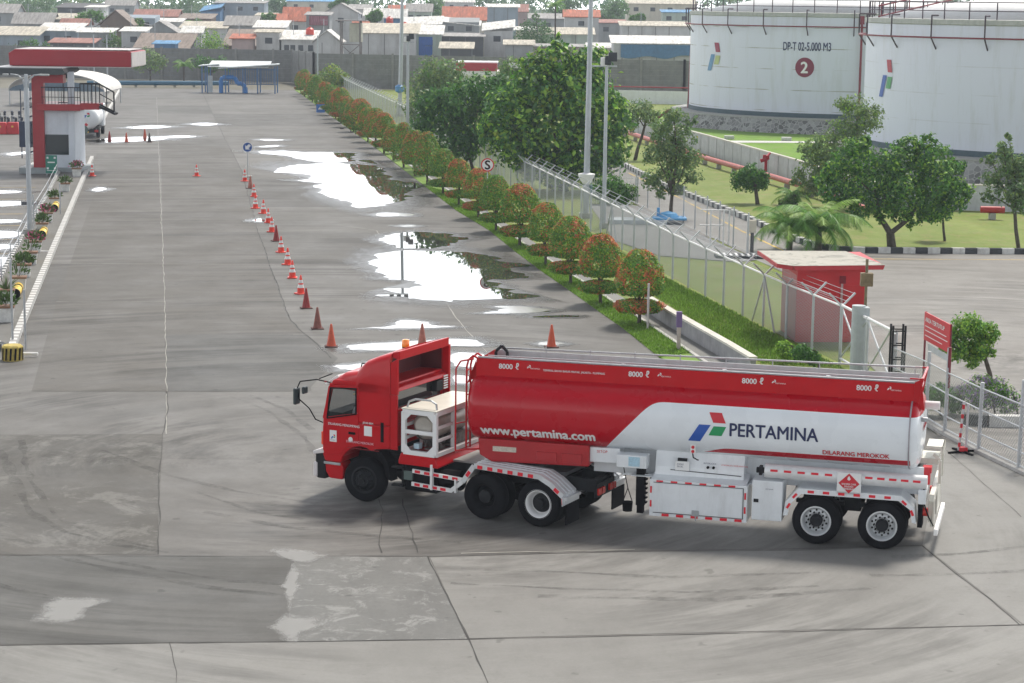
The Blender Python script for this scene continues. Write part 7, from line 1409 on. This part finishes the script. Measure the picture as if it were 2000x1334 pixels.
# distant wood on the horizon
bl = []
r_ = random.Random(4)
for x in range(-150, 2200, 14):
    d = r_.uniform(620, 900); R = r_.uniform(4, 8); p = azd(x, d, 0); bl.append((p.x, p.y, zat(r_.uniform(-32, 6), d, x) - R * .3, R, R, R * .9)); bl.append((p.x + 3, p.y + 20, 3, R, R, 5))
p, nn, cid = blobpts(bl, 60000, 5, 9, .4); o = leaves('distant_wood', p, nn, 1.5, [OL2, G2, OL1], np.searchsorted([.4, .8, 1.01], cid), None, 9); tag(o, 'hazy belt of far trees along the horizon behind the houses', 'wood', kind='stuff')
# ================================================================ HOUSES BEYOND THE WALL
HC = dict(w=(.55, .56, .56), g=(.32, .34, .35), b=(.3, .36, .42), d=(.1, .11, .12), y=(.5, .45, .3), bl=(.1, .22, .4), gr=(.42, .5, .44), p=(.42, .33, .32), br=(.2, .15, .12), c=(.6, .57, .48))
RC = dict(w=(.7, .69, .66), z=(.32, .31, .3), r=(.45, .13, .07), n=(.24, .19, .16), b=(.1, .28, .5), d=(.08, .08, .085), e=(.5, .46, .38), rb=(.33, .15, .12))
def house(x0, x1, ye, d, dep, roof, rise, wc, rc, win, lab, tilt=0, extra=None):
    """x0,x1 picture columns of the front wall; ye picture row of the eave at depth d; rise in metres"""
    a = azd(x0, d); c = azd(x1, d); W_ = c.x - a.x; ze = zat(ye, d, (x0 + x1) / 2); t = thing('house', lab, 'house', (a.x, d, 0)); wm_ = mat('house_wall_' + wc, HC[wc], .85, var=.12, scale=.6, dirt=.45); rm = mat('house_roof_' + rc, RC[rc], .75, var=.4, scale=.9, dirt=.6, stretch=(3, .5, 1))
    mb = MB(); o = .35; zt = ze
    if roof == 'mono':      # low front eave, rising to the back
        mb.prism([(0, 0), (dep, 0), (dep, ze + rise), (0, ze)], 0, 0, W_); mb.build('wall', wm_, t)
        mb = MB(); mb.prism([(-o, ze - .02), (dep + o, ze + rise + .05), (dep + o, ze + rise + .15), (-o, ze + .08)], 0, -o, W_ + o)
        if tilt: mb.v = [(x, y, z + tilt * x / W_) for x, y, z in mb.v]
    elif roof == 'side':    # ridge parallel to the front
        mb.prism([(0, 0), (dep, 0), (dep, ze), (dep / 2, ze + rise), (0, ze)], 0, 0, W_); mb.build('wall', wm_, t)
        mb = MB(); mb.prism([(-o, ze - .12), (dep / 2, ze + rise + .03), (dep + o, ze - .12), (dep + o, ze), (dep / 2, ze + rise + .17), (-o, ze)], 0, -o, W_ + o)
    else:                   # gable to the front
        mb.prism([(0, 0), (W_, 0), (W_, ze), (W_ / 2, ze + rise), (0, ze)], 1, 0, dep); mb.build('wall', wm_, t)
        mb = MB(); mb.prism([(-o, ze - .12), (W_ / 2, ze + rise + .03), (W_ + o, ze - .12), (W_ + o, ze + .0), (W_ / 2, ze + rise + .17), (-o, ze + .0)], 1, -o, dep + o)
    rf = mb.build('roof', rm, t)
    r_ = random.Random(x0)
    for i in range(win):
        xx = W_ * (i + .5) / win + r_.uniform(-.2, .2); ww = min(.5, W_ / win * .3); zz_ = ze - 1.0
        w_ = MB().box((xx - ww, -.03, zz_ - .5), (xx + ww, -.002, zz_ + .3)).build('window', mat('window_dark', (.04, .05, .06), .3), t)
        MB().box((xx - ww - .06, -.06, zz_ - .58), (xx + ww + .06, -.032, zz_ - .5)).build('sill', wm_, w_)
    if win == 0 and W_ > 3:
        for i in range(int(W_ / 2.2)): MB().box((1.1 + i * 2.2 - .05, -.05, .5), (1.1 + i * 2.2 + .05, -.002, ze - .1)).build('wall_batten', mat('batten', (.2, .2, .2), .8), t)
    if r_.random() < .5 and rise < 2: q = MB(); q.cyl((W_ * .3, dep * .5, ze), (W_ * .3, dep * .5, ze + rise + 1.6), .05, n=5); q.box((W_ * .3 - .5, dep * .5 - .02, ze + rise + 1.4), (W_ * .3 + .5, dep * .5 + .02, ze + rise + 1.44)); q.build('aerial', STEEL, rf)
    return t
HS = [(-60, 72, 67, 302, 6, 'mono', 1.1, 'b', 'e', 2, 'long low house with a blotchy beige roof at the left picture edge'), (72, 150, 59, 306, 6, 'mono', 1.0, 'b', 'w', 2, 'pale blue house with a bright white sheet roof above the red canopy'), (152, 214, 62, 300, 5, 'mono', .5, 'g', 'w', 1, 'grey house with a thin white roof edge behind the leafy tree'),
 (96, 180, 82, 286, 4, 'mono', .5, 'd', 'rb', 0, 'low shack with a dark reddish roof right above the canopy'), (262, 366, 93, 288, 7, 'mono', 1.9, 'd', 'n', 0, 'wide shack with a worn brown grey roof near the wall'), (272, 350, 66, 312, 6, 'front', 1.9, 'g', 'z', 0, 'dark grey gabled house with a steep roof above the brown shack'),
 (436, 540, 88, 290, 8, 'mono', 2.1, 'br', 'n', 0, 'rusty roofed shacks right of the bright green tree'), (497, 556, 53, 302, 6, 'mono', .9, 'w', 'w', 1, 'white house with a curved white roof and one dark window'), (549, 613, 76, 284, 6, 'mono', 1.1, 'w', 'w', 4, 'white house with four small windows and a red tank on the roof'),
 (613, 664, 80, 283, 6, 'front', 1.5, 'w', 'w', 0, 'white gabled house left of the water tower'), (704, 813, 64, 285, 7, 'mono', 1.2, 'w', 'e', 0, 'long white walled house right of the water tower'), (814, 862, 66, 286, 6, 'mono', 1.1, 'gr', 'w', 1, 'house with a blue curtain door right of the long white one', 0, 'blue'),
 (863, 944, 70, 288, 6, 'mono', .3, 'd', 'z', 0, 'dark open walled house with a flat roof'), (946, 1002, 59, 292, 6, 'mono', .9, 'w', 'w', 1, 'white house with a tilted bright roof left of the conifer', .5), (862, 922, 93, 278, 4, 'mono', .7, 'd', 'e', 0, 'low awning with a pale curved roof beside the wall'), (988, 1042, 86, 280, 4, 'mono', .5, 'g', 'e', 0, 'grey hut under the conifer beside the wall'),
 (1045, 1190, 90, 284, 5, 'mono', .2, 'p', 'z', 0, 'long pinkish wall behind the top of the huge tree'), (1200, 1372, 84, 262, 6, 'mono', .8, 'w', 'w', 0, 'house with a pale roof and a blue tarpaulin hung along its front', 0, 'tarp'), (1152, 1200, 92, 276, 4, 'mono', .5, 'c', 'w', 0, 'small cream shed left of the tarpaulin house'), (1215, 1348, 50, 335, 6, 'mono', .6, 'w', 'e', 0, 'long white house above the tarpaulin house'),
 (1104, 1170, 32, 345, 6, 'side', 1.0, 'w', 'r', 1, 'tall white house with a red roof and one dark opening'), (1035, 1104, 36, 370, 6, 'mono', .8, 'g', 'z', 1, 'grey house left of the tall white one'), (1055, 1160, 66, 318, 5, 'mono', .9, 'gr', 'e', 0, 'low house with a pale green roof behind the huge tree top'), (952, 1012, 14, 335, 6, 'mono', .4, 'b', 'w', 0, 'tall windowless blue grey house left of the conifer'),
 (866, 950, 38, 385, 8, 'side', 2.3, 'c', 'r', 2, 'house with a wide orange tiled roof behind the white roofs'), (862, 936, 42, 350, 6, 'mono', .7, 'g', 'w', 2, 'house with a sloping white roof before the orange tiled one', -.6), (784, 860, 50, 330, 6, 'mono', 1.2, 'w', 'w', 2, 'house with a bright white roof right of the slim pole', .3), (750, 792, 34, 362, 5, 'side', 1.4, 'bl', 'w', 0, 'small blue walled house with a white roof'),
 (712, 756, 30, 374, 6, 'side', 1.2, 'w', 'w', 1, 'small white roofed house left of the blue walled one'), (795, 842, 22, 410, 6, 'side', 1.4, 'gr', 'z', 3, 'pale green house with three windows'), (680, 722, 18, 385, 6, 'mono', .8, 'w', 'z', 1, 'white house above the water tower'), (632, 700, 26, 360, 6, 'front', 1.7, 'w', 'z', 1, 'white gabled house left above the water tower'), (598, 643, 29, 335, 5, 'mono', .4, 'g', 'z', 0, 'grey house hung with maroon cloths', 0, 'cloth'),
 (553, 600, 40, 352, 6, 'side', 2.2, 'w', 'r', 1, 'white house with a steep red tiled roof'), (533, 556, 39, 350, 5, 'side', 1.0, 'y', 'r', 1, 'tiny orange roofed house left of the red tiled one'), (420, 516, 6, 430, 7, 'mono', .5, 'b', 'z', 3, 'two storey pale blue house with balconies'), (392, 430, 22, 425, 6, 'mono', 1.0, 'bl', 'b', 1, 'blue roofed house left of the two storey one', .8), (500, 535, 30, 385, 5, 'mono', .4, 'y', 'e', 1, 'small yellowish house in the middle distance'),
 (350, 412, 36, 372, 6, 'mono', .8, 'br', 'n', 2, 'brown house right of the orange roofed one'), (352, 440, 54, 322, 6, 'mono', .9, 'w', 'e', 1, 'white house with a creamy roof behind the bright green tree'), (440, 500, 48, 324, 6, 'side', 1.3, 'g', 'z', 2, 'grey roofed house above the rusty shacks'), (288, 345, 22, 395, 6, 'mono', .3, 'g', 'z', 0, 'grey two storey block at the top left'), (262, 345, 31, 375, 6, 'side', 1.1, 'p', 'rb', 2, 'house with a faded red roof before the grey block'),
 (226, 302, 34, 342, 5, 'mono', .5, 'b', 'w', 2, 'house with a strongly tilted white roof edge', -1.3), (195, 256, 47, 330, 6, 'front', 2.2, 'br', 'n', 0, 'dark brown gabled house left of the tilted roof'), (112, 190, 15, 410, 7, 'mono', .8, 'd', 'd', 2, 'dark blue roofed building at the top left'), (168, 202, 14, 405, 5, 'mono', .3, 'w', 'w', 1, 'small pale annex right of the dark blue roofed building'), (98, 146, 37, 352, 5, 'mono', .9, 'g', 'e', 1, 'house with a beige roof in front of the dark blue one'),
 (24, 100, 45, 350, 6, 'side', 1.7, 'g', 'z', 2, 'grey roofed house near the top left corner'), (-40, 30, 24, 385, 7, 'side', 1.5, 'g', 'z', 1, 'grey house cut by the top left corner'), (1226, 1360, 8, 430, 8, 'mono', 1.0, 'c', 'e', 4, 'large cream building at the top beside the numbered tank'), (205, 262, 10, 480, 6, 'side', 1.3, 'g', 'z', 2, 'hazy grey house at the top left of centre'), (560, 660, 3, 520, 8, 'mono', 1.0, 'c', 'b', 3, 'hazy house with a pale blue roof at the top edge'), (868, 925, 4, 540, 6, 'side', 1.0, 'w', 'w', 2, 'hazy white house at the top edge'),
 (970, 1030, 22, 430, 6, 'side', 1.4, 'p', 'rb', 1, 'hazy reddish roof behind the tall blue grey house'), (1295, 1350, 24, 400, 4, 'mono', .4, 'gr', 'b', 2, 'small annex with a blue grey awning before the cream building'), (1150, 1222, 44, 370, 5, 'mono', .5, 'g', 'rb', 1, 'low grey house right of the tall white one')]
HS += [(355, 392, 62, 306, 5, 'side', .8, 'w', 'w', 1, 'small white roofed hut left of the bright green tree'), (300, 340, 84, 283, 3, 'mono', .3, 'bl', 'b', 0, 'tiny blue hut in front of the brown grey shack roof'), (452, 492, 74, 282, 3, 'mono', .5, 'p', 'r', 0, 'narrow reddish lean-to before the rusty shacks'), (500, 545, 62, 284, 3, 'mono', .3, 'w', 'e', 1, 'pale lean-to under the white house with one window'),
 (118, 168, 47, 318, 4, 'side', .8, 'g', 'rb', 1, 'small brown roofed hut behind the bright white sheet roof'), (236, 282, 60, 296, 4, 'mono', .5, 'w', 'w', 1, 'little white hut right of the dark gabled house'), (690, 716, 52, 312, 4, 'side', .7, 'w', 'r', 1, 'little red roofed hut right of the water tower'), (1008, 1050, 58, 312, 4, 'mono', .4, 'c', 'w', 1, 'small cream hut right behind the conifer'), (760, 800, 20, 440, 5, 'side', 1.0, 'p', 'r', 1, 'far red roofed house right of the slim pole'), (460, 500, 26, 440, 5, 'side', .9, 'w', 'n', 1, 'far white house under the two storey one'), (300, 352, 42, 345, 4, 'mono', .5, 'w', 'w', 2, 'white house below the faded red roof')]
for h in HS:
    t = house(*h)
    if len(h) > 12 and h[12]:
        a = azd(h[0], h[3]); c = azd(h[1], h[3]); W_ = c.x - a.x; ze = zat(h[2], h[3], (h[0] + h[1]) / 2)
        if h[12] == 'tarp':
            mb = MB(); N = 22; vs = []
            for i in range(N + 1):
                u = i / N; x = W_ * (.08 + .9 * u); vs += [(x, -.4 - .08 * math.sin(u * 30), ze - .1), (x, -.55 - .1 * math.sin(u * 24), ze - 1.7 - .15 * math.sin(u * 14) + .8 * max(0, u - .6))]
            mb.add(vs, [(2 * i, 2 * i + 1, 2 * i + 3, 2 * i + 2) for i in range(N)]); mb.build('tarpaulin', mat('tarp_blue', (.06, .17, .3), .5, var=.2), t, smooth=True, fix=False)
        elif h[12] == 'blue': MB().box((.3, -.06, .6), (2.2, -.002, ze - .3)).build('curtain', mat('curtain_blue', (.03, .12, .4), .7, var=.4, scale=6, stretch=(8, 1, .3)), t)
        else: MB().box((.5, -.4, ze - 1.6), (W_ - .2, -.3, ze - .1)).build('hanging_cloth', mat('cloth_maroon', (.3, .12, .15), .8, var=.6, scale=3, stretch=(3, 1, .3)), t)
for x, y, d, lab in ((605, 66, 288, 'red plastic water tank on the roof with four small windows'), (761, 44, 330, 'small red water tank below the blue walled house'), (791, 56, 300, 'red water tank beside the slim pole')):
    z = zat(y, d, x); p = azd(x, d - 1); t = thing('water_tank', lab, 'water tank', (p.x, p.y, z)); mb = MB(); mb.lathe([(.5, 0), (.58, .1), (.56, .75), (.35, .95), (.15, 1.0)], n=18); mb.build('tank_body', mat('tank_red', (.6, .06, .04), .4), t, smooth=40); mb = MB(); mb.cyl((0, 0, 1.0), (0, 0, 1.1), .18); mb.build('lid', mat('tank_red', (.6, .06, .04)), t); mb = MB(); mb.box((-.5, -.5, -.6), (.5, .5, -.002)); mb.build('stand', STEEL, t)
a = azd(665, 272); c = azd(703, 272); W_ = c.x - a.x; t = thing('water_tower', 'spindly steel tower carrying a pale box tank above the boundary wall', 'tower', (a.x, 272, 0)); z1 = zat(40, 272, 680)
for x in (0, W_):
    for y in (0, 2.5): MB().cyl((x, y, 0), (x, y, z1), .1, n=8).build('leg', mat('tower_steel', (.22, .2, .19), .7), t)
mb = MB(); mb.beam((0, 0, z1 * .35), (W_, 0, z1 * .62), .1, .1); mb.beam((0, 0, z1 * .62), (W_, 0, z1 * .35), .1, .1); mb.beam((0, 0, z1 * .62), (W_, 0, z1 * .62), .1, .1); mb.build('brace', mat('tower_steel', (.22, .2, .19)), t); mb = MB(); mb.box((-.6, -.8, z1), (W_ + .9, 3.2, z1 + .12)); mb.build('platform_roof', mat('tower_steel', (.22, .2, .19)), t)
mb = MB(); mb.box((W_ * .45, .1, zat(80, 272, 680)), (W_ + .2, 2.2, z1 - .25)); mb.build('box_tank', mat('tank_cream', (.5, .5, .4), .6, var=.1, dirt=.4), t, bevel=.05)
hz_ = MB(); hz_.box((-700, -20, -1.2), (700, 1500, 60)); ho = hz_.build('haze', [], fix=True)
hm = bpy.data.materials.new('haze'); hm.use_nodes = True; hn = hm.node_tree; hn.nodes.clear(); hv = hn.nodes.new('ShaderNodeVolumePrincipled'); hout = hn.nodes.new('ShaderNodeOutputMaterial')
hv.inputs['Color'].default_value = (.8, .88, 1, 1); hv.inputs['Density'].default_value = .00036; hv.inputs['Anisotropy'].default_value = .1; hn.links.new(hv.outputs[0], hout.inputs['Volume'])
ho.data.materials.append(hm); tag(ho, 'thin pale haze hanging over the whole depot', 'haze', kind='stuff')
